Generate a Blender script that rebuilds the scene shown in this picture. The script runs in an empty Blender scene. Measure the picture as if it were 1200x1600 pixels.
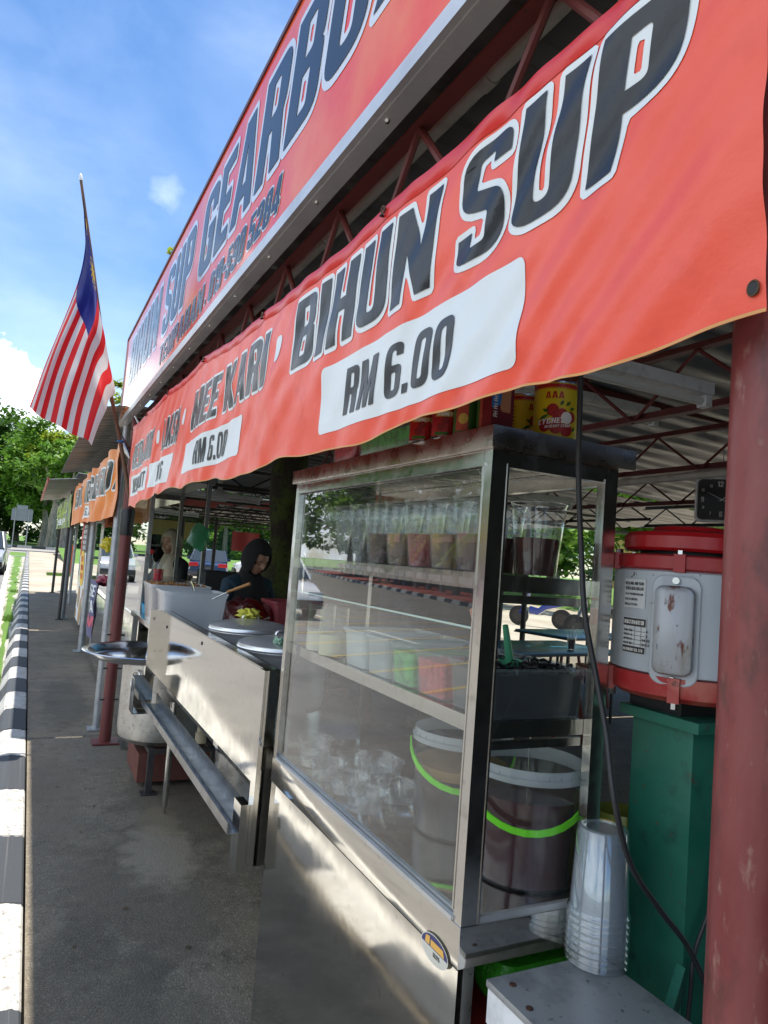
import bpy, bmesh, math, random
import numpy as np
from mathutils import Vector, Matrix, noise
from mathutils.geometry import tessellate_polygon
R = math.radians
random.seed(7)
SC = bpy.context.scene
COL = SC.collection

# ---------------------------------------------------------------- camera
cam = bpy.data.cameras.new('camera'); camo = bpy.data.objects.new('camera', cam); COL.objects.link(camo)
CM = ((0.89146933, -0.1006614, -0.44175753), (-0.44639099, -0.0282016, -0.89439351), (0.07757264, 0.99452097, -0.0700752))
m4 = Matrix(CM).to_4x4(); m4.translation = (0, 0, 1.5)
camo.matrix_world = m4
cam.sensor_fit = 'AUTO'; cam.sensor_width = 36; cam.lens = 1110 / 1600 * 36
cam.clip_start = .02; cam.clip_end = 2000
SC.camera = camo

def at(px, py, ax, val):
    """world point on the real plane axis=val (metres) that the photograph shows at this pixel"""
    c = ((px - 600) / 1110, -(py - 800) / 1110, -1)
    r = [sum(CM[i][k] * c[k] for k in range(3)) for i in range(3)]
    p = (0, 0, 1.5); t = (val - p[ax]) / r[ax]
    return Vector([p[i] + r[i] * t for i in range(3)])

# ---------------------------------------------------------------- world and sun
SUN = Vector((.13, .02, 1)).normalized()
W = bpy.data.worlds.new('World'); SC.world = W; W.use_nodes = True
nt = W.node_tree; nt.nodes.clear()
def N(nt, t, **k):
    n = nt.nodes.new(t)
    for a, b in k.items(): setattr(n, a, b)
    return n
wo = N(nt, 'ShaderNodeOutputWorld'); bg = N(nt, 'ShaderNodeBackground')
sky = N(nt, 'ShaderNodeTexSky'); sky.sky_type = 'NISHITA'; sky.sun_disc = False
sky.sun_elevation = math.asin(SUN.z); sky.sun_rotation = math.atan2(SUN.x, SUN.y)
sky.air_density = 1.0; sky.dust_density = .25; sky.ozone_density = 4.5; sky.altitude = 20
tc = N(nt, 'ShaderNodeTexCoord')
def wdir(px, py): return (at(px, py, 1, 100.) - Vector((0, 0, 1.5))).normalized()
def mth(nt, op, a, b=None, c=None, clamp=False):
    n = N(nt, 'ShaderNodeMath', operation=op); n.use_clamp = clamp
    for i, v in enumerate((a, b, c)):
        if v is None: continue
        if isinstance(v, (int, float)): n.inputs[i].default_value = v
        else: nt.links.new(v, n.inputs[i])
    return n.outputs[0]
mp = N(nt, 'ShaderNodeMapping'); mp.inputs['Scale'].default_value = (1, 1, 2.2); nt.links.new(tc.outputs['Generated'], mp.inputs[0])
n1 = N(nt, 'ShaderNodeTexNoise'); n1.inputs['Scale'].default_value = 3.2; n1.inputs['Detail'].default_value = 9; n1.inputs['Roughness'].default_value = .58
nt.links.new(mp.outputs[0], n1.inputs['Vector'])
n2 = N(nt, 'ShaderNodeTexNoise'); n2.inputs['Scale'].default_value = 1.3; n2.inputs['Detail'].default_value = 5; n2.inputs['Distortion'].default_value = .6
nt.links.new(mp.outputs[0], n2.inputs['Vector'])
n3 = N(nt, 'ShaderNodeTexNoise'); n3.inputs['Scale'].default_value = 16; n3.inputs['Detail'].default_value = 8; n3.inputs['Roughness'].default_value = .62
nt.links.new(tc.outputs['Generated'], n3.inputs['Vector'])
# cloud banks: cumulus near the horizon, thin veils elsewhere
def blob(px, py, rad, soft, dens=1):
    d = wdir(px, py); vm = N(nt, 'ShaderNodeVectorMath', operation='DOT_PRODUCT'); vm.inputs[1].default_value = d
    nt.links.new(tc.outputs['Generated'], vm.inputs[0])
    ac = mth(nt, 'ARCCOSINE', mth(nt, 'MINIMUM', vm.outputs['Value'], .99999))
    f = mth(nt, 'ADD', mth(nt, 'DIVIDE', ac, -R(rad)), 1.0)
    f = mth(nt, 'ADD', f, mth(nt, 'MULTIPLY', mth(nt, 'SUBTRACT', n3.outputs[0], .5), 2.6))
    return mth(nt, 'MULTIPLY', mth(nt, 'MULTIPLY', f, soft, clamp=True), dens)
cl = blob(5, 612, 3.0, 5)
for a in ((-110, 600, 5.5, 5), (55, 640, 2.6, 5), (266, 306, 1.8, .4, .6), (300, 318, 3.4, .2, .4), (120, 90, 7, .12, .4), (-400, 560, 12, 3)):
    cl = mth(nt, 'MAXIMUM', cl, blob(*a))
sepz = N(nt, 'ShaderNodeSeparateXYZ'); nt.links.new(tc.outputs['Generated'], sepz.inputs[0])
veil = mth(nt, 'MULTIPLY', mth(nt, 'SUBTRACT', n2.outputs[0], .44, clamp=True), 2.0, clamp=True)
veil = mth(nt, 'MULTIPLY', veil, mth(nt, 'MULTIPLY', mth(nt, 'SUBTRACT', n1.outputs[0], .25, clamp=True), 1.25))
west_fill = mth(nt, 'MULTIPLY', mth(nt, 'MULTIPLY', mth(nt, 'ADD', sepz.outputs[0], .3), -3.0, clamp=True), mth(nt, 'MULTIPLY', mth(nt, 'SUBTRACT', n1.outputs[0], .34, clamp=True), 7, clamp=True))  # out-of-view cloud cover, added to whiten the fill light
cl = mth(nt, 'MAXIMUM', mth(nt, 'MAXIMUM', cl, veil), west_fill, clamp=True)
mix = N(nt, 'ShaderNodeMix', data_type='RGBA'); hsv = N(nt, 'ShaderNodeHueSaturation'); hsv.inputs['Saturation'].default_value = 1.14; hsv.inputs['Value'].default_value = .92; nt.links.new(sky.outputs[0], hsv.inputs['Color'])
nt.links.new(cl, mix.inputs[0]); nt.links.new(hsv.outputs[0], mix.inputs[6])
mix.inputs[7].default_value = (7.6, 8.3, 9.0, 1)
nt.links.new(mix.outputs[2], bg.inputs[0]); bg.inputs[1].default_value = .14
nt.links.new(bg.outputs[0], wo.inputs[0])
sl = bpy.data.lights.new('sun', 'SUN'); sl.energy = 4.8; sl.angle = R(.5); sl.color = (1, .93, .82)
so = bpy.data.objects.new('sun', sl); COL.objects.link(so)
so.rotation_euler = SUN.to_track_quat('Z', 'Y').to_euler(); so.location = (0, 0, 30)
SC.view_settings.view_transform = 'Standard'; SC.view_settings.look = 'None'
SC.view_settings.exposure = .8; SC.view_settings.gamma = 1
SC.cycles.transparent_max_bounces = 24; SC.cycles.max_bounces = 10; SC.cycles.glossy_bounces = 5

# ---------------------------------------------------------------- materials
MATS = {}
def rgb(c): return (c[0], c[1], c[2], 1) if len(c) == 3 else c
def mat(name, col, rough=.5, metal=0, var=None, bump=None, spec=.5, rvar=None, alpha=1, coat=0, trans=0, stretch=None):
    if name in MATS: return MATS[name]
    m = bpy.data.materials.new(name); m.use_nodes = True; nt = m.node_tree
    p = nt.nodes['Principled BSDF']; p.inputs['Base Color'].default_value = rgb(col)
    p.inputs['Roughness'].default_value = rough; p.inputs['Metallic'].default_value = metal
    p.inputs['Specular IOR Level'].default_value = spec; p.inputs['Alpha'].default_value = alpha
    p.inputs['Coat Weight'].default_value = coat
    t = N(nt, 'ShaderNodeTexCoord'); vec = t.outputs['Object']
    if stretch:
        mpn = N(nt, 'ShaderNodeMapping'); mpn.inputs['Scale'].default_value = stretch; nt.links.new(vec, mpn.inputs[0]); vec = mpn.outputs[0]
    def nz(scale, det=6, rg=.6):
        n = N(nt, 'ShaderNodeTexNoise'); n.inputs['Scale'].default_value = scale; n.inputs['Detail'].default_value = det
        n.inputs['Roughness'].default_value = rg; nt.links.new(vec, n.inputs['Vector']); return n.outputs[0]
    if var:
        cur = None
        vs = var if isinstance(var, list) else [var]
        for sc, lo, hi, c2 in vs:
            r = N(nt, 'ShaderNodeMapRange'); r.inputs[1].default_value = lo; r.inputs[2].default_value = hi
            nt.links.new(nz(sc), r.inputs[0])
            x = N(nt, 'ShaderNodeMix', data_type='RGBA'); nt.links.new(r.outputs[0], x.inputs[0])
            if cur is None: x.inputs[6].default_value = rgb(col)
            else: nt.links.new(cur, x.inputs[6])
            x.inputs[7].default_value = rgb(c2); cur = x.outputs[2]
        nt.links.new(cur, p.inputs['Base Color'])
    if rvar:
        r = N(nt, 'ShaderNodeMapRange'); r.inputs[1].default_value = .3; r.inputs[2].default_value = .7
        r.inputs[3].default_value = rvar[1]; r.inputs[4].default_value = rvar[2]
        nt.links.new(nz(rvar[0]), r.inputs[0]); nt.links.new(r.outputs[0], p.inputs['Roughness'])
    if bump:
        bs = bump if isinstance(bump, list) else [bump]; prev = None
        for sc, st in bs:
            b = N(nt, 'ShaderNodeBump'); b.inputs['Strength'].default_value = 1; b.inputs['Distance'].default_value = st
            nt.links.new(nz(sc, 4), b.inputs['Height'])
            if prev: nt.links.new(prev, b.inputs['Normal'])
            prev = b.outputs[0]
        nt.links.new(prev, p.inputs['Normal'])
    MATS[name] = m; return m

def clear(name, tint, body=0, bcol=(.8, .85, .88), refl=1.7, rough=.02, ior=1.5, bump=None):
    """thin clear sheet: transparent, Fresnel reflection and a little milky body"""
    if name in MATS: return MATS[name]
    m = bpy.data.materials.new(name); m.use_nodes = True; nt = m.node_tree; nt.nodes.clear()
    o = N(nt, 'ShaderNodeOutputMaterial'); t = N(nt, 'ShaderNodeBsdfTransparent'); t.inputs[0].default_value = rgb(tint)
    g = N(nt, 'ShaderNodeBsdfGlossy'); g.inputs['Roughness'].default_value = rough; g.inputs[0].default_value = (1, 1, 1, 1)
    ge = N(nt, 'ShaderNodeNewGeometry'); dp = N(nt, 'ShaderNodeVectorMath', operation='DOT_PRODUCT'); nt.links.new(ge.outputs['Normal'], dp.inputs[0]); nt.links.new(ge.outputs['Incoming'], dp.inputs[1])
    om = mth(nt, 'SUBTRACT', 1.0, mth(nt, 'ABSOLUTE', dp.outputs['Value']), clamp=True)   # Schlick: same from both sides of the sheet
    fr = mth(nt, 'ADD', mth(nt, 'MULTIPLY', mth(nt, 'POWER', om, 5.0), .96), .04)
    a = t.outputs[0]
    if body:
        d = N(nt, 'ShaderNodeBsdfDiffuse'); d.inputs[0].default_value = rgb(bcol)
        tl = N(nt, 'ShaderNodeBsdfTranslucent'); tl.inputs[0].default_value = rgb(bcol)
        ad = N(nt, 'ShaderNodeMixShader'); ad.inputs[0].default_value = .45; nt.links.new(d.outputs[0], ad.inputs[1]); nt.links.new(tl.outputs[0], ad.inputs[2])
        mx = N(nt, 'ShaderNodeMixShader'); mx.inputs[0].default_value = body
        nt.links.new(a, mx.inputs[1]); nt.links.new(ad.outputs[0], mx.inputs[2]); a = mx.outputs[0]
    if bump:
        tcn = N(nt, 'ShaderNodeTexCoord'); nn = N(nt, 'ShaderNodeTexNoise'); nn.inputs['Scale'].default_value = bump[0]; nt.links.new(tcn.outputs['Object'], nn.inputs['Vector'])
        b = N(nt, 'ShaderNodeBump'); b.inputs['Distance'].default_value = bump[1]; nt.links.new(nn.outputs[0], b.inputs['Height'])
        nt.links.new(b.outputs[0], g.inputs['Normal'])
    k = mth(nt, 'MULTIPLY', fr, refl, clamp=True)
    mx = N(nt, 'ShaderNodeMixShader'); nt.links.new(k, mx.inputs[0]); nt.links.new(a, mx.inputs[1]); nt.links.new(g.outputs[0], mx.inputs[2])
    nt.links.new(mx.outputs[0], o.inputs[0]); MATS[name] = m; return m

STEEL = mat('stainless_steel', (.66, .64, .59), .07, 1, bump=[(2.6, .0007)], rvar=(7, .05, .12), var=[(34, .60, .72, (.50, .48, .44))])
STEEL_S = mat('stainless_trim', (.60, .59, .56),   .16, 1, bump=(3, .0006), rvar=(30, .1, .26), var=(40, .55, .75, (.42, .41, .38)))
STEEL_D = mat('dull_steel', (.42, .42, .41), .34, 1, rvar=(20, .25, .5), var=(12, .45, .7, (.3, .3, .29)))
ALU = mat('aluminium', (.72, .72, .71), .27, 1, bump=[(7, .001)], rvar=(16, .18, .42), var=(30, .55, .75, (.55, .54, .5)))
ALU_PAINT = mat('aluminium_profile', (.62, .62, .62), .38, .7, var=(6, .4, .7, (.5, .5, .5)))
RED_STEEL = mat('red_oxide_paint', (.13, .024, .022), .5, 0, var=[(7, .5, .72, (.10, .022, .018)), (30, .62, .72, (.05, .02, .014))], bump=(60, .0004))
DARK_STEEL = mat('dark_painted_steel', (.03, .028, .028), .5, 0, var=(14, .5, .7, (.07, .05, .04)))
GALV = mat('galvanised_steel', (.42, .43, .44), .42, .6, var=[(10, .4, .7, (.30, .31, .32)), (45, .6, .7, (.2, .19, .18))], bump=(30, .0004))
SHEET = mat('corrugated_metal', (.25, .26, .255), .36, .55, var=[(2.5, .4, .7, (.16, .16, .16)), (12, .55, .75, (.15, .11, .08))], rvar=(4, .3, .55), stretch=(.4, 3, 1))
BANNER = mat('red_vinyl', (.80, .080, .038), .36, 0, bump=[(160, .0003), (5, .003), (16, .0012)], rvar=(5, .28, .45), var=[(2.2, .4, .7, (.84, .11, .065)), (9, .55, .75, (.70, .06, .03))])
BLACKV = mat('black_vinyl', (.009, .010, .013), .30, 0, spec=.35, bump=[(5, .003), (16, .0012)])
WHITEV = mat('white_vinyl', (.70, .74, .75), .4, 0, bump=[(5, .003), (16, .0012)])
SIGNRED = mat('glossy_red_panel', (.86, .060, .018), .10, 0, var=[(1.5, .42, .66, (.92, .24, .06))], spec=.4, coat=0)
SIGNBLK = mat('glossy_black_print', (.008, .009, .012), .16, 0, spec=.35)
SIGNWHT = mat('glossy_white_print', (.78, .78, .78), .09, 0, spec=.6, coat=.5)
ORANGE = mat('orange_vinyl', (.70, .17, .025), .42, 0, var=(1.5, .4, .7, (.75, .26, .03)), bump=(5, .003))
GLASS = clear('window_glass', (.92, .95, .93), refl=1.5, rough=.0)
GLASS_OLD = clear('dusty_glass', (.93, .95, .93), body=.02, refl=2.1, rough=.003)
CLEARP = clear('clear_plastic', (.94, .96, .97), body=.045, refl=1.8, rough=.05, bump=(20, .002))
MILKY = clear('milky_plastic', (.86, .9, .92), body=.13, bcol=(.62, .68, .72), refl=1.2, rough=.2)
ALU_LID = mat('pot_lid_metal', (.70, .71, .72), .33, .75, rvar=(12, .25, .42), bump=(5, .0008))
MILKY2 = clear('frosted_tub_plastic', (.8, .84, .86), body=.62, bcol=(.74, .78, .82), refl=1.2, rough=.25)

def plain(name, c, r=.5, **k): return mat(name, c, r, **k)
BLACK = plain('black_rubber', (.012, .012, .013), .55)
WHITE = plain('white_paint', (.72, .73, .74), .5, var=(20, .5, .75, (.5, .5, .49)))
PVC = plain('white_pvc', (.52, .5, .45), .5, var=(9, .45, .7, (.36, .34, .29)))

# ---------------------------------------------------------------- mesh builder
def children(o): return [c for c in bpy.data.objects if c.parent == o]
def tag(o, label=None, cat=None, group=None, kind=None):
    for k, v in (('label', label), ('category', cat), ('group', group), ('kind', kind)):
        if v: o[k] = v
    return o
def thing(name, loc, label, cat, group=None):
    o = bpy.data.objects.new(name, None); COL.objects.link(o); o.location = loc; o.empty_display_size = .05
    return tag(o, label, cat, group)
ROOTLOC = {}
class MB:
    def __init__(s): s.v = []; s.f = []; s.mi = []
    def add(s, vs, fs, mi=0):
        b = len(s.v); s.v += [Vector(v) for v in vs]; s.f += [tuple(b + i for i in f) for f in fs]; s.mi += [mi] * len(fs); return s
    def box(s, lo, hi, mi=0, bev=0):
        x0, y0, z0 = lo; x1, y1, z1 = hi
        if bev:
            bm = bmesh.new(); bmesh.ops.create_cube(bm, size=1)
            for v in bm.verts: v.co = Vector(((x0 + x1) / 2 + v.co.x * (x1 - x0), (y0 + y1) / 2 + v.co.y * (y1 - y0), (z0 + z1) / 2 + v.co.z * (z1 - z0)))
            bmesh.ops.bevel(bm, geom=bm.edges[:], offset=bev, segments=2, affect='EDGES', profile=.7)
            bm.verts.index_update(); s.add([v.co.copy() for v in bm.verts], [[v.index for v in f.verts] for f in bm.faces], mi); bm.free(); return s
        vs = [(x, y, z) for x in (x0, x1) for y in (y0, y1) for z in (z0, z1)]
        return s.add(vs, [(0, 1, 3, 2), (4, 6, 7, 5), (0, 4, 5, 1), (2, 3, 7, 6), (0, 2, 6, 4), (1, 5, 7, 3)], mi)
    def tube(s, pts, r, n=10, caps=True, mi=0):
        pts = [Vector(p) for p in pts]; rs = r if isinstance(r, (list, tuple)) else [r] * len(pts)
        b = len(s.v); prev = None
        for i, p in enumerate(pts):
            d = (pts[min(i + 1, len(pts) - 1)] - pts[max(i - 1, 0)]).normalized()
            if prev is None:
                u = d.orthogonal().normalized()
            else: u = (prev - d * prev.dot(d)).normalized()
            prev = u; w = d.cross(u)
            for k in range(n):
                a = 2 * math.pi * k / n; s.v.append(p + (u * math.cos(a) + w * math.sin(a)) * rs[i])
        for i in range(len(pts) - 1):
            for k in range(n):
                s.f.append((b + i * n + k, b + i * n + (k + 1) % n, b + (i + 1) * n + (k + 1) % n, b + (i + 1) * n + k)); s.mi.append(mi)
        if caps:
            s.f.append(tuple(b + k for k in reversed(range(n)))); e = b + (len(pts) - 1) * n; s.f.append(tuple(e + k for k in range(n))); s.mi += [mi, mi]
        return s
    def rings(s, rings, caps=(True, True), mi=0):
        n = len(rings[0]); b = len(s.v)
        for r in rings: s.v += [Vector(p) for p in r]
        for i in range(len(rings) - 1):
            for k in range(n):
                s.f.append((b + i * n + k, b + i * n + (k + 1) % n, b + (i + 1) * n + (k + 1) % n, b + (i + 1) * n + k)); s.mi.append(mi)
        if caps[0]: s.f.append(tuple(b + k for k in reversed(range(n)))); s.mi.append(mi)
        if caps[1]: s.f.append(tuple(b + (len(rings) - 1) * n + k for k in range(n))); s.mi.append(mi)
        return s
    def lathe(s, c, prof, n=32, caps=(False, False), mi=0):
        return s.rings([[(c[0] + r * math.cos(2 * math.pi * k / n), c[1] + r * math.sin(2 * math.pi * k / n), c[2] + z) for k in range(n)] for r, z in prof], caps, mi)
    def grid(s, fn, nu, nv, mi=None):
        b = len(s.v)
        for i in range(nu + 1):
            for j in range(nv + 1): s.v.append(Vector(fn(i / nu, j / nv)))
        for i in range(nu):
            for j in range(nv):
                q = b + i * (nv + 1) + j; s.f.append((q, q + nv + 1, q + nv + 2, q + 1)); s.mi.append(mi((i + .5) / nu, (j + .5) / nv) if mi else 0)
        return s
    def build(s, name, m, parent=None, smooth=True, ang=35, loc=None):
        off = Vector((0, 0, 0)); p = parent
        while p is not None: off += p.location; p = p.parent
        if loc is not None and parent is None: off = Vector(loc)
        me = bpy.data.meshes.new(name); me.from_pydata([v - off for v in s.v], [], s.f)
        ms = m if isinstance(m, (list, tuple)) else [m]
        for x in ms: me.materials.append(x)
        if len(ms) > 1: me.polygons.foreach_set('material_index', s.mi)
        me.validate(); me.update()
        if smooth:
            me.shade_smooth(); me.set_sharp_from_angle(angle=R(ang))
        o = bpy.data.objects.new(name, me); COL.objects.link(o)
        if parent is not None: o.parent = parent
        elif loc is not None: o.location = loc
        return o
def rrect(cx, cy, z, hx, hy, r, k=5, skew=(0, 0)):
    out = []; r = min(r, hx, hy)
    for (sx, sy, a0) in ((1, 1, 0), (-1, 1, 90), (-1, -1, 180), (1, -1, 270)):
        for i in range(k + 1):
            a = R(a0 + 90 * i / k); out.append((cx + sx * (hx - r) + r * math.cos(a), cy + sy * (hy - r) + r * math.sin(a), z))
    return out
def copy_tree(o, loc=None, rz=None, label=None, parent=None, sc=None):
    c = o.copy(); COL.objects.link(c); c.parent = parent
    if loc is not None: c.location = loc
    if rz is not None: c.rotation_euler = (0, 0, rz)
    if sc is not None: c.scale = (sc, sc, sc)
    if label: c['label'] = label
    for ch in children(o): copy_tree(ch, parent=c)
    return c

# ---------------------------------------------------------------- lettering
GL = {}
def g(ch, w, *polys): GL[ch] = (w, polys)
W_, S_ = .50, .185
E_ = W_ - S_
g('I', S_, [(0,0),(S_,0),(S_,1),(0,1)])
g('H', W_, [(0,0),(S_,0),(S_,.42),(E_,.42),(E_,0),(W_,0),(W_,1),(E_,1),(E_,.58),(S_,.58),(S_,1),(0,1)])
g('B', W_, [(0,0),(W_,0,.16),(W_,.5,.1),(.45,.52),(W_-.01,.55,.1),(W_-.01,1,.16),(0,1)], [(S_,.14),(E_,.14,.04),(E_,.44,.04),(S_,.44)], [(S_,.58),(E_,.58,.04),(E_,.86,.04),(S_,.86)])
g('U', W_, [(0,1),(0,0,.2),(W_,0,.2),(W_,1),(E_,1),(E_,.14,.07),(S_,.14,.07),(S_,1)])
g('N', W_+.04, [(0,0),(.17,0),(.17,.52),(.37,0),(.54,0),(.54,1),(.37,1),(.37,.48),(.17,1),(0,1)])
g('S', W_, [(0,.27),(0,0,.2),(W_,0,.2),(W_,.5,.17),(.165,.62,.05),(.165,.88,.05),(.335,.88,.05),(.335,.77),(W_,.77),(W_,1,.2),(0,1,.2),(0,.5,.17),(.335,.38,.05),(.335,.12,.05),(.165,.12,.05),(.165,.27)])
g('P', W_, [(0,0),(S_,0),(S_,.38),(W_,.38,.2),(W_,1,.2),(0,1)], [(S_,.52),(E_,.52,.05),(E_,.86,.05),(S_,.86)])
g('R', W_, [(0,0),(S_,0),(S_,.42),(.26,.42),(E_,0),(W_+.01,0),(W_-.05,.47,.06),(W_,.55,.1),(W_,1,.18),(0,1)], [(S_,.56),(E_,.56,.05),(E_,.86,.05),(S_,.86)])
g('M', .68, [(0,0),(.16,0),(.16,.62),(.27,0),(.41,0),(.52,.62),(.52,0),(.68,0),(.68,1),(.45,1),(.34,.42),(.23,1),(0,1)])
g('E', .42, [(0,0),(.42,0),(.42,.16),(S_,.16),(S_,.42),(.38,.42),(.38,.58),(S_,.58),(S_,.84),(.42,.84),(.42,1),(0,1)])
g('F', .42, [(0,0),(S_,0),(S_,.42),(.38,.42),(.38,.58),(S_,.58),(S_,.84),(.42,.84),(.42,1),(0,1)])
g('K', .52, [(0,0),(S_,0),(S_,.34),(.34,0),(.54,0),(.33,.52),(.52,1),(.33,1),(S_,.62),(S_,1),(0,1)])
g('A', .54, [(0,0),(.17,0),(.20,.2),(.34,.2),(.37,0),(.54,0),(.38,1),(.16,1)], [(.22,.34),(.32,.34),(.27,.76)])
g('L', .42, [(0,0),(.42,0),(.42,.16),(S_,.16),(S_,1),(0,1)])
g('T', .46, [(.14,0),(.32,0),(.32,.84),(.46,.84),(.46,1),(0,1),(0,.84),(.14,.84)])
g('G', W_, [(0,0,.2),(W_,0,.06),(W_,.54),(.26,.54),(.26,.4),(E_,.4),(E_,.14,.05),(S_,.14,.06),(S_,.87,.06),(E_,.87,.06),(E_,.68),(W_,.68),(W_,1,.2),(0,1,.2)])
g('C', W_, [(0,0,.2),(W_,0,.2),(W_,.36),(E_,.36),(E_,.14,.06),(S_,.14,.06),(S_,.87,.06),(E_,.87,.06),(E_,.66),(W_,.66),(W_,1,.2),(0,1,.2)])
for c in 'O0': g(c, W_, [(0,0,.2),(W_,0,.2),(W_,1,.2),(0,1,.2)], [(S_-.01,.15,.07),(E_+.01,.15,.07),(E_+.01,.85,.07),(S_-.01,.85,.07)])
g('D', W_, [(0,0),(W_,0,.2),(W_,1,.2),(0,1)], [(S_,.15),(E_,.15,.06),(E_,.85,.06),(S_,.85)])
g('X', .54, [(0,0),(.18,0),(.27,.3),(.36,0),(.54,0),(.37,.5),(.54,1),(.36,1),(.27,.7),(.18,1),(0,1),(.17,.5)])
g('Y', .52, [(.17,0),(.35,0),(.35,.4),(.52,1),(.34,1),(.26,.62),(.18,1),(0,1),(.17,.4)])
g('V', .52, [(.17,0),(.35,0),(.52,1),(.34,1),(.26,.35),(.18,1),(0,1)])
g('W', .68, [(.12,0),(.29,0),(.34,.4),(.39,0),(.56,0),(.68,1),(.52,1),(.47,.42),(.41,.9),(.27,.9),(.21,.42),(.16,1),(0,1)])
g('J', .44, [(0,.3),(0,0,.18),(.44,0,.18),(.44,1),(.26,1),(.26,.13,.05),(.17,.13,.05),(.17,.3)])
g('Z', .46, [(0,0),(.46,0),(.46,.16),(.2,.16),(.46,.84),(.46,1),(0,1),(0,.84),(.26,.84),(0,.16)])
g('1', .3, [(.12,0),(.3,0),(.3,1),(.16,1),(0,.86),(0,.72),(.12,.76)])
g('2', W_, [(0,0),(W_,0),(W_,.16),(.22,.16),(W_,.52,.1),(W_,1,.2),(0,1,.2),(0,.68),(S_,.68),(S_,.87,.06),(E_,.87,.06),(E_,.6,.05),(0,.2)])
g('4', W_, [(.28,0),(.45,0),(.45,.18),(.52,.18),(.52,.32),(.45,.32),(.45,1),(.24,1),(0,.32),(0,.18),(.28,.18)], [(.14,.32),(.28,.32),(.28,.74)])
g('5', W_, [(0,.3),(0,0,.2),(W_,0,.2),(W_,.64,.16),(.19,.64),(.19,.85),(.46,.85),(.46,1),(.02,1),(.02,.46),(E_,.5,.05),(E_,.14,.06),(S_,.14,.06),(S_,.3)])
g('6', W_, [(0,0,.2),(W_,0,.2),(W_,.6,.18),(S_,.6),(S_,.87,.06),(E_,.87,.06),(E_,.76),(W_,.76),(W_,1,.2),(0,1,.2)], [(S_,.14,.05),(E_,.14,.05),(E_,.47,.05),(S_,.47,.05)])
g('9', W_, [(0,.24),(0,0,.2),(W_,0,.2),(W_,1,.2),(0,1,.2),(0,.4,.18),(E_,.4),(E_,.13,.06),(S_,.13,.06),(S_,.24)], [(S_,.53,.05),(E_,.53,.05),(E_,.86,.05),(S_,.86,.05)])
g('8', W_, [(0,0,.2),(W_,0,.2),(W_,.5,.1),(.46,.52),(W_,.55,.1),(W_,1,.2),(0,1,.2),(0,.55,.1),(.04,.52),(0,.5,.1)], [(S_,.14,.05),(E_,.14,.05),(E_,.44,.05),(S_,.44,.05)], [(S_,.58,.05),(E_,.58,.05),(E_,.86,.05),(S_,.86,.05)])
g('7', .46, [(.08,0),(.26,0),(.46,.86),(.46,1),(0,1),(0,.84),(.27,.84)])
g('3', W_, [(0,.28),(0,0,.2),(W_,0,.2),(W_,.5,.1),(.45,.52),(W_,.55,.1),(W_,1,.2),(0,1,.2),(0,.72),(S_,.72),(S_,.87,.05),(E_,.87,.05),(E_,.58,.05),(.2,.58),(.2,.44),(E_,.44,.05),(E_,.13,.05),(S_,.13,.05),(S_,.28)])
g('.', .17, [(0,0),(.17,0),(.17,.17),(0,.17)])
g(':', .17, [(0,.1),(.17,.1),(.17,.27),(0,.27)])
g('-', .26, [(0,.42),(.26,.42),(.26,.58),(0,.58)])
g('*', .30, [(0,.36,.14),(.3,.36,.14),(.3,.74,.14),(0,.74,.14)])
def rounded(poly):
    n = len(poly); out = []
    for i in range(n):
        p = Vector(poly[i][:2]); r = poly[i][2] if len(poly[i]) > 2 else 0
        if not r: out.append(p); continue
        a = Vector(poly[i - 1][:2]); b = Vector(poly[(i + 1) % n][:2])
        ra = min(r, (a - p).length * .49); rb = min(r, (b - p).length * .49)
        A = p + (a - p).normalized() * ra; B = p + (b - p).normalized() * rb
        for k in range(7):
            t = k / 6; out.append(A * (1 - t) ** 2 + p * 2 * t * (1 - t) + B * t * t)
    return out
def area(p): return sum(p[i - 1].x * p[i].y - p[i].x * p[i - 1].y for i in range(len(p))) / 2
def offs(poly, d):
    """offset outward (d>0) for counter-clockwise polygon"""
    q = []
    for p in poly:
        if not q or (p - q[-1]).length > 1e-5: q.append(p)
    if (q[0] - q[-1]).length < 1e-5: q.pop()
    n = len(q); out = []
    for i in range(n):
        e0 = (q[i] - q[i - 1]).normalized(); e1 = (q[(i + 1) % n] - q[i]).normalized()
        n0 = Vector((e0.y, -e0.x)); n1 = Vector((e1.y, -e1.x)); m = n0 + n1
        if m.length < 1e-4: m = n0
        m.normalize(); c = max(m.dot(n0), .55); out.append(q[i] + m * (d / c))
    return out
def text_polys(s, xs=1, gap=.08, grow=0, space=.22):
    # grow is applied after stretching (see letters)
    """list of (outer, holes) in letter units, plus total width"""
    x = 0; out = []
    for ch in s:
        if ch == ' ': x += space; continue
        w, polys = GL[ch]; res = []
        for k, p in enumerate(polys):
            q = rounded(p); a = area(q)
            if (k == 0 and a < 0) or (k > 0 and a < 0): q.reverse()
            if grow:
                q2 = offs(q, grow if k == 0 else -grow)
                if k > 0:
                    xs_ = [v.x for v in q]
                    if max(xs_) - min(xs_) < grow * 2.3: continue
                q = q2
            res.append([Vector(((v.x + x) * xs, v.y)) for v in q])
        out.append(res); x += w + gap
    return out, (x - gap) * xs
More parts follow.
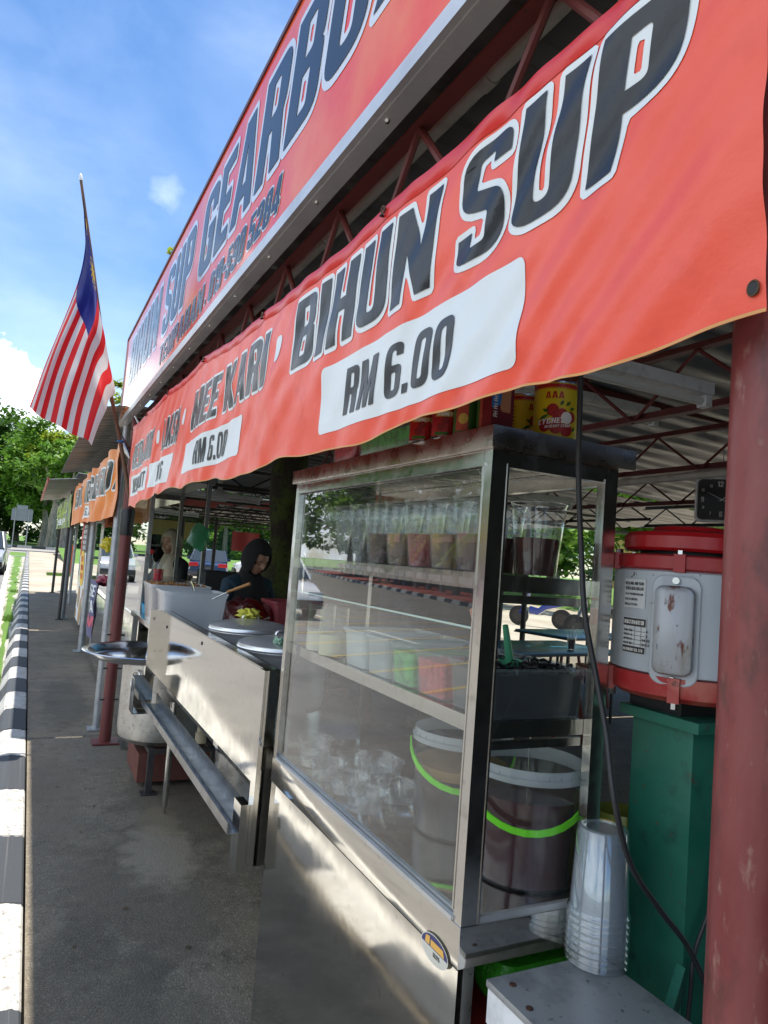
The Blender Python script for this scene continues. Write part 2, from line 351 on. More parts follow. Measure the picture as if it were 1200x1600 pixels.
def letters(s, h, fn, xs=1, gap=.08, grow=0, shear=0, step=0, fit=None, lift=0):
    """flat lettering: fn(u,v)->3D where u runs along the line and v up (metres). Returns MB"""
    polys, w0 = text_polys(s, 1, gap, 0)
    sx = (fit / w0) if fit else h * xs
    mb = MB()
    for li, res in enumerate(polys):
        flat = []
        for k, p in enumerate(res):
            q = [Vector((v.x * sx, v.y * h)) for v in p]
            if grow:
                if k > 0 and (max(v.x for v in q) - min(v.x for v in q) < grow * h * 2.3 or max(v.y for v in q) - min(v.y for v in q) < grow * h * 2.3): continue
                q = offs(q, grow * h if k == 0 else -grow * h)
            flat.append([Vector((v.x + shear * v.y, v.y, 0)) for v in q])
        if not flat: continue
        tris = tessellate_polygon(flat); vs = [v for p in flat for v in p]
        bm = bmesh.new(); bv = [bm.verts.new(v) for v in vs]
        for t in tris:
            try: bm.faces.new([bv[i] for i in t])
            except ValueError: pass
        if step:
            us = [v.x for v in vs]; vv = [v.y for v in vs]
            for ax, lo, hi in ((0, min(us), max(us)), (1, min(vv), max(vv))):
                c = math.floor(lo / step) * step + step
                while c < hi:
                    co = [0, 0, 0]; co[ax] = c; no = [0, 0, 0]; no[ax] = 1
                    bmesh.ops.bisect_plane(bm, geom=bm.verts[:] + bm.edges[:] + bm.faces[:], plane_co=co, plane_no=no); c += step
        bm.verts.index_update(); z = lift + (li % 2) * .0004
        mb.add([fn(v.co.x, v.co.y, z) for v in bm.verts], [[v.index for v in f.verts] for f in bm.faces]); bm.free()
    return mb
def outline(s, h, fn, gap=.08, grow=.06, shear=0, fit=None, lift=0, cell=None, **k):
    """rounded border letters: the letter shapes widened by grow*h, cut from a distance field cell by cell"""
    polys, w0 = text_polys(s, 1, gap, 0); sx = (fit / w0) if fit else h; c = cell or h / 24; G_ = grow * h; mb = MB()
    for li, res in enumerate(polys):
        segs = []
        for p in res:
            q = [(v.x * sx + shear * v.y * h, v.y * h) for v in p]
            segs += [(*q[i - 1], *q[i]) for i in range(len(q))]
        S = np.array(segs); x0, x1 = S[:, 0].min() - G_ - c, S[:, 0].max() + G_ + c; y0, y1 = S[:, 1].min() - G_ - c, S[:, 1].max() + G_ + c
        nx, ny = int((x1 - x0) / c) + 2, int((y1 - y0) / c) + 2; X, Y = np.meshgrid(x0 + c * np.arange(nx), y0 + c * np.arange(ny), indexing='ij')
        D = np.full(X.shape, 1e9); ins = np.zeros(X.shape, bool)
        for ax, ay, bx, by in S:
            dx, dy = bx - ax, by - ay; L = dx * dx + dy * dy
            if L < 1e-14: continue
            t = np.clip(((X - ax) * dx + (Y - ay) * dy) / L, 0, 1); D = np.minimum(D, np.hypot(X - ax - t * dx, Y - ay - t * dy))
            if ay != by: ins ^= ((ay > Y) != (by > Y)) & (X < dx * (Y - ay) / dy + ax)
        F = np.where(ins, G_ + D, G_ - D); z = lift + (li % 2) * .0003
        for i in range(nx - 1):
            for j in range(ny - 1):
                co = ((i, j), (i + 1, j), (i + 1, j + 1), (i, j + 1)); f = [F[a] for a in co]
                if max(f) <= 0: continue
                pts = []
                for a in range(4):
                    b = (a + 1) % 4; pa, pb = co[a], co[b]
                    if f[a] > 0: pts.append((X[pa], Y[pa]))
                    if (f[a] > 0) != (f[b] > 0): t = f[a] / (f[a] - f[b]); pts.append((X[pa] + t * (X[pb] - X[pa]), Y[pa] + t * (Y[pb] - Y[pa])))
                if len(pts) > 2: mb.add([fn(px, py, z) for px, py in pts], [tuple(range(len(pts)))])
    return mb
def patch(poly, fn, step=.04, lift=.001):
    q = rounded(poly); vs = [Vector((v.x, v.y, 0)) for v in q]
    bm = bmesh.new(); bm.faces.new([bm.verts.new(v) for v in vs])
    for ax in (0, 1):
        lo = min(v[ax] for v in vs); hi = max(v[ax] for v in vs); c = lo + step
        while c < hi - 1e-4:
            co = [0, 0, 0]; co[ax] = c; no = [0, 0, 0]; no[ax] = 1
            bmesh.ops.bisect_plane(bm, geom=bm.verts[:] + bm.edges[:] + bm.faces[:], plane_co=co, plane_no=no); c += step
    bm.verts.index_update(); mb = MB(); mb.add([fn(v.co.x, v.co.y, lift) for v in bm.verts], [[v.index for v in f.verts] for f in bm.faces]); bm.free(); return mb
# ================================================================ SETTING
ASPH = mat('asphalt', (.155, .15, .14), .85, 0, var=[(2, .4, .7, (.19, .185, .17)), (90, .45, .75, (.27, .26, .25)), (.6, .5, .65, (.13, .125, .12)), (30, .55, .75, (.09, .088, .085))], bump=(140, .003))
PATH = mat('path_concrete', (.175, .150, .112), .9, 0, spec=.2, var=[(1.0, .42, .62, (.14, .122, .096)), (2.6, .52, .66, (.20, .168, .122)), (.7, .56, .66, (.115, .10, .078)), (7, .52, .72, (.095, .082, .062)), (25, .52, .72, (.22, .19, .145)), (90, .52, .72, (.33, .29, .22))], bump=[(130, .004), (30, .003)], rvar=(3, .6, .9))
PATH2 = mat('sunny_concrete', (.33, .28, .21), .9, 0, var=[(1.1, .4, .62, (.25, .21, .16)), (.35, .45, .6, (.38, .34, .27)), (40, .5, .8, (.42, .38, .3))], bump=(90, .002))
VERGE = mat('verge_concrete', (.42, .40, .35), .9, 0, var=[(3, .4, .6, (.26, .25, .21)), (20, .5, .7, (.5, .48, .42)), (1.2, .5, .62, (.15, .17, .08))], bump=(40, .01))
GRASSM = mat('lawn', (.09, .19, .025), .9, 0, var=[(.5, .4, .6, (.13, .25, .03)), (12, .4, .7, (.05, .11, .015))], bump=(30, .03))
def stains(m):
    nt = m.node_tree; p = nt.nodes['Principled BSDF']; cur = p.inputs['Base Color'].links[0].from_socket
    ge = N(nt, 'ShaderNodeNewGeometry'); nn = N(nt, 'ShaderNodeTexNoise'); nn.inputs['Scale'].default_value = 5; nn.inputs['Detail'].default_value = 8; nn.inputs['Roughness'].default_value = .65; nt.links.new(ge.outputs['Position'], nn.inputs['Vector'])
    sp = N(nt, 'ShaderNodeSeparateXYZ'); nt.links.new(ge.outputs['Position'], sp.inputs[0])
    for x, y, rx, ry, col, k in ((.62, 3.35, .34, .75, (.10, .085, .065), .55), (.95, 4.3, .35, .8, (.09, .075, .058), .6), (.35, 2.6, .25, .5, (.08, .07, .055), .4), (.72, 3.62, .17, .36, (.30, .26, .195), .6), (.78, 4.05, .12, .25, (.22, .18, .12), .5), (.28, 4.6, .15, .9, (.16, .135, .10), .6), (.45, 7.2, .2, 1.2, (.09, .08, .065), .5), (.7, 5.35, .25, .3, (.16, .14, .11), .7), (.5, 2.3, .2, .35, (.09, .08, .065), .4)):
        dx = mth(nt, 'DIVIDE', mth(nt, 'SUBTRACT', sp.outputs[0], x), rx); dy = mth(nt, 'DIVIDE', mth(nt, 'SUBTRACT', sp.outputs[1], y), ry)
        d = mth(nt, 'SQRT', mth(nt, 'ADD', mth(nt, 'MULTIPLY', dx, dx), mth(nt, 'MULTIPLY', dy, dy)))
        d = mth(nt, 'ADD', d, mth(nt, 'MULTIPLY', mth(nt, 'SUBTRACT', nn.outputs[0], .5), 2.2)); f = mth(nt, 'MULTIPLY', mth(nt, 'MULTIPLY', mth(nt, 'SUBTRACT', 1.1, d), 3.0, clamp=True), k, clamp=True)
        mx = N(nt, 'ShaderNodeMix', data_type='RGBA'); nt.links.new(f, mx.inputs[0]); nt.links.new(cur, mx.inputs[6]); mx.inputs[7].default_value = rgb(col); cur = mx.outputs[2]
    # hairline cracks and fine grit
    vo = N(nt, 'ShaderNodeTexVoronoi', feature='DISTANCE_TO_EDGE'); vo.inputs['Scale'].default_value = 1.3; wv = N(nt, 'ShaderNodeVectorMath', operation='ADD'); nt.links.new(ge.outputs['Position'], wv.inputs[0]); nt.links.new(nn.outputs[1], wv.inputs[1]); nt.links.new(wv.outputs[0], vo.inputs['Vector'])
    f = mth(nt, 'MULTIPLY', mth(nt, 'LESS_THAN', vo.outputs['Distance'], .0045), mth(nt, 'GREATER_THAN', nn.outputs[0], .5))
    mx = N(nt, 'ShaderNodeMix', data_type='RGBA'); nt.links.new(mth(nt, 'MULTIPLY', f, .6), mx.inputs[0]); nt.links.new(cur, mx.inputs[6]); mx.inputs[7].default_value = (.03, .028, .025, 1); cur = mx.outputs[2]
    ng = N(nt, 'ShaderNodeTexNoise'); ng.inputs['Scale'].default_value = 260; ng.inputs['Detail'].default_value = 3; nt.links.new(ge.outputs['Position'], ng.inputs['Vector'])
    hs = N(nt, 'ShaderNodeHueSaturation'); nt.links.new(cur, hs.inputs['Color']); nt.links.new(mth(nt, 'ADD', mth(nt, 'MULTIPLY', ng.outputs[0], 2.6), -.25), hs.inputs['Value']); nt.links.new(hs.outputs[0], p.inputs['Base Color'])
stains(PATH)
def leafmat(name, c, c2, sc=.6):
    m = mat(name, c, .5, 0, var=[(sc, .4, .62, c2)]); nt = m.node_tree; p = nt.nodes['Principled BSDF']
    o = [n for n in nt.nodes if n.type == 'OUTPUT_MATERIAL'][0]; t = N(nt, 'ShaderNodeBsdfTranslucent'); mx = N(nt, 'ShaderNodeMixShader'); mx.inputs[0].default_value = .38
    src = p.inputs['Base Color'].links[0].from_socket; nt.links.new(src, t.inputs[0]); nt.links.new(p.outputs[0], mx.inputs[1]); nt.links.new(t.outputs[0], mx.inputs[2]); nt.links.new(mx.outputs[0], o.inputs[0]); return m
LEAF_D = leafmat('dark_leaves', (.04, .10, .014), (.10, .20, .025), .25)
LEAF_M = leafmat('green_leaves', (.09, .21, .02), (.17, .32, .035), .5)
LEAF_Y = leafmat('yellow_leaves', (.30, .36, .025), (.16, .28, .03), .9)
BARK = mat('bark', (.20, .17, .13), .9, 0, var=[(5, .4, .6, (.34, .3, .24)), (30, .5, .7, (.1, .085, .06))], bump=(18, .02), stretch=(1, 1, .25))
BARK_D = mat('mossy_bark', (.035, .030, .018), .95, 0, var=[(4, .46, .6, (.06, .085, .012)), (30, .5, .7, (.02, .016, .01))], bump=(22, .02))

def struct(name, mb, m, **k):
    return tag(mb.build(name, m, smooth=False, **k), kind='structure')
s = MB(); s.box((-400, -200, -.9), (500, 700, -.16)); struct('ground', s, GRASSM)
XL = lambda y: -.17 - .0165 * max(-8, y)
s = MB(); s.grid(lambda u, v: (-60 + u * (60 + XL(-60 + v * 160)), -60 + v * 160, -.152), 2, 60); struct('road', s, ASPH)
s = MB(); s.grid(lambda u, v: (-60 + u * 200, 71 + v * 22, -.146), 2, 2); struct('crossing_road', s, mat('pale_asphalt', (.22, .21, .20), .9, var=(1, .4, .6, (.28, .27, .25))))
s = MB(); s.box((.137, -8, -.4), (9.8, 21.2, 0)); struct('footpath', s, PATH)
s = MB()
for y, x0, x1 in ((5.9, .14, 1.4), (9.9, .14, 4), (14.2, .14, 4)):
    s.add([(x0, y, .0015), (x1, y + .05, .0015), (x1, y + .058, .0015), (x0, y + .009, .0015)], [(0, 1, 2, 3)])
struct('path_joints', s, mat('joint_dust', (.07, .06, .05), .95))
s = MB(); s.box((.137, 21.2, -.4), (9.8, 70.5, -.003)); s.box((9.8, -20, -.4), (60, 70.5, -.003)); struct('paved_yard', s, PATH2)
far = [(-12.6, 6), (-13.6, 14), (-15.5, 25), (-19.5, 45), (-26.5, 75)]
def farx(y):
    for (x0, y0), (x1, y1) in zip(far, far[1:]):
        if y <= y1: return x0 + (x1 - x0) * (y - y0) / (y1 - y0)
    return far[-1][0]
# yellow hatching and white lines on the road
YEL = mat('road_yellow', (.42, .29, .07), .8, var=(18, .5, .72, (.25, .2, .1))); WLN = mat('road_white', (.56, .55, .51), .8, var=(18, .52, .74, (.4, .4, .38)))
s = MB()
for i in range(30):
    y = 8 + i * 1.55; s.add([(-3.2, y, -.147), (farx(y + 4) + .5, y + 4.0, -.147), (farx(y + 4) + .5, y + 4.11, -.147), (-3.2, y + .11, -.147)], [(0, 1, 2, 3)])
struct('road_hatching', s, YEL)
s = MB()
for i in range(9):
    y = 2 + i * 5.5; s.add([(-6.0, y, -.1463), (-5.88, y, -.1463), (-5.88, y + 2.5, -.1463), (-6.0, y + 2.5, -.1463)], [(0, 1, 2, 3)])
struct('road_lines', s, WLN)
# verge between road and kerb: drain edge, broken concrete and grass
s = MB(); s.grid(lambda u, v: (XL(-10 + v * 68) + .10 + u * (-.115 - XL(-10 + v * 68) - .10), -10 + v * 68, -.147 - .02 * math.sin(u * 3.1) + .012 * noise.noise((u * 5, v * 60, 0))), 14, 400); struct('verge', s, VERGE)
s = MB(); s.rings([[(XL(y) - .02, y, -.3), (XL(y) - .02, y, -.122), (XL(y) + .11, y, -.118), (XL(y) + .11, y, -.3)] for y in (-10, 10, 30, 58)]); s.box((XL(58), 58.01, -.3), (-.1, 58.2, -.105)); struct('drain_edge', s, WLN)
gb = MB(); rg = random.Random(3)
def turf(n, fx, fy, z, h, den):
    for _ in range(n):
        x, y = fx(), fy()
        if x < XL(y) + .12 and x < 0: continue
        if noise.noise((x * 1.3 + 5, y * .55, 2)) < den: continue
        hh = h * rg.uniform(.4, 1.2); a = rg.uniform(0, 6.28); dx, dy = math.cos(a) * .006, math.sin(a) * .006; lx, ly = rg.uniform(-.5, .5) * hh, rg.uniform(-.5, .5) * hh
        gb.add([(x - dx, y - dy, z), (x + dx, y + dy, z), (x + lx, y + ly, z + hh)], [(0, 1, 2)])
turf(16000, lambda: rg.uniform(-.6, -.12), lambda: 4 + 24 * rg.random() ** 1.3, -.16, .06, .08)
turf(2600, lambda: rg.uniform(-.25, -.12), lambda: 1.5 + 16 * rg.random(), -.16, .09, .1)
turf(3000, lambda: rg.uniform(.75, 1.6), lambda: 30 + rg.random() * 1.2, 0, .09, -.6)
tag(gb.build('grass', leafmat('grass_blades', (.10, .22, .02), (.16, .28, .04)), smooth=False), 'bright green weeds growing in the drain beside the striped kerb', 'grass', kind='stuff')
# kerb, painted black and white
def kerbmat(name, per, off, ax=1):
    m = mat(name, (.47, .47, .45), .65, 0, var=[(5, .45, .62, (.40, .39, .36)), (13, .52, .66, (.30, .29, .27)), (45, .54, .68, (.16, .15, .14))], bump=(60, .0015)); nt = m.node_tree; p = nt.nodes['Principled BSDF']
    src = p.inputs['Base Color'].links[0].from_socket; ge = N(nt, 'ShaderNodeNewGeometry'); sp = N(nt, 'ShaderNodeSeparateXYZ'); nt.links.new(ge.outputs['Position'], sp.inputs[0])
    nn = N(nt, 'ShaderNodeTexNoise'); nn.inputs['Scale'].default_value = 25; nt.links.new(ge.outputs['Position'], nn.inputs['Vector'])
    v = mth(nt, 'ADD', mth(nt, 'ADD', sp.outputs[ax], -off), mth(nt, 'MULTIPLY', nn.outputs[0], .05))
    v = mth(nt, 'GREATER_THAN', mth(nt, 'FLOORED_MODULO', v, per * 2), per)
    bl = N(nt, 'ShaderNodeMix', data_type='RGBA'); bl.inputs[6].default_value = (.035, .04, .047, 1); bl.inputs[7].default_value = (.10, .10, .10, 1)
    n9 = N(nt, 'ShaderNodeTexNoise'); n9.inputs['Scale'].default_value = 40; n9.inputs['Detail'].default_value = 8; nt.links.new(mth(nt, 'MULTIPLY', mth(nt, 'SUBTRACT', n9.outputs[0], .58, clamp=True), 6, clamp=True), bl.inputs[0])
    x = N(nt, 'ShaderNodeMix', data_type='RGBA'); nt.links.new(v, x.inputs[0]); nt.links.new(bl.outputs[2], x.inputs[6]); nt.links.new(src, x.inputs[7]); nt.links.new(x.outputs[2], p.inputs['Base Color']); return m
prof = [(.128, -.3), (.128, .004), (.12, .014), (.03, .026), (-.025, .018), (-.045, .005), (-.115, -.13), (-.12, -.3)]
s = MB()
for i in range(0, 120):
    y0 = 3.99 - .715 * 12 + i * .715
    if y0 > 69: break
    j = rg.uniform(-.003, .003); s.rings([[(x, y0 + a, z + j) for x, z in prof] for a in (.002, .713)])
struct('kerb', s, kerbmat('kerb_paint', .715, 3.99 - .715 * 41 + .015))
# traffic island and its kerb, far ahead
s = MB(); s.grid(lambda u, v: (-40 + u * 90, 93.2 + v * 120, -.02 + .3 * math.sin(v * 3)), 8, 8); struct('island_lawn', s, GRASSM)
s = MB(); s.box((-40, 93, -.2), (50, 93.3, .16)); struct('island_kerb', s, kerbmat('island_kerb_paint', 1.5, .4, 0))
# grassy bank behind the stalls
s = MB(); s.grid(lambda u, v: (2.0 + u * 60, 46 + v * 22, .0 + .55 * min(1, v * 2)), 8, 8)
s.grid(lambda u, v: (22 + u * 40, -14 + v * 60, .01 + .8 * min(1, u * 3)), 8, 8); struct('grass_bank', s, GRASSM)
# across the street: kerb, red paving
s = MB(); s.grid(lambda u, v: (farx(4 + v * 70) - u * .25, 4 + v * 70, -.15 + (.17 if u > .1 else 0)), 4, 60); struct('far_kerb', s, kerbmat('far_kerb_paint', 1.0, 0))
s = MB(); s.grid(lambda u, v: (farx(4 + v * 70) - .25 - u * 7, 4 + v * 70, .02), 1, 60); struct('red_pavement', s, mat('red_paving', (.28, .06, .045), .8, var=(6, .4, .7, (.2, .05, .04))))

# ---------------------------------------------------------------- trees
def crown_mb(blobs, n, size, seed, flat=.7, spread=.16):
    r = random.Random(seed); mb = MB(); tot = sum(b[3] ** 2 for b in blobs)
    for (bx, by, bz, br) in blobs:
        k = int(n * br * br / tot); nc = max(6, k // 60)
        for _ in range(nc):
            d = Vector((r.gauss(0, 1), r.gauss(0, 1), r.gauss(0, 1))).normalized(); q = br * (.45 + .55 * r.random() ** .5)
            c = Vector((bx, by, bz)) + Vector((d.x * q, d.y * q, d.z * q * flat)); cr = br * spread * r.uniform(.7, 1.7)
            for _ in range(k // nc):
                p = c + Vector((r.gauss(0, cr), r.gauss(0, cr), r.gauss(0, cr * .6))); a = Vector((r.uniform(-1, 1), r.uniform(-1, 1), r.uniform(-.6, .6))).normalized() * size * r.uniform(.6, 1.3)
                b = a.cross(Vector((r.uniform(-.6, .6), r.uniform(-.6, .6), 1))).normalized() * size * r.uniform(.35, .6)
                mb.add([p - a, p + b, p + a, p - b], [(0, 1, 2, 3)])
    return mb
def limbs_mb(base, h, r0, tops, seed, n=9):
    r = random.Random(seed); mb = MB(); x, y, z = base; pts = [(x + r.uniform(-.04, .04) * h * (i / 5) ** 1.3, y + r.uniform(-.03, .03) * h, z + h * i / 5) for i in range(6)]
    pts[0] = base; mb.tube(pts, [r0 * 1.5, r0, r0 * .9, r0 * .8, r0 * .68, r0 * .5], n)
    for t in tops:
        s0 = Vector(pts[3]); t = Vector(t); mid = (s0 + t) / 2 + Vector((r.uniform(-.3, .3), r.uniform(-.3, .3), -.04 * h)); mb.tube([s0, mid, t], [r0 * .5, r0 * .35, r0 * .12], 6)
    return mb
def tree(label, base, h, blobs, n, size, lm, seed, r0=.3, bm_=None, group='trees beyond the stalls', th=.55, **k):
    b = Vector(base); t = thing('tree', b, label, 'tree', group)
    bl = [(b.x + a, b.y + c, b.z + d, e) for a, c, d, e in blobs]
    limbs_mb(tuple(b), h * th, r0, [(q[0], q[1], q[2]) for q in bl[:6]], seed).build('trunk', bm_ or BARK, t)
    crown_mb(bl, n, size, seed, **k).build('crown', lm, t, smooth=False); return t
def rb(h, w, n, seed, lo=.45):
    r = random.Random(seed); return [(r.uniform(-w, w) * .62, r.uniform(-w, w) * .62, h * (lo + (.97 - lo) * i / (n - 1)) - w * .12, w * r.uniform(.42, .62) * (1.15 - .5 * abs(i / (n - 1) - .4))) for i in range(n)]
G = lambda px, y, z=0: at(px, 850, 1, y).x
# left of the flag: big trees on the island, seen from px 0 to 120
tree('tall dark rain tree filling the left edge behind the road sign', (G(-28, 118), 118, 0), 20, rb(20, 9, 11, 1, .2), 15000, .55, LEAF_D, 1, .5)
tree('dark spreading tree directly behind the road sign', (G(22, 132), 132, 0), 20, rb(20, 9, 11, 2, .12), 15000, .5, LEAF_D, 2, .5)
tree('broad green tree with pale forked trunk under the flag', (G(66, 104), 104, 0), 15.5, rb(15.5, 5.2, 9, 3, .38), 14000, .34, LEAF_M, 3, .42)
tree('thick grey trunked tree with open yellow green top', (G(79, 99), 99, 0), 14.8, [(0, 0, 13.4, 2.2), (2.2, 0, 12.2, 2.0), (-2, 0, 11.6, 1.7), (3.4, 1, 13.8, 1.6), (1, 1, 10.5, 1.5)], 5200, .26, LEAF_Y, 4, .55, th=.6)
tree('slim tree with a straight trunk beside the dark stall post', (G(97, 78), 78, 0), 11, rb(11, 3.6, 7, 5, .6), 6500, .28, LEAF_M, 5, .36)
for i, (px, y, h) in enumerate(((140, 120, 17), (190, 112, 15), (240, 108, 16), (300, 112, 15), (352, 106, 16), (400, 110, 15), (452, 116, 16))):
    tree(('dark tree behind the orange post', 'dark tree behind the poster stall', 'dark tree behind the middle glass cabinet', 'dark tree left of the parked saloon', 'dark tree behind the parked saloon', 'dark tree behind the woman in the black headscarf', 'dark tree beyond the mossy trunk')[i], (G(px, y), y, 0), h, rb(h, 8, 9, 20 + i, .12), 5200, .55, LEAF_D if i % 2 else LEAF_M, 20 + i, .4)
for i, (x, y, h, lm) in enumerate(((19, 27, 8, LEAF_M), (24, 32, 9, LEAF_D), (27, 25, 8, LEAF_M), (30, 36, 10, LEAF_M), (34, 25, 8.5, LEAF_D), (25, 43, 9, LEAF_M), (39, 46, 11, LEAF_D), (15, 46, 9, LEAF_D))):
    tree(('leafy green tree seen through the cabinet side above the scooters', 'darker tree just behind the leafy one', 'bright green tree behind the red motor lid', 'tree between the yard and the yellow house', 'tree left of the yellow house balcony', 'tree at the end of the grass bank', 'tall tree beside the yellow house', 'tree at the back of the parking yard')[i], (x, y, .5), h, rb(h, 4.2, 7, 40 + i, .22), 4200, .3, lm, 40 + i, .25, group='trees behind the yard')
# leafy tops behind the signboard
tree('tree whose bright leaves peep past the far end of the red signboard', (3.4, 21.5, 0), 9.0, [(-1.45, 0, 6.1, .45), (-1.35, .3, 5.3, .6), (.5, 0, 6.2, .9), (1.2, 0, 7.0, 1), (.6, 0, 8.6, .9), (.35, 0, 10.2, .75)], 3000, .13, LEAF_Y, 60, .10, group='trees beyond the stalls')
# across the street (also mirrored in glass and steel)
for i, (x, y, h) in enumerate(((-30, 30, 12), (-34, 44, 14), (-26, 20, 9), (-24, 12, 10), (-40, 62, 16), (-33, 78, 17), (-48, 92, 19), (-27, 60, 15), (-24, 47, 12), (-29, 88, 18))):
    tree(('broad tree across the road behind the pale barrier', 'second tree across the road, taller and darker', 'low bushy tree across the road', 'near tree across the road', 'large tree across the road by the bend', 'far tree across the road past the bend', 'farthest tree on the left across the road', 'dense tree across the road behind the terracotta roofed house', 'rounded tree across the road between the palms and the house', 'very tall tree across the road at the bend')[i], (x, y, 0), h, rb(h, h * .38, 8, 70 + i, .3), 4500, .42, LEAF_D if i % 2 == 0 else LEAF_M, 70 + i, .35, group='trees across the road')
def palm(loc, h, label):
    t = thing('palm_tree', loc, label, 'palm tree', 'palms across the road'); x, y, z = loc
    MB().tube([(x, y, z), (x + .1, y, z + h * .5), (x + .3, y + .1, z + h)], [.2, .15, .13], 9).build('trunk', BARK, t)
    mb = MB(); r = random.Random(int(h * 10)); c = Vector((x + .3, y + .1, z + h))
    for k in range(16):
        a = k * 2.4; el = r.uniform(.2, 1.1); L = r.uniform(1.8, 2.5); prev = None
        for i in range(15):
            u = i / 14; d = Vector((math.cos(a), math.sin(a), 0)); p = c + d * (L * u) + Vector((0, 0, el * L * u - 1.0 * L * u * u)); sd = Vector((-math.sin(a), math.cos(a), 0))
            for s_ in (-1, 1):
                tip = p + sd * s_ * .5 * math.sin(.3 + u * 2.6) + d * .25 + Vector((0, 0, -.22)); mb.add([p, p + d * .07, tip], [(0, 1, 2)])
    mb.build('fronds', LEAF_Y, t, smooth=False); return t
palm((-19.5, 33, 0), 3.6, 'yellowish palm across the road nearest the bend'); palm((-21, 38.5, 0), 4.2, 'taller yellowish palm across the road'); palm((-17.6, 27, 0), 3.2, 'short palm across the road by the pale barrier')
# barrier, house
bt = thing('barrier', (-17.5, 24, 0), 'low whitewashed concrete barrier with openings across the road', 'barrier')
mb = MB()
for i in range(26):
    y = 7 + i * 2.4; x = farx(y) - 2.6; x2 = farx(y + 2.4) - 2.6; mb.add([(x, y, .62), (x2, y + 2.4, .62), (x2, y + 2.4, 1.0), (x, y, 1.0), (x - .16, y, .62), (x2 - .16, y + 2.4, .62), (x2 - .16, y + 2.4, 1.0), (x - .16, y, 1.0)], [(0, 1, 2, 3), (7, 6, 5, 4), (3, 2, 6, 7), (0, 4, 5, 1)])
mb.build('rail', mat('whitewash', (.62, .61, .56), .8, var=(3, .4, .7, (.45, .44, .4))), bt, smooth=False)
mb = MB()
for i in range(26):
    y = 7 + i * 2.4; x = farx(y) - 2.68; mb.box((x - .12, y - .12, .02), (x + .12, y + .12, 1.04))
mb.build('posts', mat('grey_concrete', (.25, .25, .24), .9), bt, smooth=False)
def house(loc, sx, sy, h, label, wall, roof, name='house'):
    t = thing(name, loc, label, 'house'); x, y, z = loc
    MB().box((x - sx, y - sy, z), (x + sx, y + sy, z + h)).build('wall', wall, t, smooth=False)
    e = .9; rf = MB().add([(x - sx - e, y - sy - e, z + h), (x + sx + e, y - sy - e, z + h), (x + sx + e, y + sy + e, z + h), (x - sx - e, y + sy + e, z + h), (x, y - sy * .5, z + h + 2), (x, y + sy * .5, z + h + 2)], [(3, 2, 1, 0), (0, 1, 4), (1, 2, 5, 4), (2, 3, 5), (3, 0, 4, 5)])
    rf.build('roof', roof, t, smooth=False)
    gl = mat('window_dark', (.03, .035, .04), .15)
    for side in (-1, 1):
        for i in range(3):
            yy = y - sy * .66 + i * sy * .66; xx = x + side * (sx + .02)
            w = MB().box((min(xx, xx - side * .06), yy - .7, z + 1), (max(xx, xx - side * .06), yy + .7, z + 2.2)).build('window', gl, t, smooth=False)
    for i in range(3):
        xx = x - sx * .6 + i * sx * .6; MB().box((xx - .7, y - sy - .03, z + 1), (xx + .7, y - sy + .03, z + 2.2)).build('window', gl, t, smooth=False)
    return t
RT = mat('brown_roof_tiles', (.16, .06, .04), .8, var=(4, .4, .7, (.1, .045, .035)))
house((-27, 36, 0), 3.5, 5, 3.1, 'brown roofed house across the road', mat('cream_wall', (.42, .36, .26), .8), RT)
house((-30, 55, 0), 4, 6, 3.2, 'low terracotta roofed house past the bend', mat('grey_wall', (.35, .33, .3), .8), RT)
YH = thing('house', (50, 41, .5), 'yellow two storey house with red eaves and a dark balcony behind the clock', 'house')
YW = mat('yellow_plaster', (.55, .36, .12), .85, var=(1, .4, .7, (.48, .31, .1)))
MB().box((46, 34, .5), (60, 48, 8.6)).build('wall', YW, YH, smooth=False)
MB().box((45.0, 33.0, 8.6), (61, 49, 9.1)).box((45.4, 33.4, 9.12), (60, 48, 10)).build('roof', mat('red_roof', (.36, .07, .05), .7), YH, smooth=False)
bl = MB().box((44.6, 35, 4.3), (45.96, 42, 4.55)).build('balcony', mat('white_plaster', (.6, .6, .58), .8), YH, smooth=False)
mb = MB()
for i in range(24): mb.box((44.66, 35.1 + i * .29, 4.56), (44.7, 35.14 + i * .29, 5.6))
mb.box((44.64, 35, 5.6), (44.72, 42, 5.66)); mb.build('railing', DARK_STEEL, bl, smooth=False)
MB().box((45.9, 36, 4.8), (45.99, 41.4, 7.2)).build('door', mat('window_dark', (.03, .035, .04), .15), YH, smooth=False)
MB().box((45.9, 43.6, 5.4), (45.99, 45.4, 7.0)).build('window', MATS['window_dark'], YH, smooth=False)
for i in range(3): MB().box((48 + i * 4, 33.93, 1.6), (49.6 + i * 4, 34.01, 3.2)).build('window', MATS['window_dark'], YH, smooth=False)

# fence far behind
ft = thing('fence', (12, 58, .5), 'green wire fence on the grass bank behind the parked saloon', 'fence')
FM = mat('fence_green', (.05, .12, .08), .6)
for i in range(16):
    MB().box((3 + i * 2.6, 57.96, .5), (3.07 + i * 2.6, 58.03, 3.2)).build('post', FM, ft, smooth=False)
mb = MB()
for i in range(14): mb.box((3, 57.99, .7 + i * .18), (42, 58.0, .715 + i * .18))
for i in range(195): mb.box((3 + i * .2, 57.985, .6), (3.012 + i * .2, 57.995, 3.15))
mb.build('mesh', FM, ft, smooth=False)

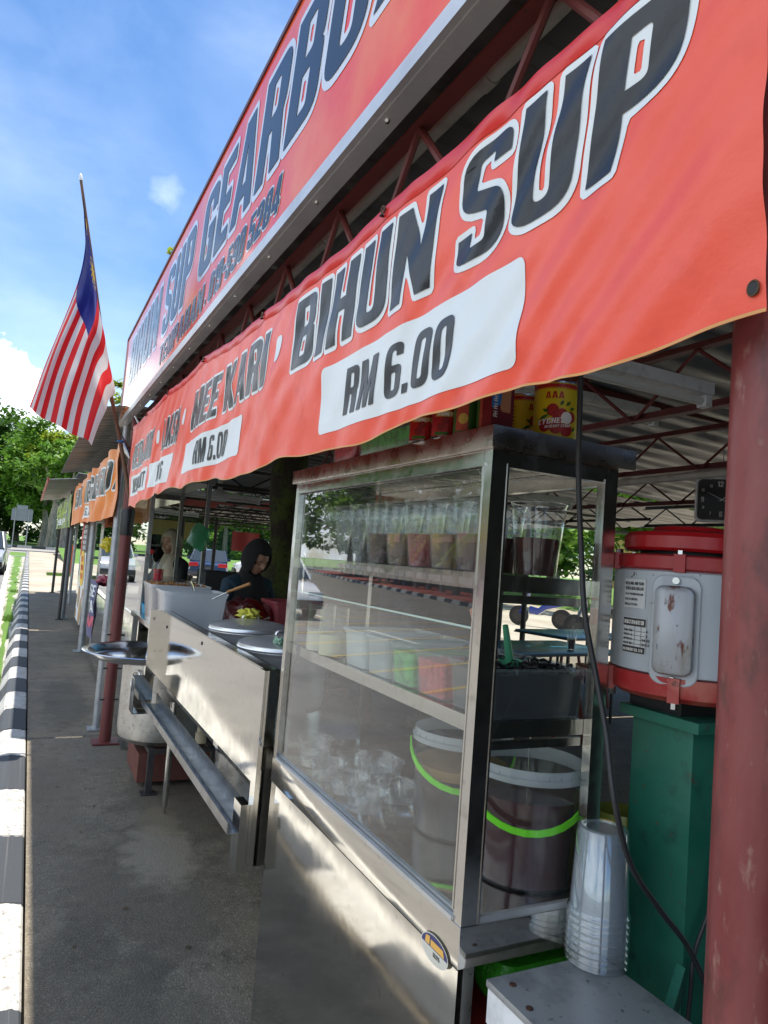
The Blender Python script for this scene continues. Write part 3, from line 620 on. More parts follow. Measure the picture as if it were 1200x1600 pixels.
# road sign seen from behind
rs = thing('road_sign', (G(36, 88), 88, 0), 'grey back of a large road sign on two posts by the island', 'road sign')
p0 = at(19, 795, 1, 88); p1 = at(50, 815, 1, 88); GB = mat('sign_back', (.30, .33, .33), .5, .4)
MB().box((p0.x, 87.96, p1.z), (p1.x, 88, p0.z + .05)).box(((p0.x + p1.x) / 2 - .6, 87.96, p0.z + .06), ((p0.x + p1.x) / 2 + .5, 88, p0.z + .5)).build('panel', GB, rs, smooth=False)
mb = MB()
for k in range(3): mb.box((p0.x + .1, 87.9, p1.z + .3 + k * .5), (p1.x - .1, 87.955, p1.z + .36 + k * .5))
mb.build('bracket', GALV, rs, smooth=False)
for k in (.18, .82):
    x = p0.x + (p1.x - p0.x) * k; MB().tube([(x, 87.86, 0), (x, 87.86, p0.z)], .05).build('post', GALV, rs)
# ================================================================ STALL ROOF
def corr(x0, x1, y0, y1, zf, ny, amp=.018, th=.004):
    """corrugated sheet with ribs along X"""
    mb = MB()
    prof = [(0, 0), (.35, 0), (.5, 1), (.85, 1)]; ys = []
    for i in range(ny):
        for a, b in prof: ys.append((y0 + (y1 - y0) * (i + a) / ny, b * amp))
    ys.append((y1, 0)); nx = 5
    for dz in (0, th):
        b = len(mb.v)
        for i in range(nx + 1):
            x = x0 + (x1 - x0) * i / nx
            for y, a in ys: mb.v.append(Vector((x, y, zf(x) + a + dz)))
        m = len(ys)
        for i in range(nx):
            for j in range(m - 1):
                q = b + i * m + j; mb.f.append((q, q + 1, q + m + 1, q + m)); mb.mi.append(0)
    return mb
def truss(name, p0, p1, h, pitch, mat_, label, rod=.008, ch=.022, group=None, axis=1, parent_list=None):
    """lattice truss between p0 and p1 (bottom chord), zig-zag rods"""
    t = thing(name, p0, label, 'truss', group); p0 = Vector(p0); p1 = Vector(p1); d = p1 - p0; L = d.length; d.normalize(); up = Vector((0, 0, h)); sd = Vector((-d.y, d.x, 0))
    for nm, o in (('bottom_chord', Vector((0, 0, 0))), ('top_chord', up)):
        mb = MB()
        for a, b in (((-ch, -.003), (ch, .003)), ((-ch, .003), (-ch + .006, ch * 1.6))):
            vs = []
            for q in (p0 + o, p1 + o):
                for su, sv in ((a[0], a[1]), (b[0], a[1]), (b[0], b[1]), (a[0], b[1])): vs.append(q + sd * su + Vector((0, 0, sv)))
            mb.add(vs, [(0, 1, 2, 3), (7, 6, 5, 4), (0, 4, 5, 1), (1, 5, 6, 2), (2, 6, 7, 3), (3, 7, 4, 0)])
        mb.build(nm, mat_, t, smooth=False)
    mb = MB(); n = max(2, int(round(L / pitch)))
    for i in range(n):
        a = p0 + d * (L * i / n); b = p0 + d * (L * (i + .5) / n) + up; c = p0 + d * (L * (i + 1) / n)
        mb.tube([a, b], rod, 7, caps=False); mb.tube([b, c], rod, 7, caps=False)
    mb.build('lattice', mat_, t); return t
zf = lambda x: 2.66 - .035 * (x - .6)
r_ = corr(.62, 9.2, -.6, 5.95, zf, 26).build('stall_roof', SHEET); tag(r_, 'corrugated metal roof over the near red bannered stall', 'roof')
r_ = corr(.62, 8.6, 5.98, 12.6, lambda x: 2.60 - .03 * (x - .6), 26).build('stall_roof', SHEET); tag(r_, 'corrugated metal roof over the middle orange bannered stall', 'roof')
r_ = corr(.62, 8.0, 12.62, 21, lambda x: 2.56 - .03 * (x - .6), 33).build('stall_roof', SHEET); tag(r_, 'corrugated metal roof over the farthest stall', 'roof')
awA = corr(.35, .66, 5.9, 12.55, lambda x: 2.57 + (x - .6) * .2, 34, .014).build('awning', SHEET); tag(awA, 'grey corrugated awning strip over the orange banner', 'awning')
awB = thing('awning', (.4, 16, 2.5), 'lowest corrugated awning at the far end with a red edge', 'awning')
corr(.2, .66, 12.7, 20.4, lambda x: 2.47 + (x - .6) * .15, 34, .014).build('sheet', SHEET, awB)
MB().box((.17, 12.7, 2.38), (.196, 20.4, 2.44)).build('edge_strip', plain('red_trim', (.45, .06, .05)), awB, smooth=False)
# front truss behind the sign
truss('roof_truss', (.69, .22, 2.20), (.69, 5.72, 2.20), .275, .44, RED_STEEL, 'red brown lattice truss along the street front above the red banner', .009, .019)
for i, (x, zb, hh) in enumerate(((2.2, 2.16, .24), (3.35, 2.16, .22), (4.6, 2.14, .2), (6.2, 2.12, .2), (7.9, 2.10, .17))):
    truss('roof_truss', (x, -.3, zb), (x, 5.9, zb), hh, .62, RED_STEEL if i < 3 else DARK_STEEL, ('first lattice truss back from the street, over the red motor', 'second lattice truss back from the street', 'third lattice truss back from the street', 'fourth lattice truss, dark, near the back of the roof', 'rearmost dark truss under the roof edge above the yellow house')[i], .008, .022, 'lattice trusses under the near roof')
for i, (y, x1) in enumerate(((.6, 9), (3.1, 9), (5.6, 9))):
    m = MB().box((.75, y - .025, zf(1) - .10), (x1, y + .025, zf(1) - .055)).build('rafter', RED_STEEL, smooth=False); tag(m, ('red brown rafter over the near pole', 'red brown rafter over the steel counter', 'red brown rafter over the far red post')[i], 'rafter', 'rafters')
for i, (y0, y1) in enumerate(((6.0, 12.4), (12.7, 20.8))):
    for k, x in enumerate((1.5, 3.0, 4.6, 6.4)):
        truss('roof_truss', (x, y0, 2.22 - i * .03), (x, y1, 2.22 - i * .03), .2, .7, DARK_STEEL, 'dark lattice truss %s under the %s roof' % (('nearest the street', 'second from the street', 'third from the street', 'farthest from the street')[k], ('middle', 'farthest')[i]), .01, .02, 'dark trusses under the far roofs')
for k, y in enumerate((7.5, 10, 12.2, 14.5, 17, 19.5)):
    truss('roof_truss', (.8, y, 2.16), (7.6, y, 2.16), .18, .6, DARK_STEEL, 'dark cross truss %s beyond the far red post' % ('first', 'second', 'third', 'fourth', 'fifth', 'sixth')[k], .01, .02, 'dark cross trusses')
# pvc pipe and downpipe, light fittings
pp = thing('pipe', (.77, 2, 2.6), 'long white plastic pipe clipped under the roof behind the signboard', 'pipe')
MB().tube([(.785, .1, 2.557), (.785, 5.6, 2.557)], .018, 12).build('pipe_run', PVC, pp)
for y in (.9, 1.25, 2.2, 3.4, 4.6): MB().tube([(.785, y - .02, 2.557), (.785, y + .02, 2.557)], .022, 12).build('coupling', PVC, pp)
a_ = MB().tube([(.86, .9, 2.56), (.86, .92, 2.40), (.87, .95, 2.2), (.9, .97, 1.95)], .027, 14).build('downpipe', PVC); tag(a_, 'short white pipe dropping behind the letters of the red banner', 'pipe')
a_ = MB().tube([(2.9, .2, 2.06), (3.1, 5.6, 2.06)], .022, 10).build('pipe', PVC); tag(a_, 'grey pipe crossing the ceiling behind the cabinet top', 'pipe')
def lamp(p, L, label):
    t = thing('tube_lamp', p, label, 'lamp', 'unlit tube lamps'); x, y, z = p
    MB().box((x - L / 2, y - .03, z), (x + L / 2, y + .03, z + .045), bev=.006).build('housing', WHITE, t)
    MB().tube([(x - L / 2 + .03, y, z - .022), (x + L / 2 - .03, y, z - .022)], .014, 10).build('tube', plain('milky_tube', (.7, .7, .68), .3), t)
    for xx in (x - L / 2, x + L / 2 - .03): MB().box((xx, y - .02, z - .042), (xx + .03, y + .02, z)).build('end_cap', WHITE, t, smooth=False)
lamp((2.15, 2.55, 2.32), 1.15, 'unlit tube lamp between the first and second trusses')
lamp((1.62, 1.75, 2.18), 1.0, 'unlit tube lamp just above the yellow cans')
lamp((1.8, 8.2, 2.1), 1.2, 'unlit tube lamp near the ceiling fan')
lamp((3.4, 4.6, 2.1), 1.2, 'unlit tube lamp over the back of the near stall')
lamp((2.2, 13.5, 2.1), 1.2, 'unlit tube lamp in the farthest stall')
fan = thing('ceiling_fan', (2.15, 9.2, 2.1), 'round grey ceiling fan hanging in the middle stall', 'fan')
MB().lathe((2.15, 9.2, 2.1), [(.0, .02), (.1, .02), (.13, .06), (.12, .14), (.03, .17), (.03, .3)], 20, (True, True)).build('motor', plain('fan_grey', (.5, .5, .48), .5), fan)
for k in range(3):
    a = k * 2.1; d = Vector((math.cos(a), math.sin(a), 0)); w = Vector((-d.y, d.x, 0)) * .07; c = Vector((2.15, 9.2, 2.19)); q = [c + d * .1 - w, c + d * .6 - w, c + d * .6 + w, c + d * .1 + w]
    MB().add(q + [v + Vector((0, 0, .008)) for v in q], [(0, 1, 2, 3), (7, 6, 5, 4), (0, 4, 5, 1), (1, 5, 6, 2), (2, 6, 7, 3), (3, 7, 4, 0)]).build('blade', MATS['fan_grey'], fan, smooth=False)

# ---------------------------------------------------------------- posts
def post(x, y, r, h, m, label, name='post', foot=True, cat='post', tilt=(0, 0), group=None, z0=0):
    t = thing(name, (x, y, z0), label, cat, group)
    MB().tube([(x, y, z0), (x + tilt[0], y + tilt[1], h)], r, 20).build('tube', m, t)
    if foot: MB().box((x - r * 2.2, y - r * 2.2, z0 + .001), (x + r * 2.2, y + r * 2.2, z0 + .014), bev=.003).build('base_plate', m, t)
    return t
np_ = post(.701, .50, .0385, 2.5, RED_STEEL, 'big faded red steel post close on the right beside the motor')
NPM = mat('faded_red_post', (.165, .024, .024), .42, 0, var=[(9, .42, .66, (.22, .055, .048)), (26, .52, .7, (.075, .022, .018)), (60, .60, .72, (.26, .13, .10))], bump=[(50, .0010), (9, .002)], stretch=(1, 1, .4))
for c in children(np_): c.data = c.data.copy(); c.data.materials[0] = NPM
rp = post(.655, 5.72, .042, 2.45, RED_STEEL, 'dark red post at the far end of the red banner')
post(.625, 6.12, .03, 2.5, GALV, 'grey galvanised post just past the dark red post', group='grey posts')
mb = MB()
for z in (.32, .55, .8): mb.tube([(.59, 5.70, z), (.72, 5.70, z)], .006, 8)
mb.build('bolt', DARK_STEEL, rp)
tp = MB().lathe((.655, 5.72, 1.55), [(.048, 0), (.052, .02), (.049, .09), (.053, .17), (.049, .2)], 16).build('tape_wrap', mat('black_tape', (.012, .012, .014), .35, bump=(30, .004)), rp)
post(.765, 10.33, .043, 2.4, GALV, 'thick grey post holding the menu poster', group='grey posts')
post(.70, 14.5, .04, 2.35, mat('mid_grey_paint', (.17, .18, .19), .45, .3), 'slate grey post beside the green banner', group='grey posts')
post(.63, 14.25, .028, 2.35, DARK_STEEL, 'thin dark post leaning beside the slate grey post', group='dark posts')
post(.70, 21.0, .035, 2.3, DARK_STEEL, 'dark post at the far end of the row of stalls', group='dark posts')
post(.95, 17.6, .03, 2.35, GALV, 'thin grey post inside the farthest stall', foot=False, group='grey posts')
for i, (x, y) in enumerate(((7.6, 2), (7.6, 5.6), (7.4, 9.5), (7.2, 13), (7.0, 17), (4.0, 12.4), (4.2, 18), (3.6, 9.6), (2.9, 15.5))):
    post(x, y, .045, 2.3, DARK_STEEL, 'dark back post, %s of the posts behind the stalls' % ('first', 'second', 'third', 'fourth', 'fifth', 'sixth', 'seventh', 'eighth', 'ninth')[i], group='dark posts')
# orange post on the path
op = thing('bollard', (G(112, 31) , 31, 0), 'orange capped post standing on the sunny path', 'bollard')
x, y = op.location.x, 31; OR = mat('orange_paint', (.55, .10, .02), .6)
MB().box((x - .1, y - .1, 0), (x + .1, y + .1, 1.0)).build('shaft', OR, op, smooth=False)
MB().box((x - .17, y - .17, 1.0), (x + .17, y + .17, 1.08)).box((x - .12, y - .12, 1.08), (x + .12, y + .12, 1.2)).build('cap', OR, op, smooth=False)
#PART3
# ================================================================ SIGNBOARD
SX = .575
sg = thing('signboard', (.6, 3, 2.4), 'long glossy red signboard with black lettering above the red banner', 'signboard')
SY1 = 6.22
MB().box((SX, -.8, 2.47), (SX + .04, SY1, 3.17)).build('panel', SIGNRED, sg, smooth=False)
mb = MB(); mb.box((SX - .012, -.8, 2.447), (SX + .004, SY1, 2.486)); mb.box((SX + .0045, -.8, 2.445), (SX + .048, SY1, 2.4675)); mb.build('bottom_frame', ALU_PAINT, sg, smooth=False)
MB().box((SX - .006, -.8, 3.172), (SX + .06, SY1, 3.19)).build('top_frame', plain('dark_trim', (.08, .02, .03)), sg, smooth=False)
MB().box((SX - .008, SY1 + .001, 2.446), (SX + .06, SY1 + .012, 3.18)).build('end_frame', ALU_PAINT, sg, smooth=False)
for i in range(14): MB().lathe((SX + .022, .5 + i * .42, 2.439), [(0, 0), (.005, .001), (.007, .006)], 10).build('screw', STEEL_S, sg)
sgf = lambda y0, z0: (lambda u, v, l: (SX - .0006 - l, y0 - u, z0 + v))
def signtext(s_, y0, z0, h, y1, nm='lettering', gr=.065, w=True, shear=.16, gap=.09):
    L = abs(y0 - y1)
    if w: outline(s_, h, sgf(y0, z0), grow=gr, gap=gap, shear=shear, fit=L, lift=.0006).build(nm + '_outline', SIGNWHT, sg, smooth=False)
    letters(s_, h, sgf(y0, z0), gap=gap, shear=shear, fit=L, lift=.0022).build(nm, SIGNBLK, sg, smooth=False)
signtext('BIHUN', 5.92, 2.715, .36, 4.5, shear=.2)
signtext('SUP', 4.30, 2.715, .36, 3.50, shear=.2)
signtext('GEARBOX', 3.30, 2.722, .36, 1.12, shear=.2)
signtext('TEMPAHAN', 4.30, 2.535, .115, 3.12, 'small_lettering', .06, shear=.25)
signtext(': 019-590 5284', 3.08, 2.535, .115, 2.05, 'small_lettering', .06, shear=.25)
# printed orange flame at the far end
fl = [(SX - .0007, 6.18, 2.49), (SX - .0007, 5.2, 2.49), (SX - .0007, 4.9, 2.52), (SX - .0007, 5.25, 2.58), (SX - .0007, 5.5, 2.68), (SX - .0007, 5.85, 2.66), (SX - .0007, 6.0, 2.75), (SX - .0007, 6.18, 2.72)]
MB().add(fl, [tuple(range(8))]).build('orange_print', mat('glossy_orange_print', (.85, .2, .01), .08, spec=.6, coat=.5), sg, smooth=False)

# ================================================================ RED BANNER
TIES = [.40, 1.31, 2.17, 3.05, 3.95, 4.75, 5.45]
TZS = [(0, 2.225), (.9, 2.246), (1.31, 2.243), (2.17, 2.262), (3.05, 2.318), (3.95, 2.338), (5.6, 2.346)]
def topz(y):
    for (y0, a0), (y1, a1) in zip(TZS, TZS[1:]):
        if y <= y1: base = a0 + (a1 - a0) * (y - y0) / (y1 - y0); break
    for a, b in zip(TIES, TIES[1:]):
        if y <= b:
            t = (y - a) / (b - a); return base - (.010 + .004 * math.sin(a * 7)) * 4 * t * (1 - t)
    return base
def botz(y): return 1.757 + .014 * math.exp(-((y - 1.75) / .45) ** 2) + .012 * math.sin(y * 2.1 + .6) + .008 * math.sin(y * 7.3) + .004 * math.sin(y * 17) + (.03 * max(0, 1 - abs(y - 4.05) / .2) if y > 3.9 else 0)
def bdisp(y, z):
    v = (z - 1.76) / .5; tens = 0
    for t in TIES: tens += math.exp(-((y - t + (1 - v) * .12) / (.05 + .18 * (1 - v))) ** 2) * (.3 + .7 * v)
    far_ = min(1, max(0, (y - 1.5) / 2.5))
    d = .007 * math.sin(y * 5.1 + v * 2.0) * (.3 + far_) + .0055 * far_ * math.sin(y * 14 + v * 3 + 1.2 * math.sin(y * 3)) * (1.15 - v * .6)
    d += .0035 * math.sin((y * .9 + z) * 34 + 3 * noise.noise((y * 2, z * 2, 0))) * (.35 + .65 * v) + .010 * noise.noise((y * 3.3 + z * 2.5, z * 4, 1)) + .0035 * noise.noise((y * 11, z * 14, 4))
    d += .0025 * math.sin((y * .75 + z) * 70 + 4 * noise.noise((y * 4, z * 3, 7))) * math.exp(-((y - .8) / .4) ** 2)
    d += -.006 * tens + .02 * (1 - v) * math.sin(y * 1.3)
    if y < .52: d += .006 * ((.52 - y) / .075) ** 2
    return d * (1 - .55 * max(0, v) ** 2)
BX = .60
def bpos(y, z, lift=0): return Vector((BX + bdisp(y, z) - lift, y, z))
bn = thing('banner', (BX, 2.5, 1.76), 'wide red vinyl banner with black lettering and price boxes tied along the stall front', 'banner')
MB().grid(lambda u, v: bpos(.447 + 4.958 * u, botz(.447 + 4.958 * u) + (topz(.447 + 4.958 * u) - botz(.447 + 4.958 * u)) * v), 620, 44).build('vinyl', BANNER, bn, ang=80)
MB().grid(lambda u, v: bpos(.447 + 4.958 * u, topz(.447 + 4.958 * u) - .030 + .032 * v, .0012 + .0035 * math.sin(math.pi * v)), 500, 5).build('hem', mat('hem_red', (.62, .014, .008), .33, bump=(60, .0004)), bn, ang=80)
MB().grid(lambda u, v: bpos(.447 + 4.958 * u, botz(.447 + 4.958 * u) + .0035 * v, .0008), 500, 1).build('bottom_edge', plain('edge_yellow', (.62, .30, .10), .5), bn, ang=80)
bf = lambda y0, z0: (lambda u, v, l: bpos(y0 - u, z0 + v, l))
def bt_(s_, y0, z0, h, y1, gr=.065, w=True, shear=.2, gap=.09, m=BLACKV, nm='lettering'):
    L = abs(y0 - y1) - shear * h
    if w: outline(s_, h, bf(y0, z0), grow=gr, gap=gap, shear=shear, fit=L, lift=.0011).build(nm + '_outline', WHITEV, bn, ang=80)
    letters(s_, h, bf(y0, z0), gap=gap, shear=shear, fit=L, step=.010, lift=.0026).build(nm, m, bn, ang=80)
bt_('BIHUN', 1.870, 2.008, .180, 1.082)
bt_('SUP', 1.035, 2.008, .180, .535, gap=.1)
bt_('MEE KARI', 3.20, 2.015, .165, 2.09, gr=.06)
bt_('LAKSA', 4.02, 2.01, .165, 3.50, gr=.06)
bt_('BERLAUK', 5.28, 2.01, .165, 4.28, gr=.06)
for y0 in (2.035, 3.40, 4.16):
    patch([(0, 0, .02), (.05, 0, .02), (.065, .075, .02), (.012, .075, .02)], bf(y0, 2.065), .02, .0012).build('dot', WHITEV, bn, ang=80)
def pbox(y0, y1, z0, z1, s_, ty0, ty1, tz, th):
    L = y0 - y1; r = .02
    patch([(0, 0, r), (L - .015, 0, r), (L, z1 - z0, r), (.015, z1 - z0, r)], bf(y0, z0), .012, .0012).build('price_box', WHITEV, bn, ang=80)
    bt_(s_, ty0, tz, th, ty1, w=False, m=mat('grey_black_print', (.03, .032, .036), .4), nm='price', gap=.1)
pbox(1.652, .825, 1.800, 1.964, 'RM 6.00', 1.503, 1.015, 1.828, .105)
pbox(3.285, 2.35, 1.822, 1.962, 'RM 6.00', 3.0, 2.56, 1.842, .098)
pbox(4.32, 3.62, 1.822, 1.962, 'RM 6', 4.12, 3.84, 1.842, .098)
pbox(5.33, 4.42, 1.822, 1.962, 'MENGIKUT', 5.24, 4.5, 1.842, .098)
# eyelets and ties
gm = mat('brass_eyelet', (.10, .06, .03), .5, .6)
for y in TIES[1:]:
    p = bpos(y, topz(y) - .012, .009)
    e = MB().tube([p + Vector((0, math.cos(a) * .008, math.sin(a) * .008)) for a in [k * math.pi / 6 for k in range(13)]], .002, 6).build('eyelet', gm, bn)
    MB().tube([p, p + Vector((.03, -.01, .01)), p + Vector((.085, -.012, .035)), p + Vector((.09, .0, -.01)), p + Vector((.02, .012, -.004)), p + Vector((-.004, .004, -.012))], .0028, 6).build('tie', BLACK, bn)
p = bpos(.458, 1.797, .002)
mb = MB(); mb.tube([p + Vector((0, math.cos(a) * .0062, math.sin(a) * .0078)) for a in [k * math.pi / 8 for k in range(17)]], .001, 6); mb.build('eyelet', gm, bn)
patch([(0, 0, .007), (.0125, 0, .007), (.0125, .0155, .007), (0, .0155, .007)], bf(.4643, 1.7893), .02, .0016).build('eyelet_hole', BLACK, bn, ang=80)

# ================================================================ OTHER BANNERS
def sheet_banner(name, label, x, y0, y1, z0f, z1f, m, cat='banner', amp=.02, fr=9, seed=0):
    t = thing(name, (x, (y0 + y1) / 2, z0f(y0)), label, cat)
    P = lambda y, z, l=0: Vector((x + amp * math.sin(y * fr + seed) * .7 + amp * noise.noise((y * 3, z * 4, seed)) - l, y, z))
    MB().grid(lambda u, v: P(y0 + (y1 - y0) * u, z0f(y0 + (y1 - y0) * u) + (z1f(y0 + (y1 - y0) * u) - z0f(y0 + (y1 - y0) * u)) * v), 220, 16).build('vinyl', m, t, ang=80)
    return t, P
ob, P = sheet_banner('banner', 'faded orange banner with black lettering over the middle stall', .60, 6.0, 12.4, lambda y: 1.70 + .01 * math.sin(y * 8), lambda y: 2.31 + .012 * math.sin(y * 9.4), ORANGE, amp=.03, fr=7)
def lt(t, P, s_, y0, z0, h, L, gr, mo, mi_, shear=.18):
    if mo: outline(s_, h, lambda u, v, l: P(y0 - u, z0 + v, l), grow=gr, shear=shear, fit=L, lift=.002).build('lettering_outline', mo, t, ang=80)
    letters(s_, h, lambda u, v, l: P(y0 - u, z0 + v, l), shear=shear, fit=L, step=.05, lift=.0045).build('lettering', mi_, t, ang=80)
lt(ob, P, 'BIHUN', 12.2, 1.95, .26, 1.75, .07, WHITEV, BLACKV); lt(ob, P, 'SUP', 10.1, 1.95, .26, .85, .07, WHITEV, BLACKV); lt(ob, P, 'GEARBOX', 9.0, 1.95, .26, 2.7, .07, WHITEV, BLACKV)
PB = lambda u, v, l: P(10.3 - u, 1.76 + v, l)
patch([(0, 0), (1.5, 0), (1.5, .15), (0, .15)], PB, .06, .002).build('price_box', WHITEV, ob, ang=80)
letters('RM 6.00', .1, lambda u, v, l: P(10.15 - u, 1.785 + v, l), fit=1.1, step=.05, lift=.0045).build('price', BLACKV, ob, ang=80)
GRN = mat('dark_green_vinyl', (.03, .06, .02), .4, var=(2.4, .42, .6, (.26, .36, .04)))
gbn, P2 = sheet_banner('banner', 'dark green and lime banner at the farthest stall', .60, 13.0, 20.2, lambda y: 1.68, lambda y: 2.28 + .01 * math.sin(y * 9), GRN, amp=.03, fr=6, seed=2)
lt(gbn, P2, 'CENDOL', 19.4, 1.98, .22, 4.6, .06, None, plain('lime_print', (.45, .6, .06)))
letters('SEDAP', .12, lambda u, v, l: P2(18.2 - u, 1.76 + v, l), fit=2.6, step=.06, lift=.004).build('lettering', WHITEV, gbn, ang=80)
# vertical menu poster leaning by the thick grey post
pt = thing('poster', (.78, 10.9, .4), 'tall red and white menu poster with yellow roundel and food pictures', 'poster')
PX = .72
pf = lambda u, v, l: Vector((PX - l + .01 * math.sin(v * 4) - .06 * (1.7 - v) / 1.7 * 0, 11.6 - u, .33 + v))
patch([(0, 0), (1.15, 0), (1.15, 1.62), (0, 1.62)], pf, .2, 0).build('sheet', WHITEV, pt, ang=80)
patch([(0, .98), (1.15, .98), (1.15, 1.62), (.0, 1.62)], pf, .2, .002).build('dark_panel', plain('poster_dark', (.03, .012, .012)), pt, ang=80)
patch([(0, .92), (.2, .92), (.38, 1.62), (0, 1.62)], pf, .2, .0035).build('red_panel', plain('poster_red', (.6, .03, .02)), pt, ang=80)
letters('MENU', .12, lambda u, v, l: pf(.45 + u, 1.44 + v, l), fit=.55, lift=.005).build('title', plain('poster_red2', (.6, .04, .02)), pt, smooth=False)
for i, s_ in enumerate(('BIHUN SUP', 'MEE SUP', 'SUP TULANG', 'NASI SUP', 'LAKSA')):
    letters(s_, .05, lambda u, v, l: pf(.42 + u, 1.32 - i * .075 + v, l), fit=.58, lift=.005).build('menu_line', WHITEV, pt, smooth=False)
patch([(.2, .5, .3), (.98, .5, .3), (.98, 1.0, .3), (.2, 1.0, .3)], pf, .1, .0055).build('yellow_roundel', plain('poster_yellow', (.8, .5, .02)), pt, ang=80)
for i, s_ in enumerate(('SEDAP', 'DAN', 'MURAH')):
    letters(s_, .08, lambda u, v, l: pf(.38 + u, .84 - i * .12 + v, l), fit=.42, lift=.008).build('menu_line', MATS['poster_red2'], pt, smooth=False)
for (u, v, r) in ((.34, .33, .2), (.86, .16, .24), (.12, .06, .1), (1.0, .42, .1)):
    k = [(u + r * math.cos(a), v + r * .8 * math.sin(a)) for a in [i * math.pi / 8 for i in range(16)]]
    k = [(min(max(a, .0), 1.15), min(max(b, 0), .5)) for a, b in k]
    patch(k, pf, .3, .004).build('food_picture', mat('food_print', (.42, .12, .03), .4, var=[(9, .4, .6, (.55, .35, .12)), (20, .5, .6, (.08, .2, .03))]), pt, smooth=False)
# navy banner hung on the middle cabinet
nb, P3 = sheet_banner('banner', 'navy blue hanging banner with white lettering on the middle stall', .70, 7.9, 8.75, lambda y: .42, lambda y: 1.05, plain('navy_vinyl', (.04, .05, .17), .4), amp=.03, fr=8, seed=4)
for i, s_ in enumerate(('SEDIA', 'TAPAU', 'MEE')):
    letters(s_, .13, lambda u, v, l: P3(8.68 - u, .87 - i * .17 + v, l), fit=.7, step=.06, lift=.004).build('lettering', WHITEV if i < 2 else plain('pinkish', (.6, .1, .15)), nb, ang=80)

# ================================================================ FLAG
fp = [at(205, 790, 1, 5.6), at(188, 690, 1, 5.55), at(168, 590, 1, 5.5), at(147, 430, 1, 5.5), at(126.5, 282, 1, 5.5)]
fg = thing('flag', tuple(fp[0]), 'red and white striped flag with blue canton drooping from a wooden pole', 'flag')
MB().tube(fp, [.016, .015, .014, .012, .010], 10).build('pole', mat('flag_wood', (.16, .075, .04), .6, var=(8, .45, .65, (.1, .05, .03)), stretch=(3, 3, .3)), fg)
top = fp[-1]; MB().tube([top, top + Vector((-.004, 0, .035)), top + Vector((-.006, 0, .05))], [.012, .012, .004], 10).build('finial', WHITE, fg)
FL = [mat('flag_red', (.72, .02, .025), .6), mat('flag_white', (.74, .74, .74), .6), mat('flag_blue', (.02, .028, .22), .6), mat('flag_yellow', (.72, .5, .03), .6)]
for m in FL:
    nt = m.node_tree; p_ = nt.nodes['Principled BSDF']; o = [n for n in nt.nodes if n.type == 'OUTPUT_MATERIAL'][0]; t = N(nt, 'ShaderNodeBsdfTranslucent'); t.inputs[0].default_value = p_.inputs['Base Color'].default_value
    mx = N(nt, 'ShaderNodeMixShader'); mx.inputs[0].default_value = .5; nt.links.new(p_.outputs[0], mx.inputs[1]); nt.links.new(t.outputs[0], mx.inputs[2]); nt.links.new(mx.outputs[0], o.inputs[0])
def flagcol(s_, t):
    if s_ < 8 / 14 and t < .5:
        X = t * 2.0; Y_ = s_   # units of hoist height
        dx, dy = X - .20, Y_ - .36
        if dx * dx + dy * dy < .19 ** 2 and (dx - .06) ** 2 + dy * dy > .165 ** 2: return 3
        dx, dy = X - .40, Y_ - .40; r = math.hypot(dx, dy); a = math.atan2(dy, dx)
        if r < .04 + .07 * abs(math.cos(7 * a / 1.0)) ** 3: return 3
        return 2
    return int(s_ * 14) % 2
def bez(pts, t):
    n = len(pts) - 1; t = min(max(t, 0), 1); i = min(int(t * n), n - 1); f = t * n - i
    p0 = pts[max(i - 1, 0)]; p1 = pts[i]; p2 = pts[i + 1]; p3 = pts[min(i + 2, n)]
    return .5 * ((2 * p1) + (p2 - p0) * f + (2 * p0 - 5 * p1 + 4 * p2 - p3) * f * f + (3 * p1 - p0 - 3 * p2 + p3) * f ** 3)
fk = lambda l: [at(x, y, 1, 5.5) + Vector((0, d, 0)) for x, y, d in l]
# curves run from the hoist (t=0) to the fly (t=1) for several heights s
ROWS = [(0.0, fk([(127, 285, 0), (131, 340, -.02), (133, 385, -.02), (122, 440, -.03), (95, 510, -.02), (70, 570, 0), (46, 634, .02)])),
        (.22, fk([(133, 335, 0), (137, 385, -.03), (133, 440, -.06), (118, 480, -.07), (92, 540, -.07), (74, 590, -.06), (56, 648, -.05)])),
        (.45, fk([(141, 395, 0), (147, 430, -.05), (142, 475, -.10), (130, 510, -.12), (112, 555, -.12), (94, 605, -.10), (80, 662, -.08)])),
        (.62, fk([(148, 455, 0), (152, 485, -.07), (147, 520, -.13), (137, 545, -.15), (124, 585, -.15), (110, 630, -.13), (100, 674, -.1)])),
        (.78, fk([(155, 505, 0), (163, 528, -.06), (160, 552, -.10), (149, 572, -.15), (138, 604, -.16), (126, 645, -.15), (118, 684, -.12)])),
        (.9, fk([(161, 548, 0), (170, 568, -.03), (170, 590, -.07), (160, 600, -.12), (152, 622, -.15), (142, 655, -.15), (132, 691, -.13)])),
        (1.0, fk([(167, 585, 0), (177, 598, .01), (178, 616, -.03), (168, 628, -.08), (163, 645, -.12), (152, 668, -.14), (141, 699, -.13)]))]
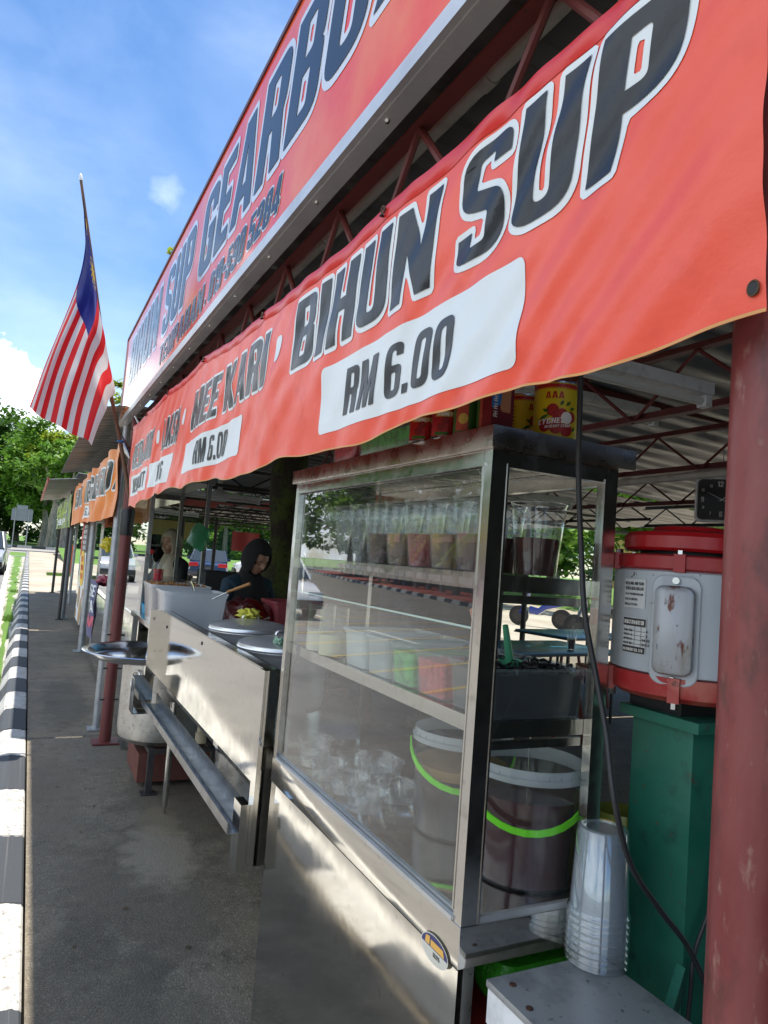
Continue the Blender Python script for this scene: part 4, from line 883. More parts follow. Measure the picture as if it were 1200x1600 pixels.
def flagpos(s_, t):
    cs = [r[1] for r in ROWS]; ss = [r[0] for r in ROWS]
    for i in range(len(ss) - 1):
        if s_ <= ss[i + 1] + 1e-9: break
    f = (s_ - ss[i]) / (ss[i + 1] - ss[i]); q = [bez(c, t) for c in cs]; j = lambda k: q[min(max(k, 0), len(q) - 1)]
    p0, p1, p2, p3 = j(i - 1), j(i), j(i + 1), j(i + 2)
    p = .5 * ((2 * p1) + (p2 - p0) * f + (2 * p0 - 5 * p1 + 4 * p2 - p3) * f * f + (3 * p1 - p0 - 3 * p2 + p3) * f ** 3)
    return p + Vector((0, .035 * math.sin(s_ * 17 + t * 2) * min(1, t * 3) + .02 * noise.noise((s_ * 5, t * 6, 0)), 0))
MB().grid(flagpos, 168, 120, mi=flagcol).build('cloth', FL, fg, ang=80)
bt2 = MB().tube([fp[1] + Vector((.02 * math.cos(a), .02 * math.sin(a), 0)) for a in [k for k in range(0, 8)]], .008, 6).build('blue_string', plain('blue_cord', (.02, .12, .35)), fg)
# bent white bracket tube next to the flag
a_ = MB().tube([at(188, 682, 1, 5.75), at(196, 700, 1, 5.72), at(203, 716, 1, 5.70)], [.02, .03, .008], 12).build('sign_bracket', ALU); tag(a_, 'dented grey tube bracket under the far end of the signboard', 'bracket')
a_ = MB().tube([(SX + .03, 5.45, 2.42), (.64, 5.3, 2.31)], .008, 8).build('tie_rod', ALU_PAINT); tag(a_, 'thin grey rod between signboard and the far end of the red banner', 'rod')
#PART4
# ================================================================ GLASS CABINET
CX0, CX1, CY0, CY1 = .746, 1.056, 1.078, 2.150
cb = thing('display_cabinet', (CX0, CY0, 0), 'tall stainless steel and glass drinks cabinet in front, with tubs and buckets inside', 'cabinet')
mb = MB()
for x0, x1 in ((CX0, CX0 + .034), (CX1 - .03, CX1)):
    for y0, y1 in ((CY0, CY0 + .026), (CY1 - .026, CY1)): mb.box((x0, y0, .871), (x1, y1, 1.724))
mb.box((CX0 - .0, CY0 + .027, 1.70), (CX0 + .024, CY1 - .027, 1.7235)); mb.box((CX0 + .035, CY0 + .001, 1.694), (CX1 - .031, CY0 + .022, 1.7235)); mb.box((CX1 - .026, CY0 + .027, 1.69), (CX1 - .002, CY1 - .027, 1.7235))
mb.build('frame', STEEL_S, cb, smooth=False)
# small beads on the frame edges
mb = MB()
mb.box((CX0 + .0345, CY0 - .0015, .874), (CX0 + .0385, CY0 + .0005, 1.70)); mb.box((CX1 - .0345, CY0 - .0015, .874), (CX1 - .0305, CY0 + .0005, 1.70)); mb.box((CX0 - .0015, CY0 + .0265, .89), (CX0 + .0005, CY0 + .0305, 1.70)); mb.box((CX0 - .0015, CY1 - .031, .89), (CX0 + .0005, CY1 - .0265, 1.70))
mb.box((CX0 - .003, CY0 + .02, 1.694), (CX0 + .004, CY1 - .02, 1.6995)); mb.build('bead', STEEL_S, cb, smooth=False)
TOPM = mat('cabinet_top_steel', (.56, .50, .46), .3, 1, rvar=(20, .2, .38), var=(7, .5, .53, (.44, .36, .31)))
MB().box((CX0 - .012, CY0 - .014, 1.7245), (CX1 + .034, CY1 + .012, 1.766), bev=.002).build('top', TOPM, cb)
mb = MB(); mb.box((CX0 - .002, CY0 - .002, .80), (CX1 + .002, CY1 + .002, .8705), bev=.0015); mb.build('deck', STEEL, cb)
mb = MB(); mb.box((CX0 - .004, CY0 + .026, .8706), (CX0 + .006, CY1 - .026, .879)); mb.box((CX0 + .010, CY0 + .026, .8706), (CX0 + .020, CY1 - .026, .884)); mb.box((CX0 + .035, CY0 + .002, .8706), (CX1 - .031, CY0 + .012, .882)); mb.build('sill_track', ALU_PAINT, cb, smooth=False)
# base: wavy polished front panel
def wav(y, z): return .0035 * noise.noise((y * 2.2, z * 2.6, 3)) + .0045 * math.sin(z * 5 + y * 1.3) * .5
MB().grid(lambda u, v: (CX0 + .001 + wav(CY0 + u * (CY1 - CY0), v * .796), CY0 + u * (CY1 - CY0), .02 + v * .7765), 40, 40).build('front_panel', STEEL, cb, ang=80)
mb = MB(); mb.box((CX0 + .012, CY0 + .001, 0), (CX0 + .035, CY0 + .02, .799)); mb.box((CX1 - .03, CY0 + .001, 0), (CX1, CY0 + .02, .799)); mb.box((CX0 + .012, CY1 - .02, 0), (CX1, CY1, .799)); mb.box((CX1 - .012, CY0 + .022, .1), (CX1, CY1 - .022, .799)); mb.box((CX0 + .012, CY0 + .022, .2), (CX1 - .014, CY1 - .022, .215)); mb.build('base_frame', STEEL_D, cb, smooth=False)
MB().add([(CX0 + .010, CY0 + .02, .881), (CX0 + .010, CY1 - .02, .881), (CX0 + .010, CY1 - .02, 1.70), (CX0 + .010, CY0 + .02, 1.70)], [(0, 1, 2, 3)]).build('front_glass', GLASS_OLD, cb, smooth=False)
MB().add([(CX0 + .03, CY0 + .008, .881), (CX1 - .03, CY0 + .008, .881), (CX1 - .03, CY0 + .008, 1.70), (CX0 + .03, CY0 + .008, 1.70)], [(0, 1, 2, 3)]).build('side_glass', GLASS, cb, smooth=False)
MB().add([(CX0 + .03, CY1 - .01, .881), (CX1 - .03, CY1 - .01, .881), (CX1 - .03, CY1 - .01, 1.70), (CX0 + .03, CY1 - .01, 1.70)], [(0, 1, 2, 3)]).build('far_glass', GLASS, cb, smooth=False)
def shelf(z, x0, th):
    mb = MB(); mb.box((x0, CY0 + .03, z - .004), (CX1 - .03, CY1 - .03, z)); mb.box((x0 - .003, CY0 + .03, z - th), (x0, CY1 - .03, z + .002)); mb.box((x0, CY0 + .027, z - th), (CX1 - .03, CY0 + .0295, z + .002)); mb.box((x0 + .001, CY0 + .0297, z - th - .022), (CX1 - .03, CY0 + .038, z - th - .006))
    mb.build('shelf', STEEL_S, cb, smooth=False)
shelf(1.492, .785, .03); shelf(1.216, .79, .028)
gp = MB().add([(.777, CY0 + .03, 1.23), (.777, CY1 - .03, 1.23), (.777, CY1 - .03, 1.385), (.777, CY0 + .03, 1.385)], [(0, 1, 2, 3)]); gp.build('inner_glass', GLASS, cb, smooth=False)
MB().box((.775, CY0 + .03, 1.385), (.779, CY1 - .03, 1.389)).build('inner_glass_edge', plain('glass_edge', (.45, .6, .55), .2), cb, smooth=False)
# badge
BY = 1.150; BZ = .797
def bpt(u, v, l): return Vector((CX0 - .0055 - l, BY + 1.27 * (.04 - u), BZ + 1.25 * (v - .02)))
oval = [(.04 + .038 * math.cos(a), .02 + .020 * math.sin(a)) for a in [2 * math.pi * k / 28 for k in range(28)]]
patch(oval, bpt, 1, 0).build('badge', plain('badge_silver', (.62, .6, .52), .35), cb, smooth=False)
up_ = [p for p in [(.04 + .036 * math.cos(a), .02 + .0185 * math.sin(a)) for a in [math.pi * k / 16 for k in range(17)]]]
patch(up_, bpt, 1, .0004).build('badge_blue', plain('badge_navy', (.03, .03, .14), .3), cb, smooth=False)
patch([(.030, .0215), (.068, .0215), (.064, .031), (.030, .031)], bpt, 1, .0008).build('badge_orange', plain('badge_gold', (.75, .42, .08), .3), cb, smooth=False)
patch([(.014, .0215, .002), (.027, .0215, .002), (.027, .034, .002), (.016, .032, .002)], bpt, 1, .0008).build('badge_orange', MATS['badge_gold'], cb, smooth=False)
letters('55275', .006, lambda u, v, l: bpt(.038 + u, .0105 + v, l), fit=.018, lift=.0008).build('badge_number', BLACK, cb, smooth=False)

# ---- things in and on the cabinet
def cup_mb(x, y, z, r0, r1, h, n=28):
    return MB().lathe((x, y, z), [(0, .001), (r0 * .9, .001), (r0, .004), (r0 + (r1 - r0) * .06, h * .08), (r0 + (r1 - r0) * .1, h * .085), (r0 + (r1 - r0) * .93, h * .9), (r1 * .97, h * .91), (r1, h * .97), (r1 + .0025, h * .985), (r1 + .002, h), (r1 - .001, h)], n)
def drink(x, y, z, r0, r1, h, fill, liq, label, group, name='plastic_cup'):
    t = thing(name, (x, y, z), label, 'cup', group)
    cup_mb(x, y, z, r0, r1, h).build('cup_wall', CLEARP, t, ang=60)
    if liq:
        rr = r0 + (r1 - r0) * fill; MB().lathe((x, y, z), [(0, .004), (r0 - .002, .004), (rr - .002, h * fill), (0, h * fill)], 24).build('drink', liq, t, ang=60)
    return t
TEA = mat('dark_tea', (.05, .010, .007), .06, var=(20, .5, .7, (.10, .025, .01))); AMB = mat('amber_drink', (.10, .055, .02), .08, var=(22, .45, .62, (.30, .17, .04))); ROSE = mat('rose_drink', (.26, .03, .025), .08, var=(22, .45, .65, (.12, .01, .01)))
kinds = [TEA, AMB, ROSE, AMB, TEA, None, None, None]
for i in range(8):
    y = 1.255 + i * .108
    L = ('dark iced tea cup nearest the cabinet corner post', 'amber drink cup second along the front of the top shelf', 'reddish drink cup third along the front of the top shelf', 'amber drink cup fourth along the front of the top shelf', 'dark drink cup in the middle of the front row of the top shelf', 'empty clear cup just left of the filled front row', 'empty clear cup second from the far end of the top shelf', 'empty clear cup at the far end of the top shelf')[i]
    drink(.838, y, 1.493, .034, .051, .158, .5, kinds[i], L, 'cups on the top shelf')
for i in range(7):
    y = 1.20 + i * .125
    L = ('big cup of dark red tea with fruit seen through the side glass', 'cup just behind the big dark tea cup', 'third cup in the back row of the top shelf', 'fourth cup in the back row of the top shelf', 'fifth cup in the back row of the top shelf', 'sixth cup in the back row of the top shelf', 'back row cup at the far end of the top shelf')[i]
    drink(.958, y, 1.493, .042 if i == 0 else .034, .058 if i == 0 else .051, .155, .52, TEA if i in (0, 1, 3) else (AMB if i == 2 else None), L, 'cups on the top shelf')
def tub(name, x0, x1, y0, y1, z, h, label, shell, content=None, fill=.85, taper=.92, cat='tub', group=None, r=.015, crumbs=None):
    cx, cy, hx, hy = (x0 + x1) / 2, (y0 + y1) / 2, (x1 - x0) / 2, (y1 - y0) / 2
    t = thing(name, (cx, cy, z), label, cat, group); k = lambda f, g=0: rrect(cx, cy, z + h * f, hx * (taper + (1 - taper) * f) + g, hy * (taper + (1 - taper) * f) + g, r)
    MB().rings([k(0), k(.04, .001), k(.88), k(.885, .003), k(1, .004), k(1, .006), k(.95, .007)], (True, False)).build('shell', shell, t, ang=50)
    if content:
        q = lambda f: rrect(cx, cy, z + h * f, hx * (taper + (1 - taper) * f) - .003, hy * (taper + (1 - taper) * f) - .003, r * .9)
        MB().rings([q(.03), q(fill)], (True, True)).build('contents', content, t, ang=50)
    if crumbs:
        rr = random.Random(int(x0 * 1000)); mb = MB()
        for _ in range(crumbs[0]):
            p = Vector((cx + rr.uniform(-.9, .9) * hx, cy + rr.uniform(-.9, .9) * hy, z + h * fill + rr.uniform(-.002, crumbs[3]))); d = Vector((rr.gauss(0, 1), rr.gauss(0, 1), rr.gauss(0, .4))).normalized() * crumbs[1] * rr.uniform(.5, 1.4)
            b = d.orthogonal().normalized() * crumbs[1] * .35
            mb.tube([p - d, p + b, p + d], [crumbs[1] * .2, crumbs[1] * .3, crumbs[1] * .18], 5)
        mb.build('strands', crumbs[2], t)
    return t
CJ = mat('black_jelly', (.008, .008, .012), .25, bump=(40, .004)); GJ = mat('green_jelly', (.10, .55, .10), .35, var=(50, .45, .6, (.03, .28, .04)), bump=(60, .003)); RJ = mat('red_jelly', (.80, .07, .09), .35, var=(45, .45, .6, (.5, .02, .03)), bump=(50, .003))
tub('plastic_tub', .805, 1.045, 1.118, 1.275, 1.217, .098, 'clear tub heaped with shredded black grass jelly on the middle shelf', MILKY, CJ, .86, crumbs=(150, .012, CJ, .016))
tub('plastic_tub', .80, 1.03, 1.292, 1.412, 1.217, .098, 'tub of red jelly cubes between the black and green tubs', MILKY, RJ, .8)
tub('plastic_tub', .80, 1.03, 1.428, 1.535, 1.217, .098, 'tub of green jelly strands beside the red tub', MILKY, GJ, .8)
tub('plastic_tub', .80, 1.03, 1.550, 1.665, 1.217, .098, 'pale tub with grey contents left of the green tub', MILKY2, plain('pale_syrup', (.4, .44, .43), .3), .55)
tub('plastic_tub', .80, 1.03, 1.685, 1.81, 1.217, .098, 'milky white tub farthest along the row of tubs', MILKY2, plain('milk_white', (.8, .82, .78), .4), .9)
for i, (y, c) in enumerate(((2.03, (.62, .6, .46)), (1.93, (.62, .58, .36)))):
    t = thing('glass_jar', (.82, y, 1.217), ('straight clear jar of cream syrup at the far end of the middle shelf', 'straight clear jar of yellowish syrup beside the bowl')[i], 'jar', 'jars in the cabinet')
    MB().lathe((.82, y, 1.217), [(0, .001), (.04, .001), (.042, .006), (.042, .14)], 24).build('glass_wall', CLEARP, t)
    MB().lathe((.82, y, 1.217), [(0, .004), (.0395, .004), (.0395, .062), (0, .062)], 24).build('syrup', plain('syrup%d' % i, c, .3), t)
t = thing('bowl', (.93, 1.9, 1.217), 'clear scalloped plastic bowl behind the milky tub', 'bowl'); MB().rings([[(.93 + (r + .003 * math.cos(k * math.pi / 2)) * math.cos(2 * math.pi * k / 48), 1.9 + (r + .003 * math.cos(k * math.pi / 2)) * math.sin(2 * math.pi * k / 48), 1.217 + z) for k in range(48)] for r, z in ((.04, .002), (.06, .02), (.075, .085), (.08, .09))], (True, False)).build('bowl_wall', CLEARP, t)
def ladle(p0, p1, m, label):
    t = thing('ladle', p1, label, 'ladle', 'plastic ladles'); MB().tube([p0, (Vector(p0) + Vector(p1)) / 2, p1], [.006, .0075, .009], 10).build('handle', m, t)
    MB().lathe(p1, [(.0, -.02), (.014, -.018), (.024, -.004), (.026, .004)], 16).build('scoop', m, t)
ladle((.80, 1.19, 1.42), (.86, 1.22, 1.315), plain('peach_plastic', (.6, .26, .18), .4), 'peach plastic ladle standing in the black jelly tub')
ladle((.89, 1.20, 1.39), (.915, 1.21, 1.315), plain('green_plastic', (.08, .36, .2), .4), 'small green ladle leaning in the black jelly tub')
# buckets
LIME = plain('lime_plastic', (.14, .62, .01), .35)
def bucket(x, y, z, r, h, liq, fill, label, ha):
    t = thing('bucket', (x, y, z), label, 'bucket', 'clear buckets in the cabinet')
    MB().lathe((x, y, z), [(0, .002), (r * .92, .002), (r * .94, .008), (r * .995, h * .86), (r * 1.0, h * .87)], 48).build('bucket_wall', MILKY if fill < .4 else clear('thin_milky', (.9, .92, .93), body=.03, bcol=(.6, .66, .7), refl=.6, rough=.1), t, ang=50)
    MB().lathe((x, y, z), [(r * 1.0, h * .871), (r * 1.06, h * .885), (r * 1.07, h * .93), (r * 1.03, h * .94), (r * 1.02, h), (r * .99, h), (r * .99, h * .88)], 48).build('bucket_rim', MILKY2, t, ang=50)
    mb = MB()
    for k in range(30):
        a = 2 * math.pi * k / 30; c = Vector((x + r * 1.035 * math.cos(a), y + r * 1.035 * math.sin(a), z + h * .9)); d = Vector((math.cos(a), math.sin(a), 0)); s_ = Vector((-d.y, d.x, 0)) * .001
        mb.add([c - d * r * .03 - s_ + Vector((0, 0, -.002)), c + d * r * .03 - s_ + Vector((0, 0, -.002)), c + d * r * .03 - s_ + Vector((0, 0, .016)), c - d * r * .03 - s_ + Vector((0, 0, .016))], [(0, 1, 2, 3)])
    mb.build('rim_ribs', MILKY, t, smooth=False)
    MB().lathe((x, y, z), [(0, .006), (r * .9, .006), (r * (.93 + .05 * fill), h * fill), (0, h * fill)], 40).build('liquid', liq, t, ang=50)
    a0 = R(ha); pts = []
    for k in range(17):
        th = math.pi * k / 16; e = Vector((math.cos(a0), math.sin(a0), 0)); f_ = Vector((math.cos(a0 + math.pi / 2), math.sin(a0 + math.pi / 2), 0))
        pts.append(Vector((x, y, z + h * .86)) + e * r * 1.1 * math.cos(th) + f_ * (r * 1.14) * math.sin(th) + Vector((0, 0, -h * .34 * math.sin(th))))
    mb = MB(); rr = []
    for i, p in enumerate(pts):
        d = (pts[min(i + 1, 16)] - pts[max(i - 1, 0)]).normalized(); o = (p - Vector((x, y, p.z))).normalized(); w_ = d.cross(o).normalized() * .0065; o *= .0018
        rr.append([p - w_ - o, p + w_ - o, p + w_ + o, p - w_ + o])
    mb.rings(rr).build('handle', LIME, t, smooth=False)
    return t
PUR = mat('purple_syrup', (.075, .024, .030), .1, var=(6, .4, .7, (.055, .018, .022))); TAN = mat('tan_syrup', (.022, .014, .009), .25)
bucket(1.002, 1.237, .8715, .116, .238, PUR, .72, 'clear bucket of dark purple syrup with lime green handle by the side glass', 142)
bucket(.998, 1.487, .8715, .116, .238, TAN, .66, 'clear bucket of tan syrup with lime handle behind the purple one', 150)
tb_ = [o for o in bpy.data.objects if o.get('label', '').startswith('clear bucket of tan')][0]
MB().lathe((.998, 1.487, .8715), [(.1115, .135), (.1135, .1585), (0, .159)], 40).build('foam', plain('tan_foam', (.34, .20, .08), .5), tb_, ang=50)
MB().tube([(1.02, 1.26, 1.03), (1.03, 1.27, 1.15), (1.015, 1.265, 1.163), (.998, 1.26, 1.15)], .0015, 6).build('wire_hook', STEEL_S); tag(bpy.data.objects['wire_hook'], 'thin bent wire handle sticking out of the purple bucket', 'wire hook')
mb = MB().rings([rrect(1.0, 1.362, 1.125 + .006 * k, .045 - .004 * abs(k - 2), .018 - .002 * abs(k - 2), .012) for k in range(5)]).build('plastic_packet', mat('black_film', (.01, .01, .012), .12, bump=(60, .01))); tag(mb, 'crumpled shiny black plastic packet behind the purple bucket rim', 'packet')
rr = random.Random(5); k = 0
for (x, y, n) in ((.83, 1.66, 1), (.84, 1.79, 1), (.83, 1.92, 1), (.84, 2.05, 2), (.94, 1.70, 1), (.95, 1.84, 2), (.94, 1.98, 1), (1.01, 1.9, 1)):
    for j in range(n):
        a_ = MB().lathe((x + rr.uniform(-.004, .004), y, .872 + j * .034), [(0, .001), (.044, .001), (.052, .04), (.055, .042), (.0555, .046)], 28).build('clear_container', CLEARP, ang=60)
        tag(a_, 'small clear round container on the cabinet floor', 'container', 'small clear containers on the cabinet floor')
# cans and boxes on the roof of the cabinet
YL = mat('can_yellow', (.66, .50, .01), .35); CRED = plain('can_red', (.42, .02, .015), .35); CGRN = plain('can_green', (.03, .10, .015), .4); TIN = mat('tin', (.55, .55, .55), .25, 1)
def can(x, y, r, h, label, body, deco, group='cans on the cabinet', z=1.7665, name='food_can'):
    t = thing(name, (x, y, z), label, 'can', group)
    MB().lathe((x, y, z), [(r - .0005, .002), (r, .004), (r, h - .004), (r - .0005, h - .002)], 48).build('label_band', body, t)
    MB().lathe((x, y, z), [(0, .001), (r - .002, .001), (r + .0008, 0), (r + .0008, .003), (r - .001, .0035)], 40).build('tin_rim', TIN, t)
    MB().lathe((x, y, z), [(r - .001, h - .0035), (r + .001, h - .003), (r + .001, h), (r - .002, h), (r - .003, h - .003), (0, h - .003)], 40).build('tin_rim', TIN, t)
    ac = math.atan2(-y, -x)
    def cf(u, v, l):  # u metres to the right from label centre as seen by a viewer in front
        a = ac + u / r; return Vector((x + (r + .0003 + l) * math.cos(a), y + (r + .0003 + l) * math.sin(a), z + v))
    deco(t, cf, r, h); return t
def ctext(t, cf, s_, u0, v0, h, L, m, grow=None, sh=0, lift=.0006):
    letters(s_, h, lambda u, v, l: cf(u0 + u, v0 + v + u * sh, l), fit=L, shear=.15 if sh else 0, step=.004, lift=lift, gap=.09).build('lettering', m, t, smooth=False)
def cellipse(cf, u, v, ru, rv, m, t, lift, nm='fruit'):
    patch([(ru + ru * math.cos(a), rv + rv * math.sin(a)) for a in [2 * math.pi * k / 20 for k in range(20)]], lambda a, b, l: cf(u - ru + a, v - rv + b, l), .006, lift).build(nm, m, t, smooth=False)
CWH = plain('can_white', (.75, .72, .68), .4); LYR = mat('lychee_red', (.30, .012, .012), .4, var=(120, .45, .6, (.42, .03, .02))); LEAFP = plain('print_green', (.03, .11, .01), .4)
def lych(t, cf, r, h, text=True):
    MB().grid(lambda u, v: cf((u - .5) * 2 * math.pi * r * .999, h - .012 + v * .007, .0002), 90, 1).build('red_band', CRED, t)
    mb = MB()
    for k in range(60): u = (k / 60 - .5) * 2 * math.pi * r; mb.add([cf(u, h - .0125, .0004), cf(u + r * .09, h - .0125, .0004), cf(u + r * .045, h - .0155, .0004)], [(0, 1, 2)])
    mb.build('zigzag_border', CRED, t, smooth=False)
    ctext(t, cf, 'AAA', -.021, h - .035, .014, .036, CRED)
    for i, (u, v, ru) in enumerate(((-.006, .056, .012), (.012, .047, .012), (-.020, .025, .012), (.002, .022, .013), (.022, .018, .013), (.030, .043, .011), (.004, .040, .010))): cellipse(cf, u, v, ru, ru * 1.05, LYR, t, .0007 + i * .0002)
    cellipse(cf, .021, .041, .011, .012, CWH, t, .0024, 'peeled_fruit')
    for (u, v, du, dv) in ((-.034, .036, .024, .012), (-.012, .052, -.014, .006), (.008, .064, .006, .012), (.018, .064, .010, .010), (.026, .058, .012, .004), (.034, .014, .006, .012)):
        n_ = Vector((-dv, du)).normalized() * .0035; P_ = [(u, v), (u + du * .5 + n_.x, v + dv * .5 + n_.y), (u + du, v + dv), (u + du * .5 - n_.x, v + dv * .5 - n_.y)]
        MB().add([cf(a, b, .0026) for a, b in P_], [(0, 1, 2, 3)]).build('leaf_print', LEAFP, t, smooth=False)
    if text:
        ctext(t, cf, 'LYCHEES', -.033, .026, .011, .058, CWH, sh=.09, lift=.0030); ctext(t, cf, 'IN HEAVY SYRUP', -.019, .019, .0055, .048, CWH, sh=.09, lift=.0030)
can(0.922, 1.122, .0440, .114, 'large yellow lychee can nearest the corner on the cabinet top', YL, lych)
def lych2(t, cf, r, h):
    lych(t, lambda u, v, l: cf(u + .034, v, l), r, h)
    for i in range(9): ctext(t, cf, ('LYCHEES IN', 'HEAVY SYRUP', 'NET WEIGHT', '565 G', '250 G', 'SUGAR WATER', 'PRODUCT OF', 'STORE IN A', 'COOL DRY')[i], -.036, .084 - i * .0075, .0032, .022, BLACK)
can(0.935, 1.250, .0440, .114, 'second yellow lychee can partly hidden behind the larger looking one', YL, lych2)
def redcan(t, cf, r, h):
    for i, (u, v, q) in enumerate(((-.008, .02, .009), (.008, .017, .008), (.0, .034, .008), (.014, .036, .007))): cellipse(cf, u, v, q, q, LYR if i % 2 else plain('bean_red', (.2, .01, .01)), t, .0006 + i * .0002)
    MB().grid(lambda u, v: cf(-.022 + u * .044, h - .022 + v * .012, .0006), 12, 1).build('gold_band', plain('print_gold', (.5, .33, .06)), t); ctext(t, cf, 'KIDNEY', -.016, h - .020, .007, .03, CWH, lift=.001)
    MB().grid(lambda u, v: cf(-.022 + u * .03, .004 + v * .006, .0006), 12, 1).build('green_band', LEAFP, t)
can(.745, 1.352, .0275, .062, 'small red bean can farthest left of the red pair', CRED, redcan); can(.755, 1.272, .0275, .064, 'small red bean can right of its twin', plain('can_deepred', (.35, .012, .015)), redcan)
def olcan(t, cf, r, h):
    MB().grid(lambda u, v: cf(-.024 + u * .026, .006 + v * (h - .012), .0005), 12, 1).build('red_panel', plain('print_brick', (.38, .06, .03)), t); cellipse(cf, -.008, .03, .010, .011, MATS['print_gold'], t, .001)
can(.768, 1.208, .0275, .068, 'olive green can just right of the red cans', CGRN, olcan); can(.785, 1.150, .0275, .072, 'olive green can beside the blue box', CGRN, olcan)
bxx = thing('food_box', (.80, 1.105, 1.7665), 'blue and dark red food packet with white characters beside the yellow cans', 'box')
bm0, bm1 = .742, .792; B0 = 1.086
MB().box((bm0, B0, 1.7667), (bm1, B0 + .03, 1.850)).build('carton', plain('box_maroon', (.13, .01, .012), .35), bxx, smooth=False)
BFy = lambda u, v, l: Vector((bm0 + u, B0 - .0004 - l, 1.7667 + v))
patch([(.0, .035), (.042, .05), (.042, .083), (0, .083)], BFy, 1, 0).build('blue_print', plain('box_blue', (.02, .16, .42)), bxx, smooth=False)
patch([(.018, .03, .01), (.042, .03, .001), (.042, .083, .001), (.022, .07, .01)], BFy, 1, .0004).build('dish_print', plain('dish', (.45, .2, .1)), bxx, smooth=False)
for i in range(4):
    v = .062 - i * .0145
    for a, b, c, d in ((0, .009, .009, .0105), (0, .0045, .009, .006), (0, 0, .009, .0015), (.0035, 0, .005, .0105), (0, 0, .0015, .006)): patch([(.004 + a, v + b), (.004 + c, v + b), (.004 + c, v + d), (.004 + a, v + d)], BFy, 1, .0008 + .0001 * (a > 0) + .0002 * (b > 0)).build('character', CWH, bxx, smooth=False)
tub('plastic_tub', .738, .83, 1.712, 1.86, 1.7665, .062, 'tub of red pink jelly on the far end of the cabinet top', MILKY, RJ, .8)
tub('plastic_tub', .742, .88, 1.40, 1.70, 1.7665, .062, 'long lidded tub of green jelly on the cabinet top', MILKY, GJ, .78)
# clutter inside the open base
t_ = MB().box((.79, 1.11, .216), (1.0, 1.5, .66), bev=.01).build('plastic_crate', plain('crate_red', (.22, .012, .015), .45)); tag(t_, 'dark red plastic crate inside the open cabinet base', 'crate')
t_ = MB().rings([rrect(.97, 1.16, .68 + .02 * k, .11 - .004 * abs(k - 2) ** 2, .05, .03) for k in range(5)]).build('plastic_bag', mat('bag_green', (.03, .25, .01), .4, bump=(14, .02))); tag(t_, 'bright green folded bag under the cabinet deck', 'bag')

# ================================================================ MOTOR ON GREEN STAND
MX, MY = 1.125, .948
GRNP = mat('green_machine_paint', (.012, .115, .075), .42, var=[(4, .45, .65, (.02, .145, .095)), (14, .55, .68, (.012, .07, .05)), (60, .64, .70, (.09, .05, .03))], bump=[(40, .0009), (6, .003)], rvar=(8, .3, .6))
MRED = mat('motor_red', (.34, .012, .015), .38, var=[(9, .5, .68, (.42, .06, .04)), (40, .62, .72, (.1, .03, .02))]); MRED2 = mat('motor_red_worn', (.34, .016, .016), .45, var=[(5, .50, .66, (.48, .17, .12)), (40, .64, .72, (.1, .03, .02))]); MGREY = mat('motor_grey', (.42, .45, .48), .38, .1, var=[(7, .5, .7, (.36, .38, .4)), (38, .655, .70, (.09, .05, .035))], bump=(30, .0008))
mt = thing('grinding_machine', (MX, MY, 0), 'grey and red electric motor mounted on a green steel stand', 'machine')
MR = .140; Z0, Z1 = 1.295, 1.552
def band(z0, z1, r, n=48): return MB().lathe((MX, MY, 0), [(0, z0), (r - .006, z0), (r, z0 + .004), (r, z1 - .003), (r - .004, z1), (0, z1)], n)
band(Z0 + .045, Z1 - .028, MR - .003).build('motor_body', MGREY, mt)
band(Z1 - .0279, Z1, MR).build('upper_band', MRED, mt)
MB().lathe((MX, MY, 0), [(0, Z0 - .004), (MR * .55, Z0 - .004), (MR * .86, Z0 + .002), (MR - .002, Z0 + .012), (MR, Z0 + .02), (MR, Z0 + .0449), (0, Z0 + .0449)], 48).build('lower_band', MRED2, mt)
ac = math.atan2(-MY, -MX) - .13
def mpt(u, v, l): a = ac + u / MR; return Vector((MX + (MR - .003 + l) * math.cos(a), MY + (MR - .003 + l) * math.sin(a), v))
for k in range(6):
    for (z0, z1, mm) in ((Z1 - .030, Z1 + .001, MRED), (Z0 + .004, Z0 + .046, MRED2)):
        a = k * math.pi / 3; u = a * MR; r_ = [[mpt(u - .011, z, .0), mpt(u - .009, z, .010), mpt(u + .009, z, .010), mpt(u + .011, z, .0)] for z in (z0, z1)]
        MB().rings(r_).build('lug', mm, mt, smooth=False)
    for z, s_ in ((Z0 - .001, -1), (Z1 + .002, 1)):
        c = mpt(k * math.pi / 3 * MR, z, .0); MB().lathe(tuple(c - Vector((math.cos(ac), math.sin(ac), 0)) * .004), [(0, -.006), (.007, -.006), (.007, .006), (0, .006)], 6).build('bolt', TIN, mt, smooth=False)
# capacitor cover and its back plate
def rr_ring(hu, hv, r, l, zc=1.422, uc=-.004): return [mpt(uc + x, zc + y, l) for x, y, _ in rrect(0, 0, 0, hu, hv, r, 6)]
MB().rings([rr_ring(.041, .094, .022, .001), rr_ring(.041, .094, .022, .003), rr_ring(.039, .092, .02, .0042)], (False, True)).build('cover_plate', MGREY, mt)
CAPM = mat('worn_cover', (.33, .34, .36), .3, .25, var=[(8, .50, .56, (.26, .25, .22)), (22, .54, .58, (.11, .03, .014)), (60, .60, .66, (.05, .03, .02))], stretch=(1, 1, .4))
MB().rings([rr_ring(.031, .076, .015, .004), rr_ring(.031, .076, .015, .014), rr_ring(.028, .073, .014, .021), rr_ring(.022, .067, .012, .024)], (False, True)).build('capacitor_cover', CAPM, mt)
for z in (1.422 + .085, 1.422 - .085):
    c = mpt(-.004, z, .0065); d = Vector((math.cos(ac), math.sin(ac), 0)); MB().tube([c - d * .003, c + d * .002], [.0065, .006], 14).build('screw', TIN, mt)
